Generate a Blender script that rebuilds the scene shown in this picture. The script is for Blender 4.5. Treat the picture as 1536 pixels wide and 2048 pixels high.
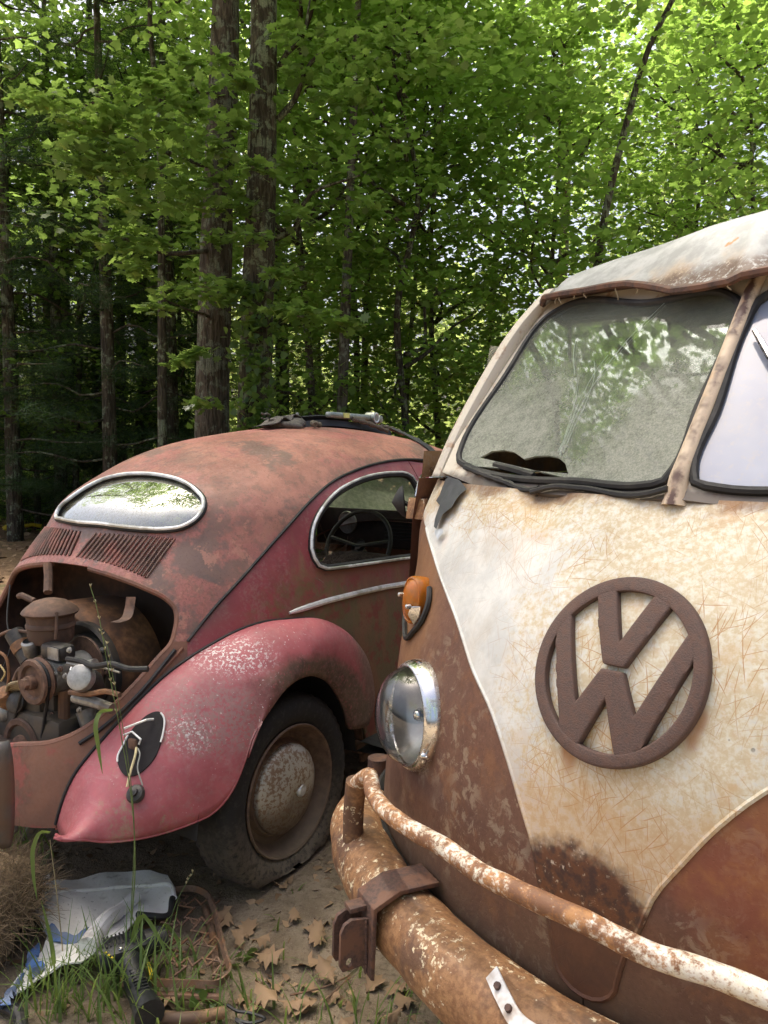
import bpy, bmesh, math, random
import numpy as np
from mathutils import Vector, Matrix
from mathutils.bvhtree import BVHTree
from mathutils.geometry import delaunay_2d_cdt
random.seed(7); rng = np.random.default_rng(11)
PI = math.pi
for o in list(bpy.data.objects): bpy.data.objects.remove(o)
scene = bpy.context.scene
COL = scene.collection

# ------------------------------------------------------------------ camera, sky, sun, exposure
FPX, PITCH, CAMH = 1588.0, math.radians(4.765), 1.393      # focal length in photo pixels (1536 wide), tilt, eye height
cam_d = bpy.data.cameras.new('camera'); cam = bpy.data.objects.new('camera', cam_d); COL.objects.link(cam)
cam.location = (0, 0, CAMH); cam.rotation_euler = (PI/2 - PITCH, 0, 0)
cam_d.sensor_fit = 'HORIZONTAL'; cam_d.sensor_width = 36.0; cam_d.lens = 36.0*FPX/1536.0
cam_d.clip_start = 0.05; cam_d.clip_end = 500
scene.camera = cam
SUN_AZ, SUN_EL = math.radians(325), math.radians(70)      # compass heading from +Y clockwise
world = bpy.data.worlds.new('World'); scene.world = world; world.use_nodes = True
wn = world.node_tree; wn.nodes.clear()
sky = wn.nodes.new('ShaderNodeTexSky'); sky.sky_type = 'NISHITA'; sky.sun_disc = False
sky.sun_elevation = SUN_EL; sky.sun_rotation = SUN_AZ
sky.air_density = 0.8; sky.dust_density = 9.0; sky.ozone_density = 1.0
bg = wn.nodes.new('ShaderNodeBackground'); bg.inputs[1].default_value = 0.15
wo = wn.nodes.new('ShaderNodeOutputWorld')
wn.links.new(sky.outputs[0], bg.inputs[0]); wn.links.new(bg.outputs[0], wo.inputs[0])
sun_d = bpy.data.lights.new('sun', 'SUN'); sun_d.energy = 3.6; sun_d.angle = math.radians(2.0); sun_d.color = (1, .95, .86)
sun = bpy.data.objects.new('sun', sun_d); COL.objects.link(sun)
_s = Vector((math.sin(SUN_AZ)*math.cos(SUN_EL), math.cos(SUN_AZ)*math.cos(SUN_EL), math.sin(SUN_EL)))
sun.rotation_euler = _s.to_track_quat('Z', 'Y').to_euler(); sun.location = (0, 0, 30)
vs = scene.view_settings; vs.view_transform = 'Standard'; vs.look = 'None'; vs.exposure = 1.35; vs.gamma = 1
scene.render.engine = 'CYCLES'

# ------------------------------------------------------------------ camera rays and vehicle frames
def ray(px, py):
    a, b = (px-768)/FPX, (1024-py)/FPX; c, s = math.cos(PITCH), math.sin(PITCH)
    return np.array([a, c+b*s, -s+b*c])
class Frame:                                   # a vehicle's own axes: r to its right, q forward, z up
    def __init__(s, x, y, heading):
        s.O = np.array([x, y]); s.a = math.radians(heading); s.R = np.array([math.cos(s.a), -math.sin(s.a)]); s.F = np.array([math.sin(s.a), math.cos(s.a)])
    def ray(s, px, py):
        d = ray(px, py); o = -s.O
        return np.array([o@s.R, o@s.F, CAMH]), np.array([d[:2]@s.R, d[:2]@s.F, d[2]])
    def plane(s, px, py, n, d):                # hit of a pixel ray with plane n.P = d
        o, e = s.ray(px, py); n = np.array(n, float); return o + e*((d - n@o)/(n@e))
    def world(s, P): return np.array([*(s.O + s.R*P[0] + s.F*P[1]), P[2]])
VAN = Frame(.3375, 1.1716, 224.5)
CAR = Frame(-.9027, 2.8346, 32.44)
GND = Frame(0, 0, 0)
def ground_at(px, py, z=0.0): return GND.plane(px, py, (0, 0, 1), z)

# ------------------------------------------------------------------ mesh helpers
def herm(x, X, Y):
    X = np.asarray(X, float); Y = np.asarray(Y, float); x = np.clip(np.asarray(x, float), X[0], X[-1]); m = np.gradient(Y, X, axis=0)
    i = np.clip(np.searchsorted(X, x)-1, 0, len(X)-2); h = X[i+1]-X[i]; t = (x-X[i])/h
    if Y.ndim > 1: h = h[..., None]; t = t[..., None]
    return (1+2*t)*(1-t)**2*Y[i]+t*(1-t)**2*h*m[i]+t*t*(3-2*t)*Y[i+1]+t*t*(t-1)*h*m[i+1]
def smooth_path(P, n, closed=False):           # spline through points, n samples evenly spaced
    P = np.asarray(P, float)
    if closed: P = np.vstack([P[-2:], P, P[:3]])
    s = np.r_[0, np.cumsum(np.maximum(np.linalg.norm(np.diff(P, axis=0), axis=1), 1e-6))]
    a, b = (s[2], s[-3]) if closed else (0, s[-1])
    t = np.linspace(a, b, 400); Q = herm(t, s, P)
    L = np.r_[0, np.cumsum(np.linalg.norm(np.diff(Q, axis=0), axis=1))]
    u = np.linspace(0, L[-1], n+1 if closed else n); u = u[:-1] if closed else u
    return np.stack([np.interp(u, L, Q[:, k]) for k in range(Q.shape[1])], 1)
def link(name, me, mat=None, parent=None, smooth=True, split=None):
    o = bpy.data.objects.new(name, me); COL.objects.link(o)
    if mat is not None and not me.materials: me.materials.append(mat)
    if smooth: me.polygons.foreach_set('use_smooth', [True]*len(me.polygons))
    if parent is not None: o.parent = parent
    if split:
        m = o.modifiers.new('edges', 'EDGE_SPLIT'); m.split_angle = math.radians(split)
    return o
def mesh(name, V, F, mat=None, parent=None, smooth=True, split=None):
    me = bpy.data.meshes.new(name); me.from_pydata([tuple(map(float, v)) for v in V], [], [tuple(map(int, f)) for f in F]); me.update()
    return link(name, me, mat, parent, smooth, split)
def tag(o, label=None, cat=None, group=None, kind=None):
    if label: o['label'] = label
    if cat: o['category'] = cat
    if group: o['group'] = group
    if kind: o['kind'] = kind
    return o
def empty(name, loc=(0, 0, 0), rz=0.0):
    o = bpy.data.objects.new(name, None); COL.objects.link(o); o.location = loc; o.rotation_euler = (0, 0, rz); o.empty_display_size = .1; return o
class Geo:                                     # collects shapes for one mesh
    def __init__(s): s.V = []; s.F = []
    def add(s, V, F):
        k = len(s.V); s.V += [tuple(v) for v in V]; s.F += [tuple(i+k for i in f) for f in F]; return s
    def grid(s, P, close_u=False, close_v=False):
        P = np.asarray(P); nu, nv = P.shape[:2]; F = []
        for i in range(nu if close_u else nu-1):
            for j in range(nv if close_v else nv-1):
                i2, j2 = (i+1) % nu, (j+1) % nv; F.append((i*nv+j, i2*nv+j, i2*nv+j2, i*nv+j2))
        return s.add(P.reshape(-1, 3), F)
    def tube(s, path, rad, n=10, caps=True, up=None):
        P = np.asarray(path, float); m = len(P); rad = np.broadcast_to(np.asarray(rad, float), (m,))
        T = np.gradient(P, axis=0); T /= np.linalg.norm(T, axis=1)[:, None]+1e-12
        ref = np.array(up if up is not None else ((0, 0, 1) if abs(T[0][2]) < .9 else (1, 0, 0)), float); rings = []
        for i in range(m):
            ref = ref - T[i]*(ref@T[i]); ref /= np.linalg.norm(ref)+1e-12; b = np.cross(T[i], ref)
            a = np.linspace(0, 2*PI, n, endpoint=False); rings.append(P[i]+rad[i]*(np.outer(np.cos(a), ref)+np.outer(np.sin(a), b)))
        k = len(s.V); s.grid(np.array(rings), close_v=True)
        if caps:
            s.F.append(tuple(k+j for j in range(n))); s.F.append(tuple(k+(m-1)*n+j for j in reversed(range(n))))
        return s
    def lathe(s, prof, origin, axis, n=32, caps=False, ang=None):   # prof: list of (radius, along axis)
        ax = np.array(axis, float); ax /= np.linalg.norm(ax); u = np.cross(ax, (0, 0, 1)) if abs(ax[2]) < .9 else np.cross(ax, (1, 0, 0)); u /= np.linalg.norm(u); v = np.cross(ax, u)
        a = np.linspace(0, 2*PI, n, endpoint=False); P = []
        for r, h in prof: P.append(np.array(origin)+ax*h+r*(np.outer(np.cos(a), u)+np.outer(np.sin(a), v)))
        k = len(s.V); s.grid(np.array(P), close_v=True)
        if caps: s.F.append(tuple(k+j for j in reversed(range(n)))); s.F.append(tuple(k+(len(prof)-1)*n+j for j in range(n)))
        return s
    def box(s, c, size, M=None):
        c = np.array(c, float); h = np.array(size, float)/2; M = np.eye(3) if M is None else np.array(M)
        V = [c+M@(h*np.array(k)) for k in ((-1,-1,-1),(1,-1,-1),(1,1,-1),(-1,1,-1),(-1,-1,1),(1,-1,1),(1,1,1),(-1,1,1))]
        return s.add(V, [(0,3,2,1),(4,5,6,7),(0,1,5,4),(1,2,6,5),(2,3,7,6),(3,0,4,7)])
    def prism(s, poly, ext):                   # polygon of 3-D points pushed along vector ext
        n = len(poly); P = [np.array(p, float) for p in poly]; e = np.array(ext, float)
        return s.add(P+[p+e for p in P], [tuple(reversed(range(n))), tuple(range(n, 2*n))]+[(i, (i+1) % n, n+(i+1) % n, n+i) for i in range(n)])
    def build(s, name, mat, parent=None, split=35, bevel=0):
        o = mesh(name, s.V, s.F, mat, parent, True, None)
        bm = bmesh.new(); bm.from_mesh(o.data); bmesh.ops.recalc_face_normals(bm, faces=bm.faces); bm.to_mesh(o.data); bm.free()
        o.data.polygons.foreach_set('use_smooth', [True]*len(o.data.polygons))
        if bevel:
            m = o.modifiers.new('bevel', 'BEVEL'); m.width = bevel; m.segments = 2; m.limit_method = 'ANGLE'; m.angle_limit = math.radians(40)
        if split: m = o.modifiers.new('edges', 'EDGE_SPLIT'); m.split_angle = math.radians(split)
        return o
def inside(P, poly):
    P = np.asarray(P); poly = np.asarray(poly); x, y = P[:, 0], P[:, 1]; r = np.zeros(len(P), bool); j = len(poly)-1
    for i in range(len(poly)):
        xi, yi = poly[i]; xj, yj = poly[j]
        if yi != yj: r ^= ((yi > y) != (yj > y)) & (x < (xj-xi)*(y-yi)/(yj-yi)+xi)
        j = i
    return r
def dens(poly, h):
    out = []
    for a, b in zip(poly, np.roll(poly, -1, axis=0)):
        k = max(1, int(math.ceil(np.linalg.norm(b-a)/h))); out += [a+(b-a)*i/k for i in range(k)]
    return np.array(out)
def panel(name, chart, outer, holes, h, mat, parent=None, thick=.004, split=45, disp=None):
    """sheet-metal panel: 2-D outline with holes triangulated and laid on a curved surface chart(uv)->xyz"""
    outer = np.asarray(outer, float); holes = [np.asarray(q, float) for q in holes]
    loops = [dens(outer, h)]+[dens(q, h*.6) for q in holes]; pts = []; edges = []
    for L in loops:
        k = len(pts); n = len(L); pts += list(L); edges += [(k+i, k+(i+1) % n) for i in range(n)]
    lo, hi = outer.min(0), outer.max(0); gx = np.arange(lo[0], hi[0], h); gy = np.arange(lo[1], hi[1], h*.866)
    G = np.array([(x+(.5*h if i % 2 else 0), y) for i, y in enumerate(gy) for x in gx])
    keep = inside(G, outer)
    for q in holes: keep &= ~inside(G, q)
    G = G[keep]; B = np.array(pts)
    if len(G):
        ok = np.ones(len(G), bool)
        for s in range(0, len(G), 2000):
            d = np.min(((G[s:s+2000, None]-B[None])**2).sum(-1), axis=1); ok[s:s+2000] = d > (h*.45)**2
        pts += list(G[ok])
    V2, _, F2, *_r = delaunay_2d_cdt([Vector(p) for p in pts], edges, [], 0, 1e-7)
    V2 = np.array([(v.x, v.y) for v in V2]); F2 = np.array([(f[0], f[k], f[k+1]) for f in F2 for k in range(1, len(f)-1)]); c = V2[F2].mean(1)
    k = inside(c, outer)
    for q in holes: k &= ~inside(c, q)
    F2 = F2[k]; P = chart(V2)
    if disp is not None: P = disp(P)
    o = mesh(name, P, F2, mat, parent, True)
    if thick:
        m = o.modifiers.new('sheet', 'SOLIDIFY'); m.thickness = thick; m.offset = -1
    if split: m = o.modifiers.new('edges', 'EDGE_SPLIT'); m.split_angle = math.radians(split)
    return o
def flip_to(o, inner):                         # faces look away from an inner point
    me = o.data; s = 0
    for p in list(me.polygons)[::max(1, len(me.polygons)//200)]: s += p.normal.dot(p.center-Vector(inner))
    if s < 0: me.flip_normals()
    return o

# ------------------------------------------------------------------ material helper
class Mat:
    def __init__(s, name):
        s.m = bpy.data.materials.new(name); s.m.use_nodes = True; s.t = s.m.node_tree; s.b = s.t.nodes['Principled BSDF']; s._c = None; s._g = None
    def node(s, typ, **kw):
        n = s.t.nodes.new('ShaderNode'+typ)
        for k, v in kw.items():
            if k[0] == 'i' and k[1:].isdigit(): s.put(n.inputs[int(k[1:])], v)
            elif k.startswith('in_'): s.put(n.inputs[k[3:].replace('_', ' ')], v)
            else: setattr(n, k, v)
        return n
    def put(s, inp, v):
        if isinstance(v, bpy.types.NodeSocket): s.t.links.new(v, inp)
        elif isinstance(v, (tuple, list)) and len(v) == 3 and inp.type == 'RGBA': inp.default_value = (*v, 1)
        else: inp.default_value = v
    def P(s):
        if s._c is None: s._c = s.node('TexCoord').outputs['Object']
        return s._c
    def geo(s, k='Normal'):
        if s._g is None: s._g = s.node('NewGeometry')
        return s._g.outputs[k]
    def mp(s, loc=(0,0,0), rot=(0,0,0), sc=(1,1,1), vec=None):
        return s.node('Mapping', i0=vec or s.P(), i1=loc, i2=rot, i3=sc).outputs[0]
    def noise(s, scale, detail=6, rough=.6, vec=None, dist=0.0, off=None):
        detail = min(detail, 3.0) if (vec is not None and scale <= 1.01) else max(1.0, min(detail, 4.5, math.log2(700.0/max(scale, 1))))
        v = vec or s.P()
        if off is not None: v = s.node('VectorMath', operation='ADD', i0=v, i1=(off, off*.7, -off)).outputs[0]
        return s.node('TexNoise', in_Vector=v, in_Scale=scale, in_Detail=detail, in_Roughness=rough, in_Distortion=dist).outputs[0]
    def vor(s, scale, feature='F1', vec=None, out='Distance', rnd=1.0):
        return s.node('TexVoronoi', feature=feature, in_Vector=vec or s.P(), in_Scale=scale, in_Randomness=rnd).outputs[out]
    def rg(s, x, lo, hi, a=0.0, b=1.0):
        return s.node('MapRange', interpolation_type='SMOOTHSTEP', i0=x, i1=lo, i2=hi, i3=a, i4=b).outputs[0]
    def op(s, o, a, b=0.0, c=0.0): return s.node('Math', operation=o, i0=a, i1=b, i2=c).outputs[0]
    def mul(s, a, b): return s.op('MULTIPLY', a, b)
    def mx(s, f, a, b):
        n = s.node('Mix', data_type='RGBA'); s.put(n.inputs[0], f); s.put(n.inputs[6], a); s.put(n.inputs[7], b); return n.outputs[2]
    def xyz(s, vec=None):
        return s.node('SeparateXYZ', i0=vec or s.P()).outputs
    def blob(s, c, r, soft=.5, wob=None, amt=.6):       # 1 inside an ellipsoid, 0 outside, ragged by noise
        d = s.node('VectorMath', operation='SUBTRACT', i0=s.P(), i1=tuple(c)).outputs[0]
        d = s.node('VectorMath', operation='DIVIDE', i0=d, i1=tuple(r)).outputs[0]
        l = s.node('VectorMath', operation='LENGTH', i0=d).outputs['Value']
        if wob is not None: l = s.op('ADD', l, s.mul(s.op('SUBTRACT', wob, .5), amt*2))
        return s.rg(l, 1+soft*.5, 1-soft*.5)
    def bump(s, hgt, strength=.3, dist=.002, normal=None):
        n = s.node('Bump', in_Height=hgt, in_Strength=strength, in_Distance=dist)
        if normal is not None: s.put(n.inputs['Normal'], normal)
        return n.outputs[0]
    def out(s, col, rough=.6, metal=0.0, normal=None, spec=None, **kw):
        b = s.b; s.put(b.inputs['Base Color'], col); s.put(b.inputs['Roughness'], rough); s.put(b.inputs['Metallic'], metal)
        if normal is not None: s.put(b.inputs['Normal'], normal)
        if spec is not None: s.put(b.inputs['Specular IOR Level'], spec)
        for k, v in kw.items(): s.put(b.inputs[k.replace('_', ' ')], v)
        return s.m
def flat(name, col, rough=.6, metal=0.0, var=.25, scale=30, bump=.2, dirt=None, dirt_amt=.5):
    m = Mat(name); n = m.noise(scale, 5, .65); n2 = m.noise(scale*.17, 4, .6, off=3)
    d = tuple(c*(1-var) for c in col); l = tuple(min(1, c*(1+var)) for c in col)
    c = m.mx(m.rg(n, .3, .7), d, l)
    if dirt: c = m.mx(m.mul(m.rg(n2, .6-dirt_amt*.3, .75-dirt_amt*.3), .9), c, dirt)
    return m.out(c, m.rg(n, .2, .8, rough*.85, min(1, rough*1.15)), metal, m.bump(n, bump, .0015))
# ------------------------------------------------------------------ ground: one sheet, fine near the camera
def ground_z(x, y):
    return .010*np.sin(x*2.1+1.3)*np.cos(y*1.7)+.006*np.sin(x*5.3+y*3.1)+.004*np.sin(x*11.7-y*9.1)+.003*np.cos(x*19+y*23)+.034*np.exp(-((x+.33)/.45)**2-((y-2.5)/.4)**2)
def gmat():
    m = Mat('forest_dirt'); x, y, z = m.xyz()[0:3]; a = m.noise(1.1, 5, .6); b = m.noise(9, 7, .7); c = m.noise(60, 7, .75); d = m.noise(230, 4, .7)
    col = m.mx(m.rg(b, .35, .65), (.20, .15, .10), (.28, .22, .155)); col = m.mx(m.mul(m.rg(c, .5, .68), .7), col, (.115, .083, .058)); col = m.mx(m.mul(m.rg(d, .6, .72), .5), col, (.38, .32, .24))
    peb = m.rg(m.vor(95), .16, .10); col = m.mx(m.mul(peb, m.mul(m.rg(m.noise(6, 3, .6, off=4), .5, .62), .6)), col, (.28, .25, .21))
    moss = m.mul(m.rg(m.noise(2.4, 5, .65, off=7), .56, .66), m.rg(c, .4, .6)); col = m.mx(m.mul(moss, .5), col, (.085, .10, .04))
    far = m.rg(m.op('ADD', y, m.mul(m.op('SUBTRACT', a, .5), 3)), 5.0, 7.5)
    lit = m.vor(26, vec=m.mp(sc=(1, 1.6, 1)), out='Color'); lc = m.mx(m.xyz(lit)[0], (.26, .165, .095), (.13, .078, .045)); lc = m.mx(m.mul(m.rg(m.noise(2.2, 4, .6, off=3), .52, .66), .5), lc, (.055, .075, .03))
    col = m.mx(far, col, lc)
    h = m.op('ADD', m.op('ADD', m.mul(b, .8), m.mul(c, .5)), m.op('ADD', m.mul(d, .2), m.mul(peb, .25)))
    return m.out(col, .95, 0, m.bump(h, .9, .012), .15)
def axis_pts(lo, hi, near_lo, near_hi, st):
    a = list(np.arange(near_lo, near_hi+1e-6, st)); k = st; p = near_lo; L = []
    while p > lo: k *= 1.35; p -= k; L.append(max(p, lo))
    k = st; p = near_hi; R = []
    while p < hi: k *= 1.35; p += k; R.append(min(p, hi))
    return np.array(L[::-1]+a+R)
gx = axis_pts(-140, 140, -2.2, 1.6, .045); gy = axis_pts(-60, 180, 1.2, 4.6, .045); X, Y = np.meshgrid(gx, gy, indexing='ij')
ground = Geo().grid(np.stack([X, Y, ground_z(X, Y)*np.exp(-np.maximum(0, np.hypot(X, Y-3)-8)/10)], -1)).build('ground', gmat(), None, 0); tag(ground, kind='structure')
# ------------------------------------------------------------------ VAN: surface of the nose
VZ = np.array([.35, .5, .65, .8, .95, 1.1, 1.2, 1.31])
VQ = np.array([.02, .05, .056, .045, .015, -.05, -.125, -.218])
VW = np.array([.8224, .8326, .8347, .8324, .8263, .8135, .8046, .7774])
VL = np.array([.524, .5211, .5513, .5758, .5654, .5147, .4062, .3305]); VN = 1.755
def van_F(P):
    z = P[..., 2]; W = herm(z, VZ, VW); L = herm(z, VZ, VL); q0 = herm(z, VZ, VQ)
    y = np.maximum(P[..., 1]-(q0-L), 0)/L
    return (np.abs(P[..., 0]/W)**VN+y**VN)**(1/VN)
UA = .85; QA = -.9
def solve_dir(Ffun, C, D, hi=3.0, lo=.02):
    a = np.full(D.shape[:-1], lo); b = np.full(D.shape[:-1], hi)
    for _ in range(45):
        m = (a+b)/2; v = Ffun(C+m[..., None]*D) < 1; a = np.where(v, m, a); b = np.where(v, b, m)
    return C+((a+b)/2)[..., None]*D
def van_chart(uv, off=0.0):
    uv = np.asarray(uv, float); al = uv[:, 0]/UA; C = np.stack([0*al, 0*al+QA, uv[:, 1]], 1); D = np.stack([np.sin(al), np.cos(al), 0*al], 1)
    return solve_dir(van_F, C, D)
def van_uv(P):
    P = np.atleast_2d(P); return np.stack([UA*np.arctan2(P[:, 0], P[:, 1]-QA), P[:, 2]], 1)
def hit(fr, F, px, py, t0=.4, t1=6.0, n=1500):
    """first point where a photo pixel's ray meets the closed surface F<1"""
    o, d = fr.ray(px, py); t = np.linspace(t0, t1, n); v = F(o+t[:, None]*d); k = np.where(v < 1)[0]
    if len(k) == 0: i = int(v.argmin()); return o+t[i]*d
    i = k[0]
    if i == 0: return o+t[0]*d
    a, b = t[i-1], t[i]
    for _ in range(30):
        m = (a+b)/2
        if F((o+m*d)[None])[0] < 1: b = m
        else: a = m
    return o+b*d
def van_hits(px): return np.array([hit(VAN, van_F, *p, t0=.5, t1=3.2) for p in px])
def van_nrm(P):
    e = 1e-4; v = van_F(P[None])[0]; g = np.array([(van_F((P+k)[None])[0]-v)/e for k in np.eye(3)*e]); return g/np.linalg.norm(g)

def mirror_obj(o, name=None, parent=None):
    me = o.data.copy(); me.transform(Matrix.Scale(-1, 4, (1, 0, 0))); me.flip_normals(); n = link(name or o.name.split('.')[0], me, None, parent if parent is not None else o.parent, False)
    for md in o.modifiers:
        k = n.modifiers.new(md.name, md.type)
        for a_ in ('thickness', 'offset', 'split_angle', 'width', 'segments', 'limit_method', 'angle_limit'):
            if hasattr(md, a_):
                try: setattr(k, a_, getattr(md, a_))
                except Exception: pass
    return n
van = empty('rusty_van', (*VAN.O, 0), -VAN.a)
tag(van, 'old rusty cream and brown van with split windscreen and large round emblem on its nose', 'van')

# --- paint and rust
def mat_cream():
    m = Mat('cream_rusted_paint'); x, y, z = m.xyz()[0:3]
    big = m.noise(3.2, 6, .62); mid = m.noise(13, 7, .68); fine = m.noise(90, 6, .7); grit = m.noise(260, 4, .6)
    # thin straight rust scratches: rows of broken line segments laid at many angles
    scr = None
    wob = m.mul(m.op('SUBTRACT', m.noise(3.2, 2, .5, off=31), .5), .10)
    for k, (ang, N, L, wd, pr) in enumerate(((.35, 55, 9, .040, .26), (.8, 90, 16, .05, .34), (1.15, 66, 12, .045, .28), (1.75, 95, 19, .055, .30), (2.3, 72, 14, .045, .32), (2.75, 105, 22, .060, .28), (.05, 80, 15, .050, .22), (1.45, 120, 26, .065, .30))):
        ca_, sa_ = math.cos(ang), math.sin(ang)
        s1 = m.op('ADD', m.op('ADD', m.mul(x, ca_), m.mul(z, sa_)), k*.37); t1 = m.op('ADD', m.op('ADD', m.mul(x, -sa_), m.mul(z, ca_)), m.mul(wob, .5+.12*k))
        tn_ = m.mul(t1, N); row = m.op('FLOOR', tn_); fr = m.op('SUBTRACT', tn_, row)
        w1 = m.node('TexWhiteNoise', noise_dimensions='1D', in_W=m.op('ADD', row, k*71.3)).outputs[0]
        u = m.op('ADD', m.mul(s1, L), m.mul(w1, 17.0)); seg = m.op('FLOOR', u); fu = m.op('SUBTRACT', u, seg)
        w2 = m.node('TexWhiteNoise', noise_dimensions='2D', in_Vector=m.node('CombineXYZ', i0=row, i1=seg).outputs[0])
        ex = m.op('GREATER_THAN', w2.outputs[0], 1-pr); cx = m.xyz(w2.outputs[1])[0]
        ln = m.rg(m.op('ABSOLUTE', m.op('SUBTRACT', fr, m.op('ADD', m.mul(cx, .7), .15))), wd*1.5, wd*.3)
        tp = m.mul(m.rg(fu, 0.0, .25), m.rg(fu, 1.0, .7)); l = m.mul(m.mul(ln, ex), tp); scr = l if scr is None else m.op('MAXIMUM', scr, l)
    ochre_zone = m.rg(m.op('ADD', x, m.mul(m.op('SUBTRACT', big, .5), .5)), .34, .02)
    low = m.rg(m.op('ADD', z, m.mul(m.op('SUBTRACT', big, .5), .4)), .95, .72)
    top = m.rg(m.op('ADD', z, m.mul(m.op('SUBTRACT', mid, .5), .16)), 1.17, 1.27)
    zone = m.op('MAXIMUM', m.op('MAXIMUM', ochre_zone, m.mul(low, .75)), m.mul(top, .9))
    white = m.mx(m.rg(mid, .35, .65), (.62, .61, .57), (.51, .51, .485))
    white = m.mx(m.mul(m.rg(m.noise(34, 6, .7, off=21), .52, .70), .45), white, (.42, .42, .40))
    tan = m.mx(m.rg(fine, .38, .62), (.62, .56, .39), (.50, .385, .20))
    tan = m.mx(m.mul(m.rg(m.noise(30, 8, .75, off=5), .54, .70), .5), tan, (.50, .30, .12))
    c = m.mx(m.mul(m.rg(m.op('ADD', m.mul(zone, .75), m.mul(m.op('SUBTRACT', fine, .5), 1.5)), .25, .8), .72), white, tan)
    gate = m.rg(m.noise(6.5, 4, .6, off=41), .40, .62); scr = m.mul(scr, m.op('ADD', m.mul(gate, .85), .15)); c = m.mx(m.mul(scr, m.op('ADD', m.mul(zone, .62), .22)), c, (.36, .165, .045))
    edge = m.rg(m.op('ADD', z, m.mul(m.op('SUBTRACT', mid, .5), .1)), 1.275, 1.31)
    c = m.mx(m.mul(edge, .85), c, (.15, .07, .032))
    halo = m.blob((.02, .05, .77), (.24, .3, .12), .9, mid, .5)
    c = m.mx(m.mul(halo, .45), c, (.42, .20, .055)); c = m.mx(m.mul(m.mul(m.rg(m.noise(7, 5, .65, off=51), .50, .66), zone), .45), c, (.48, .27, .085)); c = m.mx(m.mul(m.rg(m.noise(5, 4, .6, off=57), .56, .7), .25), c, (.40, .30, .18))
    # rust burst at the foot of the V, rust runs under the emblem, chipped pinholes
    burst = m.blob((.02, .04, .705), (.115, .3, .080), .45, mid, .75)
    c = m.mx(m.mul(burst, m.rg(fine, .26, .42)), c, m.mx(m.rg(m.noise(60, 5, .6), .4, .6), (.13, .052, .024), (.065, .032, .022)))
    foot = m.rg(m.op('ADD', z, m.mul(m.op('SUBTRACT', mid, .5), .12)), .69, .65)
    c = m.mx(foot, c, m.mx(m.rg(mid, .35, .65), (.115, .05, .027), (.08, .038, .024)))
    for cx, cz, rr in [(*hit(VAN, van_F, *p_, .5, 3.2)[[0, 2]], r1_) for p_, r1_ in (((1140, 1508), .012), ((1385, 1470), .010), ((1130, 1490), .008), ((1405, 1440), .007))]:
        c = m.mx(m.mul(m.blob((cx, .03, cz), (rr, .3, rr*2.2), 1.2, fine, .7), .7), c, (.34, .14, .04))
    pin = m.mul(m.rg(m.vor(17, vec=m.mp(sc=(1, .35, 1))), .065, .045), m.rg(m.noise(9, 2, .5, off=13), .56, .62))
    c = m.mx(pin, c, (.05, .045, .042))
    dent = m.mul(m.rg(m.noise(6, 3, .5, off=17), .56, .72), m.rg(z, 1.10, 1.22))
    c = m.mx(m.mul(dent, .5), c, (.50, .24, .08))
    h = m.op('ADD', m.mul(fine, .5), m.mul(scr, -.8)); nrm = m.bump(h, .22, .0012, m.bump(m.noise(5, 3, .5), .25, .012))
    return m.out(c, m.rg(fine, .3, .7, .42, .66), 0, nrm, .4)
def mat_rust_panel():
    m = Mat('brown_rust_patina'); x, y, z = m.xyz()[0:3]
    big = m.noise(3.5, 6, .62); mid = m.noise(15, 7, .68); fine = m.noise(110, 6, .72)
    streak = m.noise(1, 5, .6, vec=m.mp(sc=(26, 26, 2.2)))
    c = m.mx(m.rg(big, .35, .65), (.165, .078, .050), (.122, .060, .040))
    c = m.mx(m.mul(m.rg(streak, .42, .72), .40), c, (.20, .105, .06))
    c = m.mx(m.mul(m.rg(fine, .35, .7), .45), c, (.09, .042, .026))
    # grey-tan scoured runs beside the V
    run = m.noise(1, 7, .7, vec=m.mp((3, 0, 1), sc=(30, 30, 8)), dist=.6)
    side = m.rg(m.op('ADD', x, m.mul(m.op('SUBTRACT', mid, .5), .25)), .62, .38); c = m.mx(m.mul(m.mul(m.rg(m.noise(34, 5, .75, off=3, dist=.5), .50, .60), m.rg(m.noise(6, 3, .6, off=4), .40, .58)), m.mul(side, .55)), c, (.33, .25, .17)); c = m.mx(m.mul(m.rg(m.noise(12, 5, .7, off=14), .52, .66), .35), c, (.25, .11, .045))
    c = m.mx(m.mul(m.blob((.62, -.2, 1.05), (.14, .4, .17), .9, mid, .6), .6), c, (.27, .135, .055))
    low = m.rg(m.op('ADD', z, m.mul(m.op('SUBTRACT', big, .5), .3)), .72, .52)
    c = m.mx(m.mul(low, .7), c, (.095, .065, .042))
    red = m.blob((-.38, -.1, .84), (.24, .4, .2), .8, big, .8)
    c = m.mx(m.mul(red, .8), c, m.mx(m.rg(mid, .4, .6), (.20, .055, .028), (.27, .10, .035)))
    dark = m.blob((-.42, -.1, .92), (.13, .4, .09), .5, mid, .9)
    c = m.mx(m.mul(dark, m.rg(fine, .3, .5)), c, (.055, .04, .032))
    c = m.mx(m.mul(m.blob((.575, -.15, .665), (.05, .4, .045), .25, mid, .7), .7), c, (.075, .035, .022))  # dark blob below the headlamp: its cast shadow put into the colour
    pit = m.rg(m.vor(120), .2, .08)
    nrm = m.bump(m.op('SUBTRACT', fine, m.mul(pit, .5)), .35, .0015, m.bump(m.noise(5, 3, .5), .2, .012))
    return m.out(c, m.rg(mid, .3, .7, .5, .72), 0, nrm, .35)
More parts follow.
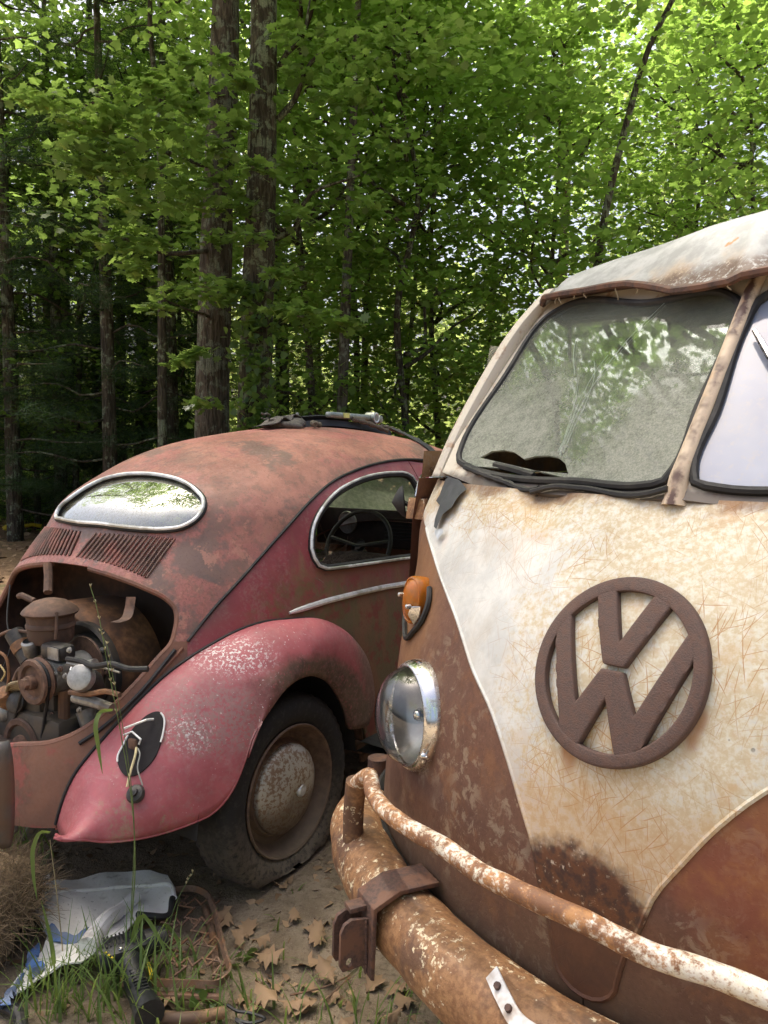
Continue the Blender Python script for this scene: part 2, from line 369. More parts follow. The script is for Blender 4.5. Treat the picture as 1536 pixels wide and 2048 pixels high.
def mat_bumper(name='orange_rust_bumper', white=.5, big_sc=7.0, zc=.53):
    m = Mat(name); z = m.xyz()[2]; big = m.noise(big_sc, 6, .65); fine = m.noise(85, 7, .72); mid = m.noise(24, 7, .7)
    c = m.mx(m.rg(fine, .35, .65), (.33, .175, .078), (.20, .095, .042))
    dark = m.rg(m.op('ADD', big, m.mul(m.op('SUBTRACT', mid, .5), .4)), .50, .64)
    c = m.mx(m.mul(dark, .85), c, (.105, .055, .034))
    wm = m.mul(m.rg(m.op('ADD', m.mul(m.noise(70, 4, .7, off=2), .62), m.mul(m.noise(9, 5, .6, off=4), .5)), .655-.14*white, .70-.10*white), m.rg(fine, .36, .52))
    c = m.mx(wm, c, m.mx(m.rg(fine, .5, .7), (.74, .64, .44), (.62, .44, .22)))
    up = m.rg(m.op('ADD', z, m.mul(m.op('SUBTRACT', big, .5), .08)), zc+.035, zc+.075)
    return m, c, fine, mid, up
def mk_bumper():
    m, c, fine, mid, up = mat_bumper('orange_rust_bumper', .30)
    c = m.mx(m.mul(up, .8), c, m.mx(m.rg(mid, .4, .6), (.11, .075, .05), (.17, .12, .08)))
    return m.out(c, m.rg(mid, .3, .7, .45, .7), 0, m.bump(m.op('ADD', fine, mid), .45, .002), .45)
def mk_rail():
    m = Mat('white_rail_paint_rusting'); fine = m.noise(95, 7, .74); mid = m.noise(26, 7, .7); big = m.noise(7.5, 5, .6)
    c = m.mx(m.rg(mid, .4, .7), (.78, .74, .64), (.70, .60, .42))
    r = m.op('ADD', m.op('ADD', m.mul(fine, .42), m.mul(mid, .3)), m.mul(big, .55)); rm = m.mul(m.rg(m.op('ADD', r, m.rg(m.noise(3.3, 2, .5, off=9), .35, .65, -.05, .05)), .585, .70), .95)
    rc = m.mx(m.rg(mid, .38, .6), (.42, .19, .055), (.17, .065, .025))
    c = m.mx(rm, c, rc); c = m.mx(m.rg(m.noise(12, 4, .6, off=8), .68, .73), c, (.09, .05, .045))
    c = m.mx(m.mul(m.rg(m.noise(200, 3, .6), .56, .66), .5), c, (.36, .15, .04))
    return m.out(c, m.rg(rm, 0, 1, .32, .7), 0, m.bump(m.op('SUBTRACT', fine, m.mul(rm, .4)), .4, .0015), .5)
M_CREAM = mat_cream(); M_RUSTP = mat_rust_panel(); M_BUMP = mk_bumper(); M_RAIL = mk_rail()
M_DKRUST = flat('dark_brown_pitted_rust', (.085, .046, .034), .75, 0, .4, 140, .6, (.15, .07, .04))
M_EMBLEM = flat('emblem_brown_rust', (.092, .056, .045), .8, 0, .25, 420, .6, (.108, .060, .044), .5)
M_BLACK = flat('black_rubber', (.009, .009, .0095), .65, 0, .3, 60, .3, (.028, .025, .022), .5)
M_DARKIN = flat('dark_cab_interior', (.055, .05, .042), .8, 0, .4, 8, .1)
M_CHROME = Mat('tarnished_chrome'); _n = M_CHROME.noise(55, 5, .65)
M_CHROME = M_CHROME.out(M_CHROME.mx(M_CHROME.rg(_n, .5, .72), (.72, .71, .69), (.30, .26, .21)), M_CHROME.rg(_n, .35, .7, .12, .42), 1.0)

# headlamp seat: place, axis, and the hole it needs in the sheet
HP = hit(VAN, van_F, 832, 1430, .5, 3.2); HN = van_nrm(HP); HN = np.array([.44, .89, .08]); HN /= np.linalg.norm(HN)
HC = HP - HN*.002
HU = np.cross(HN, (0, 0, 1)); HU /= np.linalg.norm(HU); HV = np.cross(HU, HN)     # HU: to the van's own left when seen head-on
if HU[0] > 0: HU = -HU; HV = np.cross(HN, HU); HV = HV if HV[2] > 0 else -HV
lamp_hole = van_uv(np.array([HC+.103*(math.cos(t)*HU+math.sin(t)*HV) for t in np.linspace(0, 2*PI, 36, endpoint=False)]))
# --- nose panels, split along the swage line of the V
V_PX = [(852, 1056), (864, 1100), (877, 1142), (893, 1185), (912, 1235), (927, 1281), (943, 1332), (984, 1425), (1013, 1512), (1042, 1611), (1066, 1693), (1080, 1775), (1095, 1833), (1106, 1903)]
VP = van_hits(V_PX); VP = smooth_path(VP, 40); vuv = van_uv(VP)
z_foot = .545
vuv = vuv[vuv[:, 1] > z_foot+.02]
seam_u = .95
def seam_z(u): return 1.305+.004*np.abs(u)
# foot of the V is a rounded tongue
u_end = vuv[-1, 0]; foot = [(u_end*math.cos(t), vuv[-1, 1]-.045*math.sin(t)) for t in np.linspace(.25, PI-.25, 9)]
# V line continues from its top at the cheek out to the belt
top_u = vuv[0, 0]; right_edge = vuv
crown = [(seam_u, vuv[0, 1]+.075), (seam_u, 1.309)]
outer = [(-seam_u, 1.309), *[(u, seam_z(u)) for u in np.linspace(-.8, .8, 33)], (seam_u, 1.309), (seam_u, vuv[0, 1]+.06)]
outer = outer + [tuple(p) for p in right_edge] + foot + [(-u, z) for u, z in right_edge[::-1]] + [(-seam_u, vuv[0, 1]+.06)]
def nose_disp(P):                                # dented upper edge under the windscreen and soft dings
    P = P.copy(); r, z = P[:, 0], P[:, 2]
    def g(cr, cz, sr, sz): return np.exp(-((r-cr)/sr)**2-((z-cz)/sz)**2)
    d = -.030*g(.285, 1.30, .07, .045)+.010*g(.40, 1.265, .09, .03)+.010*g(.19, 1.275, .05, .03)-.012*g(.52, 1.24, .12, .05)+.006*np.sin(r*23+z*9)*g(.3, 1.22, .35, .09)
    P[:, 1] += d; P[:, 2] += -.012*g(.285, 1.31, .05, .03)
    return P
nose = flip_to(panel('nose_panel', van_chart, np.array(outer), [], .022, M_CREAM, van, .004, 50, nose_disp), (0, -.9, 1))
nose['label'] = 'cream painted V of the nose, scratched and rust stained'
for sgn in (1, -1):
    e = np.array([(sgn*u, z) for u, z in right_edge]); f = np.array([(sgn*u, z) for u, z in foot])
    half = f[:5] if sgn > 0 else f[4:][::-1]
    poly = [(sgn*seam_u, vuv[0, 1]+.057)]+[(u-sgn*-.0035*0, z) for u, z in e]+[tuple(p) for p in half]
    low = [(0, poly[-1][1]), (0, .40), (sgn*seam_u, .40)]
    poly = np.array(poly+low)
    # tiny step at the swage line
    poly[:, 0] += sgn*.0012*(poly[:, 1] > z_foot)
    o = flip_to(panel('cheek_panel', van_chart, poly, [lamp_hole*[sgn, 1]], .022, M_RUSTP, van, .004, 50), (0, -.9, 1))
    o.location = (0, -.003, 0)
# pressed ridge along the V
for sgn in (1, -1):
    P = van_chart(np.array([(sgn*u, z) for u, z in list(vuv)+list(foot[:5])])); N = np.array([van_nrm(p) for p in P])
    Geo().tube(P-N*.0025, .0048, 6).build('swage_ridge', M_CREAM, van)

# --- emblem pressed round the nose: ring with two stacked letters
EC = np.array([.0, 1.050]); ER = .1395
def emb_chart(XY, off): # emblem plane (x to the viewer's right = -r), wrapped on the nose
    XY = np.atleast_2d(XY); uv = np.zeros_like(XY); uv[:, 1] = EC[1]+XY[:, 1]*.955
    P = np.zeros((len(XY), 3))
    r = EC[0]-XY[:, 0]; z = uv[:, 1]
    W = herm(z, VZ, VW); L = herm(z, VZ, VL); q0 = herm(z, VZ, VQ)
    q = q0-L+L*np.maximum(1-np.abs(r/W)**VN, 0)**(1/VN)
    # the stamped badge is flatter than the sheet behind it
    qc = herm(np.array([EC[1]]), VZ, VQ)[0]; qf = qc+.008-.52*(z-EC[1])-.62*r**2-.9*(z-EC[1])**2
    q = np.maximum(q, qf*.45+q*.55)
    return np.stack([r, q+off, z+off*.35], 1)
def emb_solid(name, outer2, holes2, t0, t1):
    """flat shape with thickness wrapped on the nose: top face, bottom open, bevelled walls"""
    outer2 = np.asarray(outer2, float); g = Geo()
    loops = [dens(outer2, .008)]+[dens(np.asarray(h, float), .008) for h in holes2]
    pts = []; edges = []
    for Lp in loops:
        k = len(pts); n = len(Lp); pts += list(Lp); edges += [(k+i, k+(i+1) % n) for i in range(n)]
    lo, hi = outer2.min(0), outer2.max(0)
    G = np.array([(x, y) for x in np.arange(lo[0], hi[0], .011) for y in np.arange(lo[1], hi[1], .011)]); kp = inside(G, outer2)
    for h in holes2: kp &= ~inside(G, h)
    G = G[kp]; B = np.array(pts); G = G[np.min(((G[:, None]-B[None])**2).sum(-1), axis=1) > .005**2] if len(G) else G
    pts += list(G)
    V2, _, F2, *_r = delaunay_2d_cdt([Vector(p) for p in pts], edges, [], 0, 1e-7)
    V2 = np.array([(v.x, v.y) for v in V2]); F2 = np.array([(f[0], f[k], f[k+1]) for f in F2 for k in range(1, len(f)-1)]); c = V2[F2].mean(1); k = inside(c, outer2)
    for h in holes2: k &= ~inside(c, h)
    g.add(emb_chart(V2, t1), [tuple(f) for f in F2[k]])
    for Lp in loops:
        g.grid(np.stack([emb_chart(Lp, t0), emb_chart(Lp, t1)], 1), close_u=True)
    o = g.build(name, M_EMBLEM, van, 45)
    bm = bmesh.new(); bm.from_mesh(o.data); bmesh.ops.remove_doubles(bm, verts=bm.verts, dist=.0004); bmesh.ops.recalc_face_normals(bm, faces=bm.faces); bm.to_mesh(o.data); bm.free()
    o.modifiers.clear(); b = o.modifiers.new('bevel', 'BEVEL'); b.width = .0035; b.segments = 2; b.limit_method = 'ANGLE'; b.angle_limit = math.radians(50)
    o.data.polygons.foreach_set('use_smooth', [True]*len(o.data.polygons)); m = o.modifiers.new('edges', 'EDGE_SPLIT'); m.split_angle = math.radians(50)
    return o
a = np.linspace(0, 2*PI, 72, endpoint=False)
ring_o = np.stack([ER*np.cos(a), ER*np.sin(a)], 1)
# letters drawn in units of the ring radius
S = ER
def stroke_poly(pts): return np.array(pts)*S
RI = .845
Vl = [(-.475, .80), (-.245, .88), (0.0, .31), (.245, .88), (.475, .80), (.13, .055), (-.13, .055)]
Wl = [(-.86, .36), (-.72, .56), (-.345, -.40), (-.13, .010), (.13, .010), (.345, -.40), (.72, .56), (.86, .36), (.435, -.84), (.235, -.90), (0.0, -.30), (-.235, -.90), (-.435, -.84)]
emb = emb_solid('round_emblem', ring_o, [ring_o*RI], -.003, .0105)
emb['label'] = 'rusted brown ring of the nose emblem'
for nm, poly in (('upper_letter', Vl), ('lower_letter', Wl)):
    o = emb_solid(nm, stroke_poly(poly), [], -.003, .0100); o.parent = emb

# --- windscreen frame: two flat panes meeting at a centre pillar
CW, BW = -.85, -.25; AW = -.242+.85*1.355
def ws_hit(px, py, off=0.0, side=1):
    return VAN.plane(px, py, (-BW*side, 1, -CW), AW+off)
def ws_pt(r, z, off=0.0): return np.array([r, AW+off+BW*abs(r)+CW*z, z])
def ws_chart(off=0.0, side=1):
    return lambda uv: np.array([ws_pt(side*abs(u) if side else u, v, off) for u, v in uv])
GL_PX = [(936, 935), (918, 918), (925, 893), (1010, 755), (1098, 632), (1120, 618), (1300, 604), (1462, 588), (1484, 604), (1473, 650), (1400, 820), (1352, 940), (1330, 966), (1296, 973), (1150, 966), (1080, 964), (1030, 960), (985, 952)]
gl = np.array([ws_hit(*p) for p in GL_PX]); 
glass_uv = np.array([(.600, 1.352), (.615, 1.372), (.612, 1.40), (.585, 1.56), (.555, 1.70), (.535, 1.725), (.50, 1.735), (.30, 1.722), (.10, 1.690), (.062, 1.680), (.048, 1.655), (.046, 1.60), (.046, 1.42), (.052, 1.365), (.070, 1.343), (.10, 1.333), (.30, 1.333), (.50, 1.340)])
glass_uv = np.array([(abs(p[0]), p[2]) for p in gl]) if True else glass_uv
def mat_glass(name, dusty=True):
    m = Mat(name); z = m.xyz()[2]; fine = m.noise(150, 6, .75); mid = m.noise(24, 6, .65); big = m.noise(4, 4, .55); speck = m.noise(330, 3, .6)
    grime = m.op('ADD', m.mul(fine, .55), m.mul(mid, .5)); zone = m.rg(m.op('ADD', z, m.mul(m.op('SUBTRACT', big, .5), .35)), 1.66, 1.42)
    wiped = m.blob((.27, -.4, 1.50), (.09, .5, .16), .9, mid, .5)
    amt = m.op('ADD', m.mul(m.rg(grime, .36, .66), m.op('ADD', m.mul(zone, .34), .10)), m.op('ADD', m.mul(zone, .42), .18)); amt = m.mul(amt, m.op('SUBTRACT', 1.0, m.mul(wiped, .55)))
    d = m.node('BsdfDiffuse', in_Color=m.mx(m.rg(speck, .4, .6), (.24, .25, .205), (.32, .325, .27))).outputs[0]
    g = m.node('BsdfGlossy', in_Color=(.9, .95, .95), in_Roughness=.02).outputs[0]
    t = m.node('BsdfTransparent', in_Color=(.80, .86, .82)).outputs[0]
    fr = m.node('Fresnel', in_IOR=1.5).outputs[0]
    a1 = m.node('MixShader', i0=m.op('ADD', m.mul(fr, .42), .01), i1=t, i2=g).outputs[0]
    a2 = m.node('MixShader', i0=amt if dusty else .15, i1=a1, i2=d).outputs[0]
    m.t.links.new(a2, m.t.nodes['Material Output'].inputs[0]); return m.m
M_WS = mat_glass('grimy_windscreen_glass')
# hole broken out of the lower corner of the pane
HOLE_PX = [(962, 918), (985, 905), (1010, 903), (1030, 907), (1050, 921), (1072, 915), (1098, 914), (1118, 918), (1132, 930), (1138, 950), (1136, 975), (1060, 985), (1000, 960), (950, 935)]
hole = np.array([(p[0], p[2]) for p in (ws_hit(*q) for q in HOLE_PX)])
ga = smooth_path(np.c_[glass_uv, 0*glass_uv[:, :1]], 90, True)[:, :2]
def inset(poly, d):
    c = poly; n = len(c); t = np.roll(c, -1, 0)-np.roll(c, 1, 0); nn = np.stack([t[:, 1], -t[:, 0]], 1); nn /= np.linalg.norm(nn, axis=1)[:, None]
    area = np.sum(c[:, 0]*np.roll(c[:, 1], -1)-np.roll(c[:, 0], -1)*c[:, 1]); return c-nn*d*(1 if area > 0 else -1)
FR_ZD = 1.335
frame_outer = [(.0, 1.306), (.06, 1.300), (.30, 1.298), (.52, 1.306), (.655, 1.330), (.665, 1.40), (.655, 1.55), (.628, 1.72), (.60, 1.79), (.0, 1.735)]
M_FRAME = mat_bumper('cream_pillar_rusting', .95, 9, 9)[0:2]; _f = M_FRAME[0]; _c = _f.mx(_f.mul(_f.rg(_f.noise(20, 6, .7, off=2), .54, .68), .7), (.60, .54, .44), (.36, .19, .085)); _lo = _f.mul(_f.rg(_f.op('ADD', _f.xyz()[2], _f.mul(_f.op('SUBTRACT', _f.noise(14, 4, .6), .5), .05)), 1.335, 1.315), .9); M_FRAME = _f.out(_f.mx(_lo, _c, (.055, .038, .03)), .55)
_p = Mat('cream_centre_pillar'); _n1 = _p.noise(30, 5, .7); _n2 = _p.noise(9, 4, .6, off=3); _x = _p.op('ABSOLUTE', _p.xyz()[0]); _rc = _p.mul(_p.rg(_p.op('ADD', _x, _p.mul(_p.op('SUBTRACT', _n1, .5), .03)), .012, .003), _p.rg(_n2, .35, .55)); M_PILLAR = _p.out(_p.mx(_p.mul(_p.rg(_n1, .55, .7), .5), _p.mx(_rc, (.58, .46, .33), (.10, .055, .045)), (.42, .22, .10)), .6, 0, _p.bump(_n1, .4, .002))
for sgn in (1, -1):
    ch = ws_chart(0.0, sgn)
    o = panel('windscreen_surround', ch, np.array(frame_outer), [inset(ga, -.004)], .035, M_FRAME, van, .012, 45); flip_to(o, (0, -1.5, 1.4))
    # rubber gasket
    P = np.array([ws_pt(sgn*u, z, .004) for u, z in inset(ga, .003)]); Geo().tube(np.vstack([P, P[:1]]), .0085, 8, False).build('gasket', M_BLACK, van)
# right pane: dirty, cracked, with a piece out of it
glass_in = inset(ga, .004)
# subtract hole by joining it to the bottom edge
def cut_hole(poly, hole):
    keep = ~inside(poly, hole); n = len(poly); i0 = [i for i in range(n) if keep[i] and not keep[(i+1) % n]]; i1 = [i for i in range(n) if not keep[i] and keep[(i+1) % n]]
    if not i0: return poly
    a, b = i0[0], (i1[0]+1) % n; seq = []; i = b
    while True:
        seq.append(poly[i]);
        if i == a: break
        i = (i+1) % n
    h = [p for p in hole if inside(p[None], poly)[0]]
    if np.linalg.norm(h[0]-seq[-1]) > np.linalg.norm(h[-1]-seq[-1]): h = h[::-1]
    return np.array(seq+h)
pane = panel('windscreen_pane', ws_chart(-.002, 1), cut_hole(glass_in, hole), [], .05, M_WS, van, .005, 40); pane['label'] = 'grimy cracked windscreen pane with a piece broken out of its lower corner'
m = Mat('pale_reflecting_pane'); n = m.noise(2.6, 4, .55); cl = m.mx(m.rg(n, .35, .7), (.15, .175, .25), (.27, .30, .37))
cl = m.mx(m.mul(m.rg(m.noise(1, 5, .6, vec=m.mp(sc=(7, 7, 3))), .5, .7), .5), cl, (.26, .27, .30)); M_WS2 = m.out(m.mx(m.mul(m.rg(m.noise(60, 5, .7), .5, .72), .4), cl, (.30, .28, .24)), .08, 0, None, .9)
o = panel('windscreen_pane', ws_chart(-.002, -1), glass_in, [], .05, M_WS2, van, .005, 40); o['label'] = 'pane covered from inside by a pale blue-white sheet'
# cracks: thin bright splits fanning from the break
M_CRACK = flat('glass_crack_edge', (.78, .82, .74), .3, 0, .2, 60, 0)
cr = [[(1120, 915), (1128, 880), (1140, 840), (1150, 800), (1158, 755)], [(1118, 912), (1136, 860), (1165, 790), (1200, 730), (1216, 710)], [(1126, 905), (1150, 850), (1178, 790), (1190, 735), (1188, 722)], [(1115, 905), (1132, 870), (1160, 800)], [(1128, 890), (1168, 800), (1222, 720), (1262, 672), (1330, 605)], [(1150, 750), (1148, 700), (1152, 680)]]
for k, c in enumerate(cr):
    P = smooth_path(np.array([ws_hit(*q, off=.002) for q in c]), 16); Geo().tube(P, np.linspace(.0019, .0007, 16), 4).build('crack', M_CRACK, pane)
# bent lower sill pieces and torn rubber under the hole
G = Geo(); P = smooth_path(np.array([ws_hit(*q, off=.012) for q in [(930, 932), (965, 946), (1010, 962), (1060, 978), (1078, 976)]]), 20); G.tube(P+[0, 0, -.002], .0065+.0015*np.sin(np.arange(20)*2.1), 7)
P = smooth_path(np.array([ws_hit(*q, off=.016) for q in [(1062, 980), (1100, 970), (1160, 972), (1300, 982), (1335, 972)]]), 20); Geo().tube(P+[0, 0, -.004], .006, 7).build('torn_gasket', M_BLACK, van); G.build('torn_gasket', M_BLACK, van)
G = Geo(); P = np.array([ws_hit(*q, off=.0) for q in [(990, 930), (1030, 940), (1068, 952)]]); G.tube(smooth_path(P, 8), .008, 6); G.build('loose_sill_strip', M_BLACK, van)
# centre pillar bar and side pillars
zz_ = np.linspace(1.292, 1.74, 20); P = np.array([ws_pt(0, z, .004-.03*max(0, 1.34-z)/.05) for z in zz_]); Geo().tube(P, .0145+.009*np.exp(-(zz_-1.29)/.03), 12).build('centre_pillar', M_PILLAR, van)
for sgn in (1, -1):
    P = smooth_path(np.array([(.700, -.455, 1.318), (.693, -.50, 1.40), (.676, -.60, 1.55), (.640, -.725, 1.72), (.600, -.79, 1.80)]), 16)*[sgn, 1, 1]
    rings = []
    for p in P:
        a_ = np.linspace(0, 2*PI, 14, endpoint=False); rings.append(p+np.stack([.034*np.cos(a_)*sgn, .055*np.sin(a_)-.02*np.cos(a_), 0*a_], 1))
    Geo().grid(np.array(rings), close_v=True).build('windscreen_pillar', M_FRAME, van)
for sgn in (1, -1):                                  # corner post between windscreen pillar and cab door window
    zz = np.linspace(1.312, 1.75, 12); pq = np.interp(zz, [1.318, 1.40, 1.55, 1.72, 1.80], [-.455, -.50, -.60, -.725, -.79]); pr_ = np.interp(zz, [1.318, 1.40, 1.55, 1.72, 1.80], [.700, .693, .676, .640, .600])
    ss = np.interp(zz, [1.31, 1.5, 1.72, 1.75], [.79, .765, .72, .715]); Geo().grid(np.array([[(sgn*(r1+.02), q1-.02, z1), (sgn*(r1*.35+s1*.65+.012), q1-.07, z1), (sgn*s1, min(q1-.12, -.67), z1)] for r1, q1, s1, z1 in zip(pr_, pq, ss, zz)])).build('corner_post', M_FRAME, van, 60)
# wiper stub on the far pane
P = np.array([ws_hit(*q, off=.02, side=-1) for q in [(1508, 660), (1522, 683), (1540, 715), (1560, 745)]]); Geo().tube(P, [.004, .006, .006, .006], 6).build('wiper_arm', M_CHROME, van)

# --- roof with drooping, dented front peak
LIP_PX = [(1082, 592), (1119, 584), (1165, 577), (1215, 567), (1252, 563), (1293, 567), (1326, 573), (1347, 579), (1359, 575), (1397, 570), (1438, 561), (1471, 555)]
lip = np.array([ws_hit(*p, off=.075) for p in LIP_PX]); lip = lip[np.argsort(lip[:, 0])]
lr = np.r_[0, lip[:, 0]]; lz = np.r_[1.712, lip[:, 2]]; lq = np.r_[lip[0, 1]+.01, lip[:, 1]]
def lip_at(r):
    a_ = abs(r); base = np.array([np.interp(a_, lr, lq), np.interp(a_, lr, lz)])
    if r < 0:                                   # the far half is not dented
        base = np.array([-.47-.32*a_, 1.715+.10*a_])
    if a_ > lr[-1]: e = a_-lr[-1]; base = np.array([lq[-1]-1.6*e, lz[-1]-.25*e])
    return base
WR = .80; rows = []; NR = 61; ND = 40
ds = np.r_[0, np.cumsum(np.linspace(.006, .2, ND))]
for d in ds:
    row = []
    for r in np.linspace(-WR, WR, NR):
        q0, z0 = lip_at(r); lat = max(1-abs(r/WR)**3.2, 0)**.42
        zc = 1.735+.158*(1-math.exp(-(d*1.0)/.085)); zedge = 1.755
        qq = q0-d; w = min(1, d/.10); zt_ = zedge+(zc-zedge)*lat if d > 0 else z0
        zz = z0+(max(zt_, z0)-z0)*(1-math.exp(-d/.05)) if True else zt_
        row.append((r, qq, zz))
    rows.append(row)
roofP = np.array(rows); roofP = roofP[(roofP[:, 30, 1] > -4.25)]
def mat_roof():
    m = Mat('chalky_white_roof'); x, y, z = m.xyz()[0:3]; mid = m.noise(16, 7, .7); fine = m.noise(100, 6, .7); big = m.noise(4, 5, .6)
    c = m.mx(m.rg(mid, .36, .64), (.46, .46, .44), (.31, .31, .295)); c = m.mx(m.mul(m.rg(fine, .5, .7), .35), c, (.27, .27, .25))
    e = m.rg(m.op('ADD', z, m.mul(m.op('SUBTRACT', mid, .5), .09)), 1.795, 1.745)
    e2 = m.rg(m.op('ADD', z, m.mul(m.op('SUBTRACT', mid, .5), .07)), 1.765, 1.73)
    c = m.mx(m.mul(e, m.mul(m.rg(m.noise(7, 4, .6, off=3), .50, .66), .7)), c, (.42, .28, .15)); c = m.mx(m.mul(e2, m.rg(fine, .3, .5)), c, (.10, .055, .035))
    c = m.mx(m.rg(m.noise(9, 5, .6, off=6), .68, .72), c, (.40, .20, .07))
    return m.out(c, .55, 0, m.bump(fine, .25, .0015, m.bump(m.noise(6, 3, .5), .3, .01)), .4)
M_ROOF = mat_roof()
g = Geo().grid(roofP); ro = g.build('roof', M_ROOF, van, 60); flip_to(ro, (0, -2, 1.2)); mo = ro.modifiers.new('sheet', 'SOLIDIFY'); mo.thickness = .008; mo.offset = -1
P = roofP[0]; Geo().tube(P+[0, -.006, -.004], .0085, 6).build('roof_lip', M_DKRUST, ro)
# soffit under the peak back to the windscreen header
under = np.array([[(r, *lip_at(r)) for r in np.linspace(-.66, .66, 45)], [tuple(ws_pt(r, 1.742+.06*abs(r), -.005)) for r in np.linspace(-.66, .66, 45)]])
Geo().grid(under+np.array([0, -.008, -.006])).build('peak_underside', M_DKRUST, ro)
M_STRAND = flat('dry_dirt_strand', (.30, .24, .15), .9)
# dirt strands hanging from the lip
for px, L in ((1118, .022), (1168, .016), (1232, .032), (1271, .018), (1145, .012), (1457, .014), (1110, .02)):
    r = np.interp(px, [p[0] for p in LIP_PX], [ws_hit(*p, off=.075)[0] for p in LIP_PX]); q0, z0 = lip_at(r)
    t = np.linspace(0, 1, 5); Geo().tube(np.stack([r+.004*np.sin(t*5+px), q0-.006+0*t, z0-.006-L*t], 1), np.linspace(.002, .0012, 5), 5).build('hanging_dirt', M_STRAND, ro)

# --- sides, doors, rear: the rest of the body behind the nose
def side_sec(z): return np.interp(z, [.34, .45, .65, .95, 1.2, 1.31, 1.5, 1.72, 1.75], [.80, .825, .835, .83, .812, .79, .765, .72, .715])
zs = [.34, .42, .5, .65, .8, .95, 1.1, 1.2, 1.26, 1.31]
for sgn in (1, -1):
    qs = [-.45]+list(np.linspace(-.6, -4.1, 20)); P = np.array([[(sgn*side_sec(z), q-.0*(z-.8), z) for z in zs] for q in qs]); Geo().grid(P).build('side_panel', M_RUSTP, van, 60)
    P = np.array([[(sgn*side_sec(z), q, z) for z in (1.312, 1.36, 1.38)] for q in np.linspace(-.46, -4.1, 12)]); Geo().grid(P).build('belt_panel', M_CREAM, van, 60)
    P = np.array([[(sgn*side_sec(z), q, z) for z in (1.66, 1.70, 1.75)] for q in np.linspace(-.80, -4.1, 12)]); Geo().grid(P).build('window_header', M_CREAM, van, 60)
    G = Geo()
    for q0, q1 in ((-1.46, -1.40), (-2.14, -2.06), (-2.78, -2.70), (-3.42, -3.34), (-4.1, -4.0)):
        Geo().grid(np.array([[(sgn*side_sec(z), q, z) for z in (1.38, 1.5, 1.66)] for q in (q0, q1)])).build('window_post', M_CREAM, van, 60)
    for q0, q1 in ((-1.40, -.66), (-2.06, -1.46), (-2.70, -2.14), (-3.34, -2.78), (-4.0, -3.42)):
        Geo().grid(np.array([[(sgn*(side_sec(z)-.008), q, z) for z in (1.38, 1.5, 1.66)] for q in (q0, q1)])).build('side_window', M_WS, van, 60)
    G = Geo()
    for q0 in (-.56, -1.44):
        Geo().tube(np.array([(sgn*(side_sec(z)+.001), q0, z) for z in np.linspace(.42, 1.30, 10)]), .004, 5).build('door_gap', M_BLACK, van)
    # wheels
    for q in (-.95, -3.35):
        wz = .30
        tyre = Geo().lathe([(.19, -.05), (.24, -.075), (.29, -.07), (.312, -.05), (.315, 0), (.312, .05), (.29, .07), (.24, .075), (.19, .05)], (sgn*.68, q, wz), (sgn, 0, 0), 36).build('wheel', M_BLACK, van)
        Geo().lathe([(.19, .05), (.185, .02), (.14, .015), (.12, .04), (.06, .055), (0.001, .06)], (sgn*.68, q, wz), (sgn, 0, 0), 30).build('hub_cap', M_FRAME, tyre)
Geo().grid(np.array([[(x, -4.1-.10*math.cos(x/.8*1.4), z) for z in (.36, .6, .9, 1.2, 1.45, 1.75, 1.84)] for x in np.linspace(-.8, .8, 14)])).build('rear_panel', M_RUSTP, van, 60)
Geo().box((0, -2.35, .40), (1.56, 3.5, .05)).build('floor_pan', M_DARKIN, van)
# cab interior glimpsed through the pane: dash, steering wheel, bench, partition and lining
Geo().box((0, -.50, 1.245), (1.30, .22, .10)).build('dashboard', M_DARKIN, van, bevel=.02)
Geo().box((0, -1.05, .80), (1.3, .5, .16)).box((0, -1.33, 1.05), (1.3, .12, .5)).build('cab_bench', flat('worn_seat_vinyl', (.10, .095, .08), .8), van, bevel=.03)
a_ = np.linspace(0, 2*PI, 33); c0 = np.array([-.33, -.80, 1.18]); u_, v_ = np.array([1, 0, 0]), np.array([0, .85, .5])
Geo().tube(np.array([c0+.2*(math.cos(t)*u_+math.sin(t)*v_) for t in a_]), .012, 8, False).tube(np.array([c0, c0+[0, .2, -.5]]), .02, 8).tube(np.array([c0-u_*.2, c0, c0+u_*.2]), .01, 6).build('steering_wheel', M_BLACK, van)
g = Geo().grid(np.array([[(r, q, 1.70+.16*(1-abs(r/.75)**2.2)) for r in np.linspace(-.72, .72, 15)] for q in (-.85, -1.4, -2.5, -3.95)])); g.build('headlining', flat('stained_headlining', (.32, .30, .22), .9, 0, .3, 9), van)

# --- headlamp
bez = Geo().lathe([(.104, -.10), (.110, -.04), (.113, .0), (.1105, .012), (.106, .021), (.101, .026), (.098, .026), (.097, .020), (.094, .014)], HC, HN, 56).build('headlamp', M_CHROME, van, 60)
bez['label'] = 'tarnished chrome rimmed headlamp on the cheek'
m = Mat('headlamp_glass'); gl_ = m.node('BsdfTransparent', in_Color=(.93, .95, .95)).outputs[0]; du = m.node('BsdfDiffuse', in_Color=(.35, .32, .27)).outputs[0]; gg = m.node('BsdfGlossy', in_Roughness=.03).outputs[0]
mxs = m.node('MixShader', i0=m.rg(m.xyz()[2], .84, .70, .03, .22), i1=gl_, i2=du).outputs[0]; mxs = m.node('MixShader', i0=m.op('ADD', m.mul(m.node('Fresnel', in_IOR=1.5).outputs[0], 1.1), .04), i1=mxs, i2=gg).outputs[0]
m.t.links.new(mxs, m.t.nodes['Material Output'].inputs[0]); M_LENS = m.m
Geo().lathe([(.0975, .020), (.095, .034), (.085, .052), (.066, .067), (.042, .077), (.02, .081), (.0005, .082)], HC, HN, 48).build('lens', M_LENS, bez, 0)
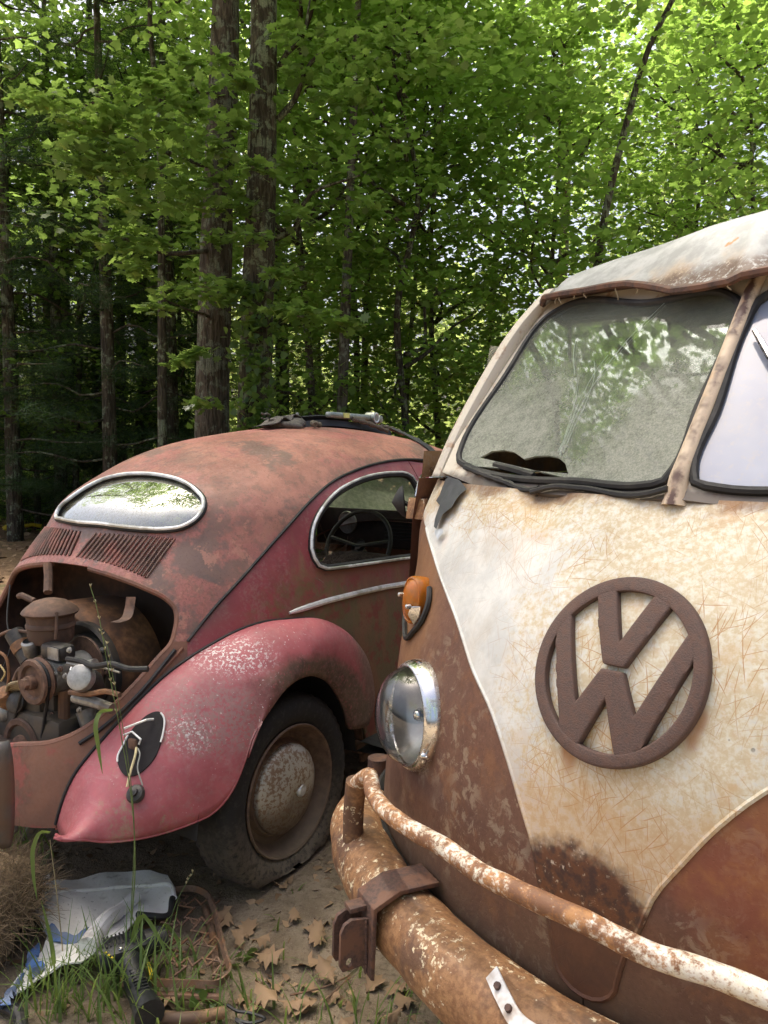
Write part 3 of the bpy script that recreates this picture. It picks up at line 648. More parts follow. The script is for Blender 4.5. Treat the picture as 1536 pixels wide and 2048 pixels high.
M_REFL = Mat('dull_reflector'); _n = M_REFL.noise(20, 4, .6); M_REFL = M_REFL.out(M_REFL.mx(M_REFL.rg(_n, .3, .7), (.42, .43, .435), (.30, .30, .30)), .36, .45)
Geo().lathe([(.096, .018), (.082, -.004), (.060, -.03), (.035, -.05), (.0005, -.058)], HC, HN, 40).build('reflector', M_REFL, bez, 0)
Geo().lathe([(.014, -.05), (.014, -.005), (.009, .005), (.0005, .008)], HC, HN, 14).build('bulb', M_CHROME, bez)
sc_ = HC+HN*.016+HU*.098-HV*.048
Geo().lathe([(.0, .014), (.006, .012), (.0075, .006), (.0075, 0)], sc_, HN, 12).tube([sc_+HV*.013+HN*.004, sc_-HV*.013+HN*.004], .0035, 6).tube([sc_+HU*.012+HN*.002, sc_-HU*.012+HN*.002], .003, 6).build('rim_screw', M_CHROME, bez)
Geo().lathe([(.106, -.10), (.112, -.05), (.1145, -.022), (.112, -.018)], HC, HN, 48).build('lamp_gasket', M_BLACK, bez)
# moulded lettering running up the lens
def text_mesh(name, body, size, origin, ux, uy, mat, parent, ext=.0004, bend=None):
    cu = bpy.data.curves.new(name, 'FONT'); cu.body = body; cu.size = size; cu.extrude = ext; cu.align_x = 'CENTER'; cu.align_y = 'CENTER'; cu.resolution_u = 2
    tmp = bpy.data.objects.new(name, cu); me = bpy.data.meshes.new_from_object(tmp); bpy.data.objects.remove(tmp)
    ux = np.array(ux)/np.linalg.norm(ux); uy = np.array(uy)/np.linalg.norm(uy); uz = np.cross(ux, uy)
    for v in me.vertices:
        p = np.array(origin)+ux*v.co.x+uy*v.co.y+uz*v.co.z
        if bend is not None: p = bend(p)
        v.co = p
    o = link(name, me, mat, parent, False); return o
M_INK = flat('moulded_lens_lettering', (.62, .62, .60), .5)
def on_lens(p):
    d = p-HC; h = d@HN; rad = np.linalg.norm(d-HN*h); hh = np.interp(rad, [0, .02, .042, .066, .085, .095, .0975], [.082, .081, .077, .067, .052, .034, .020])
    return HC+(d-HN*h)+HN*(hh+.0008)
for body, size, cu_, cv_ in (('HELLA', .0115, .055, -.012), ('SBBB  0225  0225', .0085, .038, -.008)):
    text_mesh('lens_lettering', body, size, HC+HU*cu_+HV*cv_, -HV, HU, M_INK, bez, .0002, on_lens)

# --- amber turn signal with its gasket
SP = hit(VAN, van_F, 840, 1200, .5, 3.2); SN = van_nrm(SP); SN = np.array([.34, .93, .10]); SN /= np.linalg.norm(SN)
SP = SP+SN*.014; SU = np.cross((0, 0, 1), SN); SU /= np.linalg.norm(SU); SV = np.cross(SN, SU)
if SU[0] > 0: SU = -SU
m = Mat('amber_lens'); n = m.noise(70, 4, .6); M_AMBER = m.out(m.mx(m.rg(n, .35, .65), (.55, .16, .012), (.42, .15, .02)), .25, 0, m.bump(n, .2, .001), .5, Transmission_Weight=.25, Subsurface_Weight=.0)
def oval_dome(name, c, a_w, a_h, prof, mat, parent, n=32):
    t = np.linspace(0, 2*PI, n, endpoint=False); P = []
    for k, h in prof: P.append(c+np.outer(np.cos(t)*a_w*k, SU)+np.outer(np.sin(t)*a_h*k, SV)+SN*h)
    return Geo().grid(np.array(P), close_v=True).build(name, mat, parent, 50)
sig = oval_dome('turn_signal', SP, .040, .053, [(.92, -.06), (1, -.012), (1.0, .006), (.97, .010), (.9, .011), (.86, .009), (.82, .012), (.6, .017), (.3, .020), (.01, .021)], M_AMBER, van); sig['label'] = 'oval amber turn signal lens'
G = Geo(); t = np.linspace(PI*.98, 2.03*PI, 26); tri = np.array([SP+SU*(-.047*math.cos(k))*1.0+SV*(-.02+ .095*math.sin(k)*(1 if True else 0)) for k in t]); 
tri = np.array([SP-SU*.040+SV*.0, SP-SU*.038-SV*.05, SP-SU*.030-SV*.098, SP-SU*.010-SV*.088, SP+SU*.022-SV*.050, SP+SU*.040-SV*.012, SP+SU*.047+SV*.02])
tri = np.array([hit(VAN, van_F, *q, .5, 3.2) for q in [(815, 1215), (812, 1255), (815, 1276), (830, 1262), (851, 1232), (860, 1205), (862, 1175)]])
G.tube(smooth_path(tri, 30)+SN*.004, .0062, 6).build('signal_gasket', M_BLACK, sig)
Geo().prism([SP+SU*.024-SV*.010+SN*.017, SP+SU*.046-SV*.006+SN*.006, SP+SU*.042-SV*.030+SN*.004, SP+SU*.024-SV*.052+SN*.006, SP+SU*.016-SV*.030+SN*.019], SN*.004).build('chrome_tab', M_CHROME, sig, bevel=.002)
for c_ in (SP+SU*.020-SV*.012+SN*.020, SP-SU*.043+SV*.004+SN*.008): Geo().lathe([(.0, .012), (.005, .010), (.006, 0), (.004, -.001), (.004, -.03)], c_, SN, 10).build('lens_screw', M_CHROME, sig)

# --- black tape patch at the top of the cheek
m_t = flat('grey_black_tape', (.045, .047, .05), .5, 0, .3, 45, .4)
PT = [(903, 955), (921, 961), (934, 975), (938, 980), (925, 990), (915, 1003), (908, 1016), (900, 1022), (890, 1030), (884, 1042), (877, 1060), (872, 1055), (874, 1040), (880, 1022), (884, 1012), (876, 1003), (884, 990), (889, 975), (895, 960)]
uvp = van_uv(van_hits(PT)); o = panel('tape_patch', lambda uv: van_chart(uv), uvp, [], .014, m_t, van, 0, 45)
o.data.transform(Matrix.Translation((.0035, .0035, .002))); o['label'] = 'torn dark grey tape patch below the pillar'
uvp = van_uv(van_hits([(873, 1062), (888, 1058), (890, 1066), (879, 1080), (874, 1070)])); o = panel('tape_residue', van_chart, uvp, [], .014, flat('pale_grey_primer', (.42, .45, .48), .5), van, 0, 45); o.data.transform(Matrix.Translation((.003, .003, .0015)))

# --- mirror: rusty bracket, bent chrome arm, round head seen edge-on
def vp(px, py, r): return VAN.plane(px, py, (1, 0, 0), r)
br = [vp(*p, .80) for p in ((817, 994), (846, 998), (843, 1037), (812, 1038))]
br = np.array([vp(817, 995, .85), vp(851, 998, .775), vp(845, 1040, .775), vp(811, 1037, .85)])
mb = Geo().prism(br, (0, -.012, 0)).build('mirror_bracket', mat_bumper('orange_bracket_rust', .15, 9, 9)[0].m, van, 40, .002)
_m = mat_bumper('orange_bracket_rust2', .15, 9, 9); mb.data.materials.clear(); mb.data.materials.append(_m[0].out(_m[1], .7, 0, _m[0].bump(_m[2], .4, .002)))
arm = smooth_path(np.array([vp(880, 932, .745), vp(866, 938, .77), vp(846, 948, .82), vp(838, 958, .84), vp(833, 975, .845), vp(828, 994, .845)]), 24)
Geo().tube(arm+[0, -.01, 0], .0075, 8).build('mirror_arm', M_CHROME, mb)
mc = vp(805, 1003, .90); ax_ = np.array([-.72, -.69, .1])
Geo().lathe([(.0, -.03), (.022, -.018), (.038, -.006), (.044, .003), (.042, .006), (.0, .005)], mc, ax_, 28).tube([mc, vp(826, 1015, .85)], .007, 6).build('mirror_head', M_BLACK, mb)

for src in (bez, sig):                               # the same lamps on the far cheek
    d = mirror_obj(src); d.data.materials.clear(); d.data.materials.append(src.data.materials[0])
    d['label'] = src['label'].replace('on the cheek', 'on the far cheek, out of the photo') if src is bez else 'oval amber turn signal on the far cheek'
    for ch in list(src.children):
        if 'lettering' not in ch.name: mirror_obj(ch, parent=d)
# --- bumper, overrider rail, tow clamp, plate strip
def plan_curve(z, off, t):                         # t in [-1, 1] round the nose at height z, pushed out by off
    W = float(herm(np.array([z]), VZ, VW)[0]); L = float(herm(np.array([z]), VZ, VL)[0]); q0 = float(herm(np.array([z]), VZ, VQ)[0])
    th = t*PI/2; r = np.sign(np.sin(th))*np.abs(np.sin(th))**(2/VN)*W; q = q0-L+L*np.abs(np.cos(th))**(2/VN)
    P = np.stack([r, q, 0*r+z], 1); T = np.gradient(P, axis=0); N = np.stack([-T[:, 1], T[:, 0], 0*r], 1); N /= np.linalg.norm(N, axis=1)[:, None]+1e-9
    s = np.sign((N*np.stack([r, q+1.2, 0*r], 1)).sum(1)); return P+N*s[:, None]*off
BZ = .506
tt = np.linspace(-1, 1, 161); bp = plan_curve(BZ, .058, tt)
bp = bp[np.abs(bp[:, 0]) < .725]
L_ = np.r_[0, np.cumsum(np.linalg.norm(np.diff(bp, axis=0), axis=1))]; bp = smooth_path(np.vstack([bp[0]+[-.035, -.06, 0], bp[:-1:3], bp[-1], bp[-1]+[.035, -.06, 0]]), 120)
rings = []
Tb = np.gradient(bp, axis=0); Tb /= np.linalg.norm(Tb, axis=1)[:, None]
prof = [(-.045, .060), (-.02, .071), (.012, .073), (.045, .060), (.064, .034), (.072, 0), (.064, -.036), (.045, -.060), (.012, -.074), (-.02, -.072), (-.045, -.058), (-.05, 0)]
prof = [tuple(v[:2]) for v in smooth_path(np.c_[np.array(prof), np.zeros(len(prof))], 30, True)]
for p, t_ in zip(bp, Tb):
    n_ = np.array([-t_[1], t_[0], 0]); n_ = n_ if n_@np.array([p[0], p[1]+1.5, 0]) > 0 else -n_
    dn_ = .0022*math.sin(p[0]*31+1)+.0016*math.sin(p[0]*73); rings.append([p+n_*(a_*.93+dn_)+np.array([0, 0, b_*.93+.5*dn_]) for a_, b_ in prof])
bumper = Geo().grid(np.array(rings), close_v=True).build('front_bumper', M_BUMP, van, 50)
bumper['label'] = 'rounded orange rusted front bumper'
k = len(prof); bumper.data.update()
RAIL_PX = [(734, 1552), (748, 1589), (777, 1626), (827, 1660), (873, 1688), (920, 1717), (972, 1751), (1025, 1777), (1066, 1795), (1148, 1836), (1223, 1865), (1314, 1915), (1397, 1956), (1480, 1989), (1536, 2010)]
rp = np.array([VAN.plane(*p, (0, 0, 1), z) for p, z in zip(RAIL_PX, np.interp(np.arange(15), [0, 4, 14], [.717, .725, .735]))])
rc = rp[rp[:, 0] > .12]; ctr = np.array([[0, rc[-1, 1]+.012, .735]]); full = np.vstack([rc, ctr, (rc*[-1, 1, 1])[::-1]])
e0 = rc[0]; low0 = e0+np.array([.035, -.005, -.028]); low1 = np.array([e0[0]+.055, e0[1]-.015, .585])
full = np.vstack([[low1], [low1*.35+low0*.65+[.006, 0, 0]], [low0], full, [low0*[-1, 1, 1]], [(low1*.35+low0*.65+[.006, 0, 0])*[-1, 1, 1]], [low1*[-1, 1, 1]]])
rail = Geo().tube(smooth_path(full, 150)+.0012*np.sin(np.outer(np.arange(150), (.35, .23, .41))), .0163+.0004*np.sin(np.arange(150)*.9), 14).build('overrider_rail', M_RAIL, bumper); rail['label'] = 'white painted tubular rail with rust above the bumper'
# uprights under the rail ends
for sgn in (1, -1):
    P = np.array([low0+[.002, 0, .004], low0*.5+low1*.5+[.005, 0, 0], low1+[.004, .0, -.03]])*[sgn, 1, 1]
    _mm = _m[0].m; Geo().tube(smooth_path(P, 8), .0225, 12).build('rail_post', _mm, bumper)
# black filler strip between bumper and body
P = plan_curve(.545, .012, np.linspace(-.985, .985, 120)); Geo().tube(P, .012, 6).build('filler_strip', M_BLACK, van)
P = plan_curve(.455, .004, np.linspace(-.985, .985, 120)); Geo().tube(P, .02, 6).build('valance_edge', M_DKRUST, van)
# tow clamp
CP = VAN.plane(806, 1840, (0, 0, 1), BZ); ci = int(np.argmin(((bp-CP)**2).sum(1))); cc = bp[ci]; ct = Tb[ci]; cn = np.array([-ct[1], ct[0], 0]); cn = cn if cn[1] > 0 else -cn
if ct[0] > 0: ct = -ct                                 # ct runs toward the van's left, image right
M3 = np.stack([ct, cn, (0, 0, 1)], 1)
G = Geo()
sect = [(-.052, .082), (.030, .084), (.082, .062), (.088, -.070), (.080, -.074), (.074, .054), (.026, .075), (-.052, .073)]
G.prism([cc-ct*.036+cn*a_+np.array([0, 0, b_]) for a_, b_ in sect], ct*.075)
clamp = G.build('tow_clamp', M_DKRUST, bumper, 35, .002); clamp['label'] = 'brown welded tow bar clamp with two drilled ears'
for dx in (-.022, .012):
    o2 = [(.080, .034), (.116, .040), (.130, .033), (.137, .018), (.139, -.044), (.134, -.053), (.080, -.050)]
    hol = [(.121+.007*math.cos(t), -.038+.0075*math.sin(t)*1.2) for t in np.linspace(0, 2*PI, 14, endpoint=False)]
    ear = panel('tow_ear', lambda uv, dx=dx: np.array([cc+ct*dx+cn*u+np.array([0, 0, v]) for u, v in uv]), np.array(o2), [np.array(hol)], .03, M_DKRUST, clamp, .008, 40)
Geo().box(cc+ct*(-.005)+cn*.098+np.array([0, 0, .050]), (.030, .034, .010), M3).build('spacer', M_DKRUST, clamp, 35, .002)
G = Geo()
for i in range(26): G.lathe([(.0, .004), (.0045, .002), (.005, 0)], cc+ct*(.0185+random.uniform(-.001, .001))+cn*.0885+np.array([0, 0, .03-i*.0038]), cn, 6)
G.build('weld_bead', M_DKRUST, clamp)
# white bent strip bolted to the bumper
M_WHITE = flat('chipped_white_paint', (.74, .74, .72), .5, 0, .08, 60, .2, (.30, .2, .12), .35)
BB = BVHTree.FromPolygons([tuple(v) for v in np.array(rings).reshape(-1, 3)], [(i*30+j, (i+1)*30+j, (i+1)*30+(j+1) % 30, i*30+(j+1) % 30) for i in range(119) for j in range(30)])
st = []
for px, py in ((985, 1946), (998, 1975), (1012, 2003), (1026, 2030), (1045, 2052), (1075, 2072)):
    o_, d_ = VAN.ray(px, py); h_ = BB.ray_cast(Vector(o_), Vector(d_)); st.append(np.array(h_[0])-d_/np.linalg.norm(d_)*.010 if h_[0] is not None else o_+d_*((.5-o_[2])/d_[2]))
G = Geo(); P = smooth_path(np.array(st), 14); Tn = np.gradient(P, axis=0); Tn /= np.linalg.norm(Tn, axis=1)[:, None]
nn_ = np.array([.2, .7, .6]); rws = []
for p, t_ in zip(P, Tn):
    sd = np.cross(t_, nn_); sd /= np.linalg.norm(sd); up_ = np.cross(sd, t_)
    rws.append([p+sd*.0125, p+sd*.0125+up_*.003, p-sd*.0125+up_*.003, p-sd*.0125])
strip = G.grid(np.array(rws), close_v=True).build('plate_strip', M_WHITE, bumper, 40); strip['label'] = 'white painted bent metal strip bolted to the bumper'
up_ = np.array([.1, .6, .7])
for k_ in (3, 7): Geo().tube([P[k_]+up_*.001, P[k_]+up_*.009], [.0065, .0055], 8).build('bolt', M_DKRUST, strip)
# ------------------------------------------------------------------ CAR: closed body surface fitted to the photo's outline
CZT = 1.4813; CQ = 1.0263
SK = np.array([0, .187, .274, .367, .442, .543, .628, .75, .86, 1.0, 1.08])
CWK = np.array([0, .2962, .4404, .5456, .5941, .6465, .672, .6976, .71, .7141, .712])
CAK = np.array([0, .4492, .6728, .8605, .9939, 1.1594, 1.2232, 1.3664, 1.4855, 1.5924, 1.63])
def car_F(P):
    P = np.asarray(P, float); z = np.minimum(P[..., 2], CZT-1e-6); s = np.sqrt(CZT-z); w = herm(s, SK, CWK); a = herm(s, SK, CAK); sc_ = np.minimum(s, 1.0)
    n = 2+1.2054*sc_; m = 2+.7899*sc_; b = np.where(P[..., 1] < CQ, a, 2.5312*sc_)
    v = np.abs(P[..., 0]/np.maximum(w, 1e-3))**n+np.abs((CQ-P[..., 1])/np.maximum(b, 1e-3))**m
    return np.where(P[..., 2] > CZT-1e-6, 2.0, v)
CC = np.array([0, .75, .78]); CD = np.array([0, -.62, .785]); CD /= np.linalg.norm(CD); CU = np.array([1., 0, 0]); CVv = np.cross(CD, CU)
def car_uv(P):
    d = np.atleast_2d(P)-CC; d = d/np.linalg.norm(d, axis=1)[:, None]; k = 1+d@CD
    return np.stack([d@CU/k, d@CVv/k], 1)*2
def car_chart(uv, off=0.0):
    uv = np.asarray(uv, float)/2; s2 = (uv**2).sum(1); D = ((1-s2)[:, None]*CD+2*uv[:, :1]*CU+2*uv[:, 1:]*CVv)/(1+s2)[:, None]
    P = solve_dir(car_F, CC, D, 4.0, .05)
    return P if not off else P+off*car_nrm(P)
def car_nrm(P):
    P = np.atleast_2d(P); e = 1e-4; v = car_F(P); g = np.stack([(car_F(P+k)-v)/e for k in np.eye(3)*e], -1); return g/(np.linalg.norm(g, axis=-1, keepdims=True)+1e-9)
def car_hits(px): return np.array([hit(CAR, car_F, *p, t0=1.2, t1=7.0) for p in px])
def mir(P): return np.asarray(P)*np.array([-1, 1, 1])
car = empty('rusty_car', (*CAR.O, 0), -CAR.a)
tag(car, 'faded red rounded old car with engine lid missing and rear oval window', 'car')

# --- faded paint
def mat_car(name, kind):
    m = Mat(name); x, y, z = m.xyz()[0:3]; big = m.noise(2.6, 6, .62, off=1); mid = m.noise(11, 7, .68); fine = m.noise(95, 6, .72); grit = m.noise(240, 4, .6)
    sag = m.noise(1, 6, .65, vec=m.mp(sc=(14, 14, 2.4)), off=2)
    if kind == 'roof':
        c = m.mx(m.rg(mid, .36, .64), (.43, .185, .13), (.32, .13, .095))
        c = m.mx(m.mul(m.rg(m.noise(5, 6, .65, off=6), .50, .62), .75), c, (.42, .14, .12))
        c = m.mx(m.mul(m.rg(m.noise(4, 6, .68, off=11), .54, .64), .75), c, (.15, .10, .08))
        rear = m.rg(m.op('ADD', y, m.mul(m.op('SUBTRACT', big, .5), .7)), .28, -.12)
        cr = m.mx(m.rg(m.noise(6.5, 7, .68, off=8), .47, .56), (.115, .078, .066), m.mx(m.rg(fine, .35, .65), (.34, .115, .095), (.24, .09, .07)))
        c = m.mx(m.mul(rear, .85), c, cr)
        edge = m.rg(m.op('ADD', m.op('ABSOLUTE', x), m.mul(m.op('SUBTRACT', mid, .5), .25)), .50, .62)
        c = m.mx(m.mul(edge, .55), c, (.14, .11, .075))
        lich = m.mul(m.rg(m.noise(60, 5, .7), .56, .66), m.mul(edge, .8)); c = m.mx(lich, c, (.26, .28, .18))
        c = m.mx(m.mul(m.rg(m.noise(24, 6, .72, off=15), .52, .62), .55), c, (.185, .105, .075)); c = m.mx(m.mul(m.rg(m.noise(17, 6, .72, off=19), .56, .64), .6), c, (.46, .20, .14)); c = m.mx(m.mul(m.rg(grit, .60, .72), .5), c, (.06, .042, .035))
        r = .5
    elif kind == 'quarter':
        c = m.mx(m.rg(mid, .36, .66), (.30, .055, .064), (.23, .044, .050))
        c = m.mx(m.mul(m.rg(m.op('ADD', m.mul(fine, .6), m.mul(sag, .5)), .52, .68), .55), c, (.30, .15, .13))
        lo = m.rg(m.op('ADD', z, m.mul(m.op('SUBTRACT', sag, .5), .5)), 1.02, .82)
        lo = m.mul(lo, m.rg(y, .02, .22))
        c2 = m.mx(m.rg(sag, .42, .58), (.23, .135, .075), (.16, .14, .072)); c2 = m.mx(m.mul(m.rg(m.noise(9, 6, .7, off=9), .52, .60), .75), c2, (.24, .05, .045)); c2 = m.mx(m.mul(m.rg(fine, .55, .7), .4), c2, (.08, .06, .04))
        c = m.mx(m.mul(lo, .88), c, c2)
        moss = m.mul(m.blob((.69, .22, .84), (.3, .22, .12), .9, mid, .6), m.rg(m.noise(30, 5, .7), .4, .62)); c = m.mx(m.mul(moss, .6), c, (.13, .135, .05))
        dk = m.blob((.6, -.2, .92), (.3, .13, .10), .8, mid, .7); c = m.mx(m.mul(dk, .65), c, (.13, .085, .065))
        belt = m.blob((.70, .55, .955), (.1, .7, .03), .8, mid, .4); c = m.mx(m.mul(belt, .7), c, (.24, .105, .06))
        r = .45
    elif kind == 'fender':
        c = m.mx(m.rg(mid, .36, .66), (.42, .105, .118), (.34, .084, .096))
        tan = m.mul(m.rg(m.op('ADD', m.mul(sag, .6), m.mul(fine, .42)), .55, .68), m.op('ADD', m.mul(m.blob((.72, -.42, .45), (.3, .24, .17), .9, mid, .6), .8), .10)); c = m.mx(tan, c, (.30, .22, .14))
        arch = m.op('SUBTRACT', m.node('VectorMath', operation='DISTANCE', i0=m.node('VectorMath', operation='MULTIPLY', i0=m.P(), i1=(0, 1, 1)).outputs[0], i1=(0, 0, .28)).outputs['Value'], m.mul(m.op('SUBTRACT', mid, .5), .07))
        am = m.mul(m.rg(arch, .475, .43), m.rg(y, -.30, -.05)); c = m.mx(m.mul(am, m.rg(fine, .22, .5)), c, m.mx(m.rg(mid, .4, .6), (.155, .105, .075), (.10, .06, .045)))
        front = m.rg(m.op('ADD', y, m.mul(m.op('SUBTRACT', mid, .5), .2)), .30, .40); c = m.mx(m.mul(front, .8), c, (.13, .095, .07))
        # white flecks flaked off the crown and side
        for cx, cy, cz, r1, r2, r3 in ((.66, -.17, .765, .2, .09, .045), (.72, -.02, .80, .2, .12, .03), (.74, -.36, .585, .2, .05, .05), (.74, -.25, .66, .2, .16, .12)):
            f = m.mul(m.blob((cx, cy, cz), (r1, r2, r3), 1.2), m.rg(m.noise(105, 7, .72, off=cx*9+cy*30), .545 if r2 < .11 else .655, .57 if r2 < .11 else .675)); c = m.mx(m.mul(f, .95), c, (.72, .69, .66))
        sp = m.mul(m.rg(m.vor(75), .13, .09), m.rg(m.noise(7, 3, .6, off=23), .5, .6)); c = m.mx(m.mul(sp, .6), c, (.55, .42, .40))
        grey = m.mul(m.blob((.74, -.30, .62), (.3, .12, .11), .8, mid, .8), m.rg(fine, .4, .55)); c = m.mx(m.mul(grey, .7), c, (.27, .19, .17))
        c = m.mx(m.mul(m.rg(m.noise(40, 6, .72, off=33), .48, .66), .28), c, (.36, .20, .19)); c = m.mx(m.mul(m.rg(m.noise(1, 3, .6, vec=m.mp((0, 0, 0), (.5, .3, 0), (8, 60, 60))), .58, .68), .25), c, (.46, .24, .23))
        r = .46
    else:                                        # rusty apron and bay edge
        c = m.mx(m.rg(mid, .36, .64), (.205, .088, .052), (.135, .066, .046)); c = m.mx(m.mul(m.rg(big, .5, .64), .6), c, (.25, .12, .075))
        c = m.mx(m.mul(m.rg(m.noise(8, 6, .65, off=5), .56, .64), .7), c, (.30, .075, .06)); r = .6
    n = m.bump(fine, .22, .0012, m.bump(m.noise(4.5, 3, .5), .22, .012))
    return m.out(c, m.rg(fine, .3, .7, r*.85, min(1, r*1.4)), 0, n, .5)
M_CROOF = mat_car('faded_primer_roof', 'roof'); M_QUART = mat_car('red_paint_mossy', 'quarter'); M_FEND = mat_car('pink_red_chalky_paint', 'fender'); M_APRON = mat_car('rusty_apron', 'apron')
M_BAYW = flat('engine_bay_rust', (.085, .045, .03), .85, 0, .4, 22, .4, (.04, .028, .022), .6)
M_RUSTM = flat('engine_rust_brown', (.155, .085, .055), .75, 0, .4, 45, .5, (.08, .045, .03), .5)
M_RUSTO = flat('engine_rust_orange', (.24, .115, .05), .75, 0, .4, 35, .5, (.10, .055, .035), .6)
M_OIL = flat('oily_dark_metal', (.05, .045, .04), .5, .2, .4, 35, .4, (.09, .07, .05), .5)
M_ALU = flat('dull_aluminium', (.36, .35, .32), .45, .5, .25, 40, .4, (.16, .13, .10), .5)
M_TRIM = flat('silver_trim', (.74, .75, .74), .35, .35, .15, 40, .2, (.34, .33, .28), .4)
M_WIRE = flat('old_cloth_wire', (.34, .26, .15), .8)

# --- outlines read off the photo onto the surface
GUT_PX = [(879, 925), (820, 920), (773, 924), (715, 940), (662, 966), (621, 1002), (574, 1054), (527, 1107), (480, 1160), (434, 1210), (375, 1283)]
OPEN_PX = [(117, 1123), (176, 1133), (234, 1151), (293, 1174), (334, 1195), (353, 1216), (356, 1235), (352, 1262), (346, 1283), (316, 1318), (275, 1365), (234, 1406), (193, 1441), (152, 1467), (105, 1485), (35, 1491), (6, 1493)]
OVAL_PX = [(115, 1035), (123, 1017), (143, 1000), (172, 980), (206, 963), (243, 953), (286, 950), (329, 954), (370, 966), (395, 983), (410, 1003), (408, 1023), (392, 1043), (364, 1058), (329, 1063), (286, 1062), (243, 1058), (200, 1052), (158, 1049), (129, 1043)]
FSEAM_PX = [(375, 1318), (328, 1353), (281, 1397), (223, 1459), (182, 1506), (146, 1552), (126, 1605), (110, 1660)]
gut = smooth_path(car_hits(GUT_PX), 60); opn = car_hits(OPEN_PX); opn = opn[opn[:, 0] > .03]; fs = car_hits(FSEAM_PX)
oval = car_hits(OVAL_PX); ovu = car_uv(oval); ovc = ovu.mean(0)
# the oval is symmetric about the car's centre line
ovu = smooth_path(np.c_[ovu, 0*ovu[:, :1]], 72, True)[:, :2]
# roof shell outline in the chart
gu = car_uv(gut); ou = car_uv(opn)
gfront = car_uv(np.array([hit_dir for hit_dir in [solve_dir(car_F, CC, np.array([[x, 1.02-abs(x)*.05, .60]])/np.linalg.norm([x, 1.02, .60]), 4, .05)[0] for x in np.linspace(.42, 0, 9)]]))
ku = next(i for i, p in enumerate(opn) if p[2] < opn[:, 2].max()-.0 and OPEN_PX[i] if False) if False else None
ci_ = int(np.argmax(opn[:, 0]+0*opn[:, 2])); 
kc = next(i for i, q in enumerate(OPEN_PX) if q == (346, 1283))-(len(OPEN_PX)-len(opn))
o_top = ou[:kc+1]
half = np.vstack([gfront[::-1], gu, o_top[::-1]])                       # front centre -> gutter -> corner -> opening top -> centre
shell_outer = np.vstack([half, (half*[-1, 1])[::-1]])
keepm = [0]
for i in range(1, len(shell_outer)):
    if np.linalg.norm(shell_outer[i]-shell_outer[keepm[-1]]) > 1e-3: keepm.append(i)
shell_outer = shell_outer[keepm]
# louvre slots either side of the centre rib
top_a, top_b = car_uv(car_hits([(187, 1066), (352, 1077)])); bot_a, bot_b = car_uv(car_hits([(150, 1112), (295, 1156)])); slots = []
ca, cb = car_uv(car_hits([(270, 1070), (225, 1128)]))
for i in range(18):
    t = (i+.5)/18; q2 = lambda a, c, b: a*(1-t)**2+2*t*(1-t)*(2*c-.5*a-.5*b)+b*t*t
    p0 = q2(top_a, ca, top_b); p1 = q2(bot_a, cb, bot_b); ax = (p1-p0)/np.linalg.norm(p1-p0); sd = np.array([-ax[1], ax[0]])*np.linalg.norm(top_b-top_a)/18*.24
    for sg in (1, -1):
        slots.append(np.array([p0+sd*.6-ax*.002, p0+sd, p1+sd, p1+sd*.5+ax*.004, p1-sd*.5+ax*.004, p1-sd, p0-sd, p0-sd*.6-ax*.002])*[sg, 1])
shell = flip_to(panel('roof_shell', car_chart, shell_outer, [ovu]+slots, .045, M_CROOF, car, .006, 50), CC)
shell['label'] = 'faded orange-brown roof shell with louvres below the oval window'
# raised lips between the slots
lipm = flat('louvre_edge', (.135, .075, .055), .6, 0, .4, 60, .4, (.30, .12, .09), .4)
for k, s in enumerate(slots):
    P = car_chart(np.array([s[1]*.9+s[6]*.1, s[2]*.9+s[5]*.1])); N = car_nrm(P); P = smooth_path(np.vstack([P[0], P.mean(0)+N.mean(0)*.002, P[1]]), 6); Geo().tube(P+N[0]*.001, .0042, 6).build('louvre', lipm, shell)
# oval window: chrome frame, rubber, dusty glass
ow = np.vstack([ovu, ovu[:1]]); P = car_chart(ow); N = car_nrm(P)
Geo().tube(P+N*.004, .0075, 8, False).build('oval_rubber', M_BLACK, shell)
P2 = car_chart(np.vstack([inset(ovu, .006), inset(ovu, .006)[:1]])); Geo().tube(P2+N*.010, .0068, 8, False).build('oval_trim', M_TRIM, shell)
def mat_cglass():
    m = Mat('dusty_rear_glass'); fine = m.noise(120, 6, .75); mid = m.noise(20, 6, .65); z = m.xyz()[2]
    amt = m.op('ADD', m.mul(m.rg(m.op('ADD', m.mul(fine, .6), m.mul(mid, .4)), .4, .65), .30), m.rg(z, 1.16, 1.08, .04, .35))
    d = m.node('BsdfDiffuse', in_Color=(.34, .33, .25)).outputs[0]; g = m.node('BsdfGlossy', in_Color=(.9, .94, .92), in_Roughness=.035).outputs[0]; t = m.node('BsdfTransparent', in_Color=(.62, .68, .62)).outputs[0]
    a1 = m.node('MixShader', i0=m.op('ADD', m.mul(m.node('Fresnel', in_IOR=1.6).outputs[0], 2.2), .16), i1=t, i2=g).outputs[0]
    m.t.links.new(m.node('MixShader', i0=amt, i1=a1, i2=d).outputs[0], m.t.nodes['Material Output'].inputs[0]); return m.m
M_CGLASS = mat_cglass()
gl = panel('oval_glass', lambda uv: car_chart(uv)-car_nrm(car_chart(uv))*.004, ovu, [], .06, M_CGLASS, shell, 0, 0); flip_to(gl, CC)
# gutter bead
N = car_nrm(gut)
for sg in (1, -1): Geo().tube((gut+N*.004)*[sg, 1, 1], .0055, 6).build('roof_gutter', M_BLACK, shell)

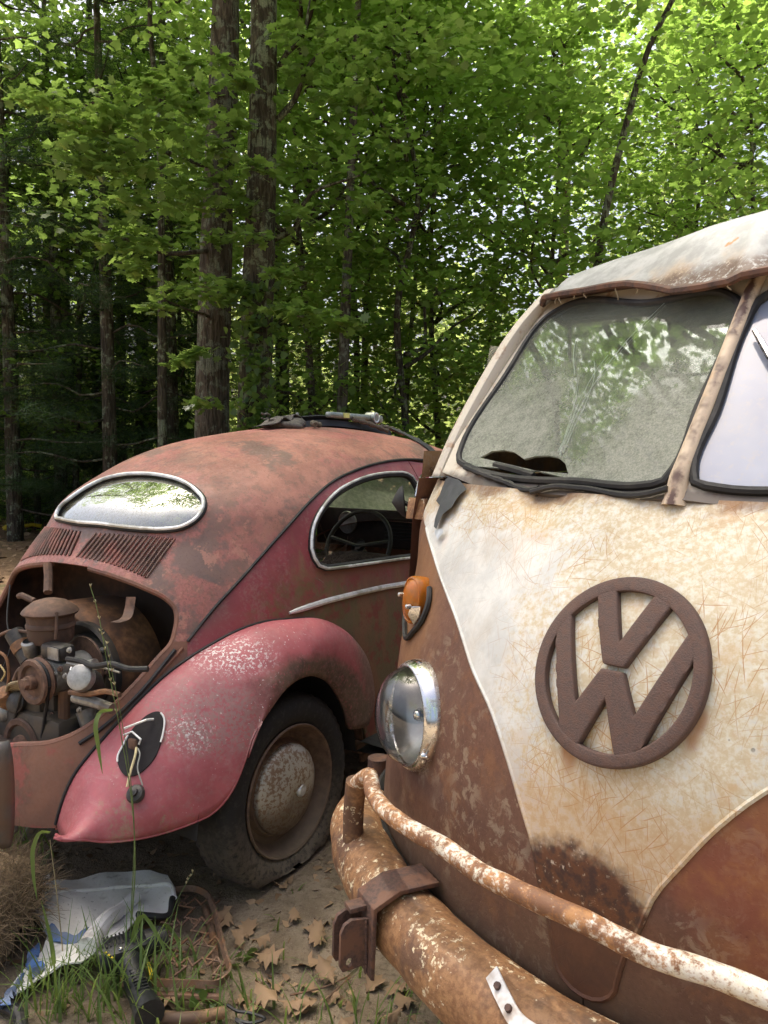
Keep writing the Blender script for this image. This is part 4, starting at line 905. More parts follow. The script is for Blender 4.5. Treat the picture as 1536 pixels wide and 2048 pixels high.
# --- quarter panel and door, each side
QWIN_PX = [(622, 1081), (625, 1058), (634, 1035), (651, 1010), (674, 987), (701, 971), (730, 959), (763, 952), (792, 950), (809, 951), (820, 957), (830, 971), (838, 994), (846, 1040), (851, 1085), (848, 1103), (838, 1108), (788, 1117), (726, 1126), (674, 1133), (647, 1135), (632, 1127), (625, 1110), (621, 1094)]
FTOP_PX = [(375, 1318), (422, 1289), (486, 1257), (530, 1244), (577, 1239), (621, 1237), (668, 1254), (703, 1283), (727, 1318), (739, 1360), (741, 1412), (728, 1449)]
qw = car_hits(QWIN_PX); qw = smooth_path(qw, 56, True); ft = smooth_path(car_hits(FTOP_PX), 50)
# panels on the side use a side chart: (q, z) pushed out along r
def side_chart(uv):
    uv = np.asarray(uv, float); C = np.stack([0*uv[:, 0], uv[:, 0], uv[:, 1]], 1); D = np.zeros_like(C); D[:, 0] = 1; return solve_dir(car_F, C, D, 1.2, .0)
QD = .985                                             # door gap
gq = gut[(gut[:, 1] < QD)]; door_z = float(np.interp(QD, gut[::-1, 1], gut[::-1, 2]))
q_out = np.vstack([[QD, door_z], gq[:, 1:], ft[:, 1:], [[ft[-1, 1]+.02, .30], [QD, .30]]])
k_ = [0]
for i in range(1, len(q_out)):
    if np.linalg.norm(q_out[i]-q_out[k_[-1]]) > 2e-3: k_.append(i)
q_out = q_out[k_]
qwin = qw[:, 1:]
qp = flip_to(panel('quarter_panel', side_chart, q_out, [qwin], .028, M_QUART, car, .006, 50), CC); mirror_obj(qp)
P = np.vstack([qw, qw[:1]]); N = car_nrm(P); qr = Geo().tube(P+N*.003, .0125, 8, False).build('window_rubber', M_BLACK, car); mirror_obj(qr)
ins = inset(qwin, -.004); P = side_chart(np.vstack([ins, ins[:1]])); N = car_nrm(P); qt = Geo().tube(P+N*.012, .0058, 8, False).build('window_trim', M_TRIM, car); mirror_obj(qt)
# door and its window
dz = lambda q: float(np.interp(q, [QD, 1.1, 1.3, 1.5, 1.7, 1.85], [door_z, 1.322, 1.312, 1.28, 1.20, 1.06]))
dq = np.linspace(QD+.006, 1.83, 14)
d_out = np.vstack([[(q, dz(q)-.004) for q in dq], [(1.84, .95), (1.84, .34), (QD+.006, .34)]])
dwin = smooth_path(np.array([(QD+.09, .99), (QD+.08, 1.2), (QD+.13, 1.285), (1.3, 1.275), (1.5, 1.235), (1.68, 1.13), (1.74, 1.0), (1.7, .985), (1.3, .985)])[:, [0, 1, 1]]*[1, 1, 0], 48, True)[:, :2]
dp = flip_to(panel('door', side_chart, d_out, [dwin], .04, M_QUART, car, .008, 50), CC); dm = mirror_obj(dp)
for dd, sg in ((dp, 1), (dm, -1)):
    P = side_chart(np.vstack([dwin, dwin[:1]]))*[sg, 1, 1]; Geo().tube(P, .010, 6, False).build('door_window_frame', M_TRIM, dd)
    P = side_chart(np.array([(QD+.06, .90), (QD+.14, .90)]))*[sg, 1, 1]+[sg*.025, 0, 0]; Geo().tube(P, .009, 8).build('door_handle', M_CHROME, dd)
gl2 = panel('door_glass', lambda uv: side_chart(uv)-[.006, 0, 0], dwin, [], .08, M_CGLASS, dp, 0, 0); mirror_obj(gl2, parent=dm)
# roof side above the door to the front pillar
sh = np.vstack([[(q, dz(q)+.012) for q in dq]])
# belt trim strip
TR_PX = [(578, 1226), (600, 1219), (650, 1203), (700, 1190), (760, 1176), (822, 1165)]
tr = car_hits(TR_PX); tr = np.vstack([tr, side_chart(np.array([(1.1, tr[-1, 2]+.004), (1.5, tr[-1, 2]+.006)]))]); tr = smooth_path(tr, 40); N = car_nrm(tr)
ts = Geo().tube(tr+N*.003, np.r_[.005, .009, np.full(38, .0105)], 8).build('belt_trim', M_TRIM, car); mirror_obj(ts)

# --- rear apron round the engine opening
bot = [(.46, .40), (.30, .385), (0, .38)]
ou_low = opn[kc:]; ap_uv_in = car_uv(ou_low); fs_uv = car_uv(np.vstack([gut[-1:], fs]))
zlow = .365; lowp = car_uv(np.array([hit_ for hit_ in [solve_dir(car_F, np.array([[0, .75, zl]]), np.array([[x, -1.3, 0]])/np.linalg.norm([x, -1.3]), 4, .05)[0] for x, zl in ((.44, .33), (.30, .30), (.15, .285), (.0, .28))]]))
ocen = car_uv(np.array([solve_dir(car_F, np.array([[0, .75, opn[-1, 2]-.003]]), np.array([[0, -1., 0]]), 4, .05)[0]]))
halfa = np.vstack([ocen, ap_uv_in[::-1], fs_uv, lowp]); ap_outer = np.vstack([halfa, (halfa[1:-1]*[-1, 1])[::-1]])
def ap_disp(P):
    P = P.copy(); r, z = np.abs(P[:, 0]), P[:, 2]; return P
apron = flip_to(panel('rear_apron', car_chart, ap_outer, [], .035, M_APRON, car, .005, 50), CC); apron['label'] = 'rusty rear apron below the engine opening'
# rolled flange and weather seal along the opening
full_open = np.vstack([opn, mir(opn)[::-1]]); fo = smooth_path(full_open, 150); N = car_nrm(fo)
Geo().tube(fo-N*.010, .011, 8).build('opening_flange', M_APRON, car)
for sg in (1, -1):
    e = smooth_path(opn[kc:], 40)*[sg, 1, 1]; N = car_nrm(e); out_ = car_nrm(e)*0; Pm = car_hits([(350, 1300), (322, 1336), (283, 1383), (242, 1424), (200, 1460), (160, 1487)])*[sg, 1, 1]; Pm = smooth_path(Pm, 40)
    Geo().tube(Pm+car_nrm(Pm)*.004, .007, 6).build('lid_seal', M_BLACK, apron)
    Pm2 = smooth_path(car_hits([(366, 1296), (335, 1330), (290, 1376), (243, 1420)])*[sg, 1, 1], 30); Geo().tube(Pm2+car_nrm(Pm2)*.002, .005, 6).build('drip_channel', M_APRON, apron)

# --- rear fender: lofted from the body seam over the crown to the rolled lip
SEAM = [(113, 1648), (119, 1625), (130, 1590), (150, 1548), (182, 1506), (223, 1459), (281, 1397), (328, 1353), (375, 1318), (422, 1289), (486, 1257), (530, 1244), (577, 1239), (621, 1237), (668, 1254), (703, 1283), (727, 1318), (739, 1360), (741, 1412), (728, 1449)]
LIPF = [(111, 1664, .44), (125, 1681, .52), (160, 1681, .545), (205, 1687, .57), (250, 1684, .60), (300, 1675, .635), (352, 1661, .67), (390, 1647, .695), (422, 1632, .715), (445, 1612, .73), (463, 1588, .742), (492, 1523, .755), (510, 1470, .76), (539, 1424, .76), (574, 1377, .76), (621, 1352, .755), (656, 1362, .75), (680, 1391, .745), (697, 1429, .74), (703, 1459, .735)]
As = car_hits(SEAM); Bs = np.array([CAR.plane(px, py, (1, 0, 0), r) for px, py, r in LIPF])
As = smooth_path(As, 60); Bs = smooth_path(Bs, 60); rows = []
for i in range(60):
    A, B = As[i], Bs[i]; t_ = i/59; c = np.array([0, .0, .28]); ra = A-c; ra[0] = 0; rb = B-c; rb[0] = 0
    # crown control: outward from the seam then over to the lip
    C1 = A+np.array([max(.02, (B[0]-A[0])*.62), 0, 0])+ra/np.linalg.norm(ra)*.028
    up = (A-B); up[0] = 0
    C2 = B+up*.62+np.array([.020, 0, 0])
    if t_ < .35: w = 1-t_/.35; C1 += np.array([.02, -.035, .0])*w; C2 += np.array([0.01, -.03, 0])*w
    s_ = np.linspace(0, 1, 22)[:, None]; rows.append((1-s_)**3*A+3*s_*(1-s_)**2*C1+3*s_**2*(1-s_)*C2+s_**3*B)
    rr = rows[-1]
    inn = min(1.0, t_/.12); rows[-1] = np.vstack([rr, B+np.array([-.012, 0, .002])*inn-rb/np.linalg.norm(rb)*.004*inn, B+np.array([-.03, 0, .006])*inn+rb/np.linalg.norm(rb)*.004*inn])
fP = np.array(rows)
# crumpled tail corner
def crump(P):
    P = P.copy(); q, z, r = P[..., 1], P[..., 2], P[..., 0]; 
    g = lambda cq, cz, s: np.exp(-((q-cq)/s)**2-((z-cz)/s)**2)
    d = -.022*g(-.66, .45, .07)+.014*g(-.66, .385, .035)+.012*g(-.50, .40, .05)-.008*g(-.42, .62, .1)
    P[..., 1] += -d*.6*-1*0+d*.0; P[..., 0] += d; P[..., 1] -= d*.5; return P
fP = crump(fP)
fender = Geo().grid(fP).build('rear_fender', M_FEND, car, 65); flip_to(fender, (.4, 0, .4)); mo = fender.modifiers.new('sheet', 'SOLIDIFY'); mo.thickness = .005; mo.offset = -1
fender['label'] = 'pink-red chalky rear fender with flaked paint and crumpled tail'
FB = BVHTree.FromPolygons([tuple(v) for v in fP.reshape(-1, 3)], [(i*24+j, (i+1)*24+j, (i+1)*24+j+1, i*24+j+1) for i in range(59) for j in range(23)])
def fend_hit(px, py):
    o, d = CAR.ray(px, py); h = FB.ray_cast(Vector(o), Vector(d)); 
    if h[0] is None: return o+d*((.7-o[0])/d[0]), np.array([.7, -.7, .1])
    n = np.array(h[1]); n = n if n@d < 0 else -n; return np.array(h[0]), n
bead = As+car_nrm(As)*.004; Geo().tube(bead, .0055, 6).build('fender_bead', M_BLACK, car); Geo().tube(mir(bead), .0055, 6).build('fender_bead', M_BLACK, car)
fl = mirror_obj(fender, 'rear_fender'); fl.data.materials.clear(); fl.data.materials.append(flat('grey_brown_fender', (.10, .082, .068), .55, 0, .3, 20, .3, (.16, .09, .06), .5)); fl['label'] = 'dull grey-brown rear fender at the left edge'
# inner wheel housing
P = []
for t in np.linspace(.02, PI-.02, 22): P.append([(.45, -.37*math.cos(t)*1.0, .28+.37*math.sin(t)), (.58, -.385*math.cos(t), .28+.385*math.sin(t)), (.70, -.39*math.cos(t), .285+.40*math.sin(t))])
Geo().grid(np.array(P)).build('wheel_housing', flat('underseal_black', (.02, .018, .016), .9), car)

# --- wheel: flat tyre, rim, dented hub cap
m = Mat('dusty_tyre'); n1 = m.noise(60, 6, .7); z_ = m.xyz()[2]; du = m.rg(m.op('ADD', z_, m.mul(m.op('SUBTRACT', m.noise(14, 6, .65), .5), .25)), .34, .04)
c = m.mx(m.mul(du, m.rg(n1, .25, .6)), (.020, .019, .018), (.17, .135, .095)); c = m.mx(m.mul(m.rg(n1, .5, .7), .3), c, (.09, .08, .07)); M_TYRE = m.out(c, .85, 0, m.bump(n1, .4, .002))
WC = np.array([.640, .012, .292])
def tyre_mesh(c, sg):
    pr = [(.205, .060), (.222, .074), (.252, .083), (.280, .080), (.297, .068), (.304, .050), (.306, .025), (.306, 0), (.306, -.025), (.304, -.050), (.297, -.068), (.280, -.080), (.252, -.083), (.222, -.074), (.205, -.060)]
    n = 96; P = []
    for k in range(n):
        t = 2*PI*k/n; row = []
        for j, (rd, h) in enumerate(pr):
            tread = .004*(1 if (k % 2) else -1) if 3 < j < 11 and j not in (6, 7, 8) else 0
            if j in (3, 4) or j in (10, 11): tread = .0025*(1 if k % 2 else -1)
            r_ = rd+tread; y = math.sin(t)*r_; zz = math.cos(t)*r_; hh = h
            lowz = -.250                                          # squashed flat under the car's weight
            if zz < lowz: 
                ex = lowz-zz; zz = lowz+.004; hh = h+(.018*np.sign(h)*min(1, ex/.03) if abs(h) > .03 else 0)
            elif zz < -.18: hh = h*(1+.16*(-.18-zz)/.09)
            row.append((c[0]+sg*hh, c[1]+y, c[2]+zz))
        P.append(row)
    return np.array(P)
wheel = Geo().grid(tyre_mesh(WC, 1), close_u=True).build('wheel', M_TYRE, car, 50); wheel['label'] = 'flat cracked dusty tyre of the rear wheel'
m = Mat('rusty_rim'); n1 = m.noise(40, 6, .7); z_ = m.xyz()[2]; c = m.mx(m.rg(n1, .35, .65), (.20, .125, .08), (.12, .075, .052)); c = m.mx(m.mul(m.rg(z_, .36, .12), .6), c, (.19, .145, .095)); M_RIM = m.out(c, .65, .1, m.bump(n1, .4, .0015))
Geo().lathe([(.207, .066), (.212, .072), (.209, .078), (.203, .074), (.199, .055), (.190, .030), (.176, .016), (.158, .020), (.148, .036), (.136, .040), (.05, .03)], WC, (1, 0, 0), 56).build('rim', M_RIM, wheel)
m = Mat('hub_cap_patina'); n1 = m.noise(75, 6, .7); z_ = m.xyz()[2]; sp = m.rg(m.op('ADD', n1, m.mul(m.noise(12, 4, .6), .35)), .66, .74)
c = m.mx(m.mul(sp, .8), (.52, .49, .41), (.24, .13, .065)); c = m.mx(m.mul(m.rg(m.op('ADD', z_, m.mul(m.op('SUBTRACT', n1, .5), .12)), .30, .22), .75), c, (.13, .085, .05)); M_CAP = m.out(c, .5, .35, m.bump(n1, .3, .0012))
g = Geo().lathe([(.142, .034), (.144, .044), (.140, .056), (.118, .070), (.098, .080), (.076, .088), (.054, .094), (.034, .097), (.016, .0985), (.0005, .099)], WC, (1, 0, 0), 56)
V = np.array(g.V); d = np.sqrt(((V[:, 1]-WC[1]-.012)/.045)**2+((V[:, 2]-WC[2]+.028)/.04)**2); V[:, 0] -= .022*np.exp(-d**2)*(V[:, 0] > WC[0]+.04); g.V = [tuple(v) for v in V]
cap = g.build('hub_cap', M_CAP, wheel, 60)
Geo().lathe([(.0, .010), (.018, .009), (.021, .004), (.022, -.004)], WC+[.082, .034, -.008], (1, .15, 0), 18).build('cap_badge', M_TRIM, cap)
for sg, c in ((-1, WC*[-1, 1, 1]), (1, np.array([.63, 2.40, .31])), (-1, np.array([-.63, 2.40, .31]))):
    w2 = Geo().grid(tyre_mesh(c, sg), close_u=True).build('wheel', M_TYRE, car, 50); Geo().lathe([(.207, .066), (.212, .074), (.203, .074), (.190, .030), (.16, .02), (.148, .036), (.10, .06), (.0005, .08)], c, (sg, 0, 0), 40).build('rim', M_RIM, w2)

# --- lower body, running boards, bonnet, front fenders: the hidden far end
for sg in (1, -1):
    Geo().grid(np.array([[(sg*r, q, z) for r, z in ((.70, .32), (.80, .315), (.83, .30), (.80, .285), (.68, .28))] for q in np.linspace(.42, 1.85, 8)])).build('running_board', M_BLACK, car)
    P = []
    for t in np.linspace(-.25, PI*1.02, 26):
        row = []
        for s_ in np.linspace(0, 1, 10):
            rho = .50-.15*s_**2.2; row.append((sg*(.45+.31*math.sin(s_*PI/2)), 2.42+rho*math.cos(t)*1.15, .30+rho*math.sin(t)*1.12))
        P.append(row)
    Geo().grid(np.array(P)).build('front_fender', M_QUART, car, 60)
    c = np.array([sg*.56, 2.86, .66]); Geo().lathe([(.0, .05), (.06, .045), (.088, .02), (.095, 0), (.10, -.03), (.06, -.12)], c, (0, .9, .25), 24).build('headlamp', M_CHROME, car)
P = []
for q in np.linspace(1.78, 3.15, 16):
    t = (q-1.78)/1.37; zc = .98-.12*t-.50*max(0, t-.45)**2*2.0; w = .62*(1-t**2.6)**.5+.04; P.append([(r*w, q, zc-.30*abs(r)**2.4*(.6+t*.6)) for r in np.linspace(-1, 1, 15)])
Geo().grid(np.array(P)).build('bonnet', M_CROOF, car, 60)
# windscreen
wsf = [(-.46, 1.60, 1.335), (.46, 1.60, 1.335), (.56, 1.86, .985), (-.56, 1.86, .985)]
m = Mat('grimy_front_glass'); n1 = m.noise(40, 6, .7); d = m.node('BsdfDiffuse', in_Color=(.36, .37, .27)).outputs[0]; t = m.node('BsdfTransparent', in_Color=(.75, .8, .72)).outputs[0]; g_ = m.node('BsdfTranslucent', in_Color=(.40, .42, .30)).outputs[0]
mm_ = m.node('MixShader', i0=.6, i1=d, i2=g_).outputs[0]; m.t.links.new(m.node('MixShader', i0=m.rg(n1, .35, .65, .55, .85), i1=t, i2=mm_).outputs[0], m.t.nodes['Material Output'].inputs[0]); M_FGL = m.m
mesh('windscreen', wsf, [(0, 1, 2, 3)], M_FGL, car, False); P = np.array(wsf+wsf[:1]); Geo().tube(P, .016, 6, False).build('windscreen_frame', M_BLACK, car)
for sg in (1, -1): Geo().tube(np.array([(sg*.50, 1.60, 1.345), (sg*.60, 1.83, 1.0), (sg*.66, 1.90, .90)]), .03, 8).build('front_pillar', M_QUART, car)
# floor, underbody and the bits hanging behind the wheel
Geo().box((0, 1.2, .27), (1.25, 2.2, .04)).build('floor_pan', M_BAYW, car)
ub = CAR.plane(738, 1497, (1, 0, 0), .62)
Geo().tube([CAR.plane(712, 1440, (1, 0, 0), .6), CAR.plane(716, 1480, (1, 0, 0), .62)], .02, 10).lathe([(.0, .02), (.022, .018), (.024, 0), (.024, -.03)], CAR.plane(716, 1494, (1, 0, 0), .64), (1, -.2, 0), 16).build('axle_end', M_RUSTM, car)
Geo().box(CAR.plane(735, 1508, (1, 0, 0), .60), (.02, .09, .035)).build('jack_point', M_RUSTM, car, 35, .004)
Geo().box(CAR.plane(750, 1455, (1, 0, 0), .58), (.015, .05, .26)).build('hanging_bracket', M_RUSTM, car, 35, .004)

# --- cabin seen through the quarter window: lining, seats, dash, wheel
Geo().box((0, .06, .70), (.94, .06, .42)).build('cabin_rear_wall', M_DARKIN, car)
M_STRAW = flat('horsehair_stuffing', (.16, .115, .075), .95, 0, .5, 120, 1.0)
sr = Geo(); 
def pad(c, s, n=10):
    P = []
    for i in range(n+1):
        a_ = PI*i/n; P.append([np.array(c)+np.array(s)*[math.cos(b_)*math.sin(a_)**.45, math.sin(b_)*math.sin(a_)**.45, math.cos(a_)] for b_ in np.linspace(0, 2*PI, 20, endpoint=False)])
    return np.array(P)
Geo().grid(pad((.0, .36, .78), (.56, .16, .20)), close_v=True).build('rear_seat', M_STRAW, car)
Geo().grid(pad((.30, 1.02, .70), (.24, .12, .22)), close_v=True).build('front_seat', M_STRAW, car)
Geo().grid(pad((-.32, 1.02, .66), (.24, .12, .22)), close_v=True).build('front_seat', M_STRAW, car)
def strands(n, c, s, L, rad, seed=1):
    g = Geo(); r_ = np.random.default_rng(seed)
    for i in range(n):
        p = np.array(c)+r_.uniform(-1, 1, 3)*s; d = r_.normal(0, 1, 3); d[2] = abs(d[2])*.4; d /= np.linalg.norm(d); b = r_.normal(0, .35, 3); t = np.linspace(0, 1, 5)[:, None]; g.tube(p+d*L*t+b*L*t*t*.7, np.linspace(rad, rad*.5, 5), 3, False)
    return g
o = strands(260, (.42, .42, .95), (.16, .14, .03), .10, .0012, 4).build('loose_horsehair', M_STRAW, car, 0); o['kind'] = 'stuff'
da = Geo().box((0, 1.84, .93), (1.12, .05, .22)).build('dashboard', flat('brown_dash', (.06, .042, .034), .5), car, 35, .015)
sw = CAR.plane(716, 1092, (1, 0, 0), -.10); u_, v_ = np.array([1, 0, 0]), np.array([0, .42, .9]); v_ = v_/np.linalg.norm(v_)
M_SW = flat('worn_grey_wheel', (.13, .125, .10), .5)
st = Geo().tube(np.array([sw+.20*(math.cos(t)*u_+math.sin(t)*v_) for t in np.linspace(0, 2*PI, 41)]), .012, 8, False).tube([sw+u_*.19+v_*.04, sw, sw-u_*.19+v_*.04], .010, 6).tube([sw, sw+np.array([0, .25, -.2])], .02, 8).lathe([(.0, .02), (.035, .018), (.045, 0)], sw, np.cross(u_, v_)*-1, 16).build('steering_wheel', M_SW, car)
Geo().lathe([(.0, 0), (.055, 0), (.062, .008), (.066, 0)], (-.33, 1.812, .955), (0, -1, 0), 28).build('speedometer', M_TRIM, da)
for k in range(7): Geo().box((.02, 1.811, .875+k*.019), (.20, .008, .008)).build('grille_bar', M_DARKIN, da)
Geo().lathe([(.0, 0), (.05, 0), (.055, .006), (.06, 0)], (-.60, 1.60, .86), (1, -.4, 0), 24).build('door_speaker', M_TRIM, car)
hl = []
for x in np.linspace(-.9, .9, 15):
    hl.append([solve_dir(car_F, np.array([[0, q, .9]]), np.array([[math.sin(x), 0, math.cos(x)]]), 3, .01)[0]*[.975, 1, .985] for q in np.linspace(.15, 1.55, 12)])
Geo().grid(np.array(hl)).build('headlining', flat('stained_cloth_lining', (.20, .19, .14), .95, 0, .3, 8), car)

# --- engine bay shell
cen = np.array([0, -.2, .72]); rim_ = smooth_path(np.vstack([full_open, full_open[:1]])[:-1], 80, True) if False else smooth_path(full_open, 80)
rim_ = np.vstack([rim_, rim_[:1]]); N = car_nrm(rim_); back = []
for k, (dq_, sc) in enumerate(((.012, 1.0), (.05, 1.06), (.22, 1.12), (.46, 1.08))):
    row = rim_.copy(); row[:, 0] *= sc; row[:, 2] = .72+(row[:, 2]-.72)*sc; row[:, 1] += dq_ if k else .012; 
    if k == 3: row[:, 1] = .02
    if k == 2: row[:, 1] = np.minimum(row[:, 1], 0.0)
    back.append(row)
bay = Geo().grid(np.array(back)); kk = len(bay.V); b3 = back[3]; bay.add([b3.mean(0)]+list(b3), [(0, i+1, i+2) for i in range(len(b3)-1)])
bay.build('engine_bay', M_BAYW, car, 50)
# --- engine with its fittings
def ep(px, py, q): return CAR.plane(px, py, (0, 1, 0), q)
eng = Geo().box((0, -.33, .42), (.44, .30, .30)).box((0.02, -.40, .58), (.16, .12, .14)).build('engine', M_OIL, car, 35, .02); eng['label'] = 'rusty air-cooled engine standing open in the tail'
# fan housing: half-round shroud
sc0 = ep(186, 1345, -.22); P = []
for t in np.linspace(-.35, PI*.80, 26):
    R_ = .255; c_, s_ = math.cos(t), math.sin(t)
    P.append([(sc0[0]-.06+R_*c_*.92, -.30, sc0[2]-.02+R_*s_*.95), (sc0[0]-.06+R_*c_, -.285, sc0[2]-.02+R_*s_), (sc0[0]-.06+R_*c_*1.03, -.24, sc0[2]-.02+R_*s_*1.03), (sc0[0]-.06+R_*c_, -.08, sc0[2]-.02+R_*s_)])
fanh = Geo().grid(np.array(P)); 
fr_ = []
for t in np.linspace(-.35, PI*.80, 26):
    c_, s_ = math.cos(t), math.sin(t); fr_.append([(sc0[0]-.06+R_*k*c_*.92+(1-k)*.06, -.30+.004*(1-k), sc0[2]-.02+R_*k*s_*.95) for k in (1, .8, .62, .55)])
fanh.grid(np.array(fr_)).build('fan_housing', M_RUSTO, eng, 40)
Geo().lathe([(.155, -.02), (.158, .006), (.148, .012), (.140, .004), (.120, -.01), (.112, .006), (.05, .012), (.0005, .014)], ep(170, 1340, -.31), (0, -1, 0), 40).build('fan_backplate', M_OIL, eng)
Geo().lathe([(.09, .016), (.088, .022), (.045, .026), (.0005, .027)], ep(180, 1325, -.31), (0, -1, 0), 30).build('fan_cover', M_RUSTM, eng)
gp_ = ep(74, 1362, -.50)
Geo().lathe([(.055, .0), (.058, -.02), (.058, -.20), (.05, -.22)], gp_+[0, .03, 0], (0, -1, 0), 28, True).build('generator', M_ALU, eng)
Geo().lathe([(.02, -.02), (.066, -.018), (.070, -.012), (.058, -.002), (.058, .004), (.070, .012), (.066, .020), (.052, .020), (.046, .010), (.022, .012), (.022, .034), (.012, .036), (.0005, .036)], gp_, (0, -1, 0), 32).build('generator_pulley', M_RUSTM, eng)
Geo().lathe([(.0, .05), (.017, .048), (.019, .03)], gp_, (0, -1, 0), 6).build('pulley_nut', M_RUSTM, eng, 20)
cp_ = ep(50, 1490, -.47)
Geo().lathe([(.03, -.02), (.086, -.018), (.090, -.012), (.078, -.002), (.078, .004), (.090, .012), (.086, .018), (.07, .018), (.062, .006), (.036, .008), (.034, .022), (.018, .026), (.0005, .026)], cp_, (0, -1, 0), 36).build('crank_pulley', M_RUSTM, eng)
b = []
for t in np.linspace(-.1, PI+.1, 14): b.append(gp_+[.060*math.cos(t), 0, .060*math.sin(t)])
for t in np.linspace(PI-.1, 2*PI+.1, 14): b.append(cp_+[.080*math.cos(t), 0, .080*math.sin(t)])
Geo().tube(np.array(b+b[:1]), .0055, 6, False).build('fan_belt', M_BLACK, eng)
# air cleaner on the carburettor
ac = ep(101, 1235, -.40)
Geo().lathe([(.062, -.075), (.068, -.06), (.070, -.03), (.074, -.026), (.074, -.018), (.070, -.012), (.072, .01), (.082, .014), (.086, .02), (.082, .026), (.074, .034), (.05, .052), (.022, .060), (.0005, .061)], ac+[0, 0, .0], (0, 0, 1), 40).build('air_cleaner', M_RUSTM, eng)
Geo().lathe([(.045, -.13), (.040, -.10), (.048, -.07)], ac, (0, 0, 1), 20).box(ac+[0, 0, -.145], (.085, .085, .06)).lathe([(.02, -.24), (.02, -.17)], ac, (0, 0, 1), 12).build('carburettor', M_ALU, eng, 35, .006)
Geo().tube([ac+[.075, -.03, .03], ac+[.085, -.04, -.02], ac+[.080, -.04, -.05]], .005, 6).build('clip', M_RUSTM, eng)
Geo().tube([ac+[-.05, -.02, .05], ac+[-.10, -.03, .065], ac+[-.115, -.03, .06]], .010, 8).build('spigot', M_RUSTM, eng)
co0, co1 = ep(28, 1265, -.42), ep(60, 1322, -.42); Geo().tube([co0, co0*.98+co1*.02, co1], .030, 18).build('ignition_coil', M_OIL, eng); Geo().tube([co0*.62+co1*.38, co0*.35+co1*.65], .0325, 18).build('coil_band', M_RUSTO, eng)
rg = ep(116, 1302, -.44); Geo().box(rg, (.105, .06, .05)).build('regulator', M_OIL, eng, 35, .016); Geo().box(rg+[.025, -.034, .002], (.05, .004, .036)).build('regulator_plate', M_ALU, eng)
Geo().box(rg+[0, .0, -.045], (.10, .05, .03)).build('bracket', M_ALU, eng, 35, .004)
of = ep(163, 1356, -.50); Geo().lathe([(.0, .018), (.030, .018), (.037, .014), (.038, 0), (.038, -.012)], of, (.35, -.85, .42), 28).build('oil_cap', M_ALU, eng)
Geo().tube([of+[-.004, .012, -.006], of+[-.03, .05, -.03], of+[-.07, .10, -.09]], [.036, .038, .03], 16).build('oil_filler', M_OIL, eng)
Geo().tube([ep(128, 1380, -.44), ep(128, 1440, -.44), ep(128, 1500, -.44)], .018, 10).build('support_post', M_RUSTO, eng)
Geo().tube([ep(150, 1395, -.46), ep(190, 1405, -.46), ep(225, 1418, -.46)], .016, 10).build('heater_pipe', M_ALU, eng)
Geo().tube(smooth_path(np.array([ep(140, 1385, -.48), ep(180, 1388, -.5), ep(215, 1383, -.5), ep(240, 1390, -.5)]), 14), .008, 6).build('breather_pipe', M_RUSTO, eng)
Geo().tube(smooth_path(np.array([ep(135, 1318, -.47), ep(160, 1322, -.48), ep(190, 1332, -.5), ep(225, 1328, -.5), ep(260, 1338, -.5), ep(296, 1338, -.48)]), 30), .0085, 8).build('rubber_hose', M_BLACK, eng)
Geo().tube(smooth_path(np.array([ep(140, 1325, -.46), ep(165, 1330, -.47), ep(190, 1325, -.48)]), 14), .012, 8).build('pipe_union', M_ALU, eng)
for k in range(5):
    a0 = ep(58, 1362+k*3, -.46); Geo().tube(smooth_path(np.array([a0, ep(30-k*3, 1365+k*5, -.5+k*.01), ep(12-k*4+k*7, 1385+k*8, -.48+k*.02), ep(8+k*9, 1415+k*4, -.47)]), 16), .005, 6).build('spark_lead', M_WIRE, eng)
Geo().lathe([(.0, .05), (.025, .045), (.034, .02), (.034, -.03)], ep(20, 1400, -.46), (.1, -.6, .7), 20).build('distributor', M_RUSTO, eng)
Geo().grid(pad(ep(10, 1425, -.47), (.03, .03, .025)), close_v=True).build('intake_joint', M_ALU, eng)
Geo().tube(smooth_path(np.array([ep(60, 1264, -.42), ep(20, 1262, -.42), ep(-10, 1275, -.42)]), 10), .0055, 6).build('fuel_pipe', M_RUSTM, eng)
Geo().tube(smooth_path(np.array([ep(-10, 1300, -.45), ep(12, 1315, -.45), ep(18, 1350, -.45), ep(16, 1370, -.45)]), 12), .005, 6).build('fuel_pipe', M_RUSTO, eng)
Geo().tube(smooth_path(np.array([ep(0, 1330, -.46), ep(10, 1345, -.46), ep(2, 1362, -.46)]), 10), .003, 6).build('loose_wire', flat('yellow_wire', (.55, .42, .18), .6), eng)
Geo().box(ep(30, 1425, -.42), (.10, .06, .07)).build('engine_tin', M_RUSTM, eng, 35, .015)
Geo().tube([ep(170, 1420, -.4), ep(185, 1465, -.4)], .028, 12).build('exhaust_stub', M_ALU, eng)
# curved steel strap hanging in the bay
st_ = smooth_path(np.array([ep(262, 1195, -.28), ep(258, 1222, -.29), ep(248, 1240, -.33), ep(230, 1246, -.36)]), 12); Geo().grid(np.array([[p+[-.022, 0, 0], p+[.022, 0, .004]] for p in st_])).build('lid_spring_strap', M_RUSTM, car)
Geo().tube([ep(95, 1128, -.30), ep(97, 1150, -.31), ep(96, 1185, -.34)], .014, 8).build('fuel_hose', M_RUSTM, car)

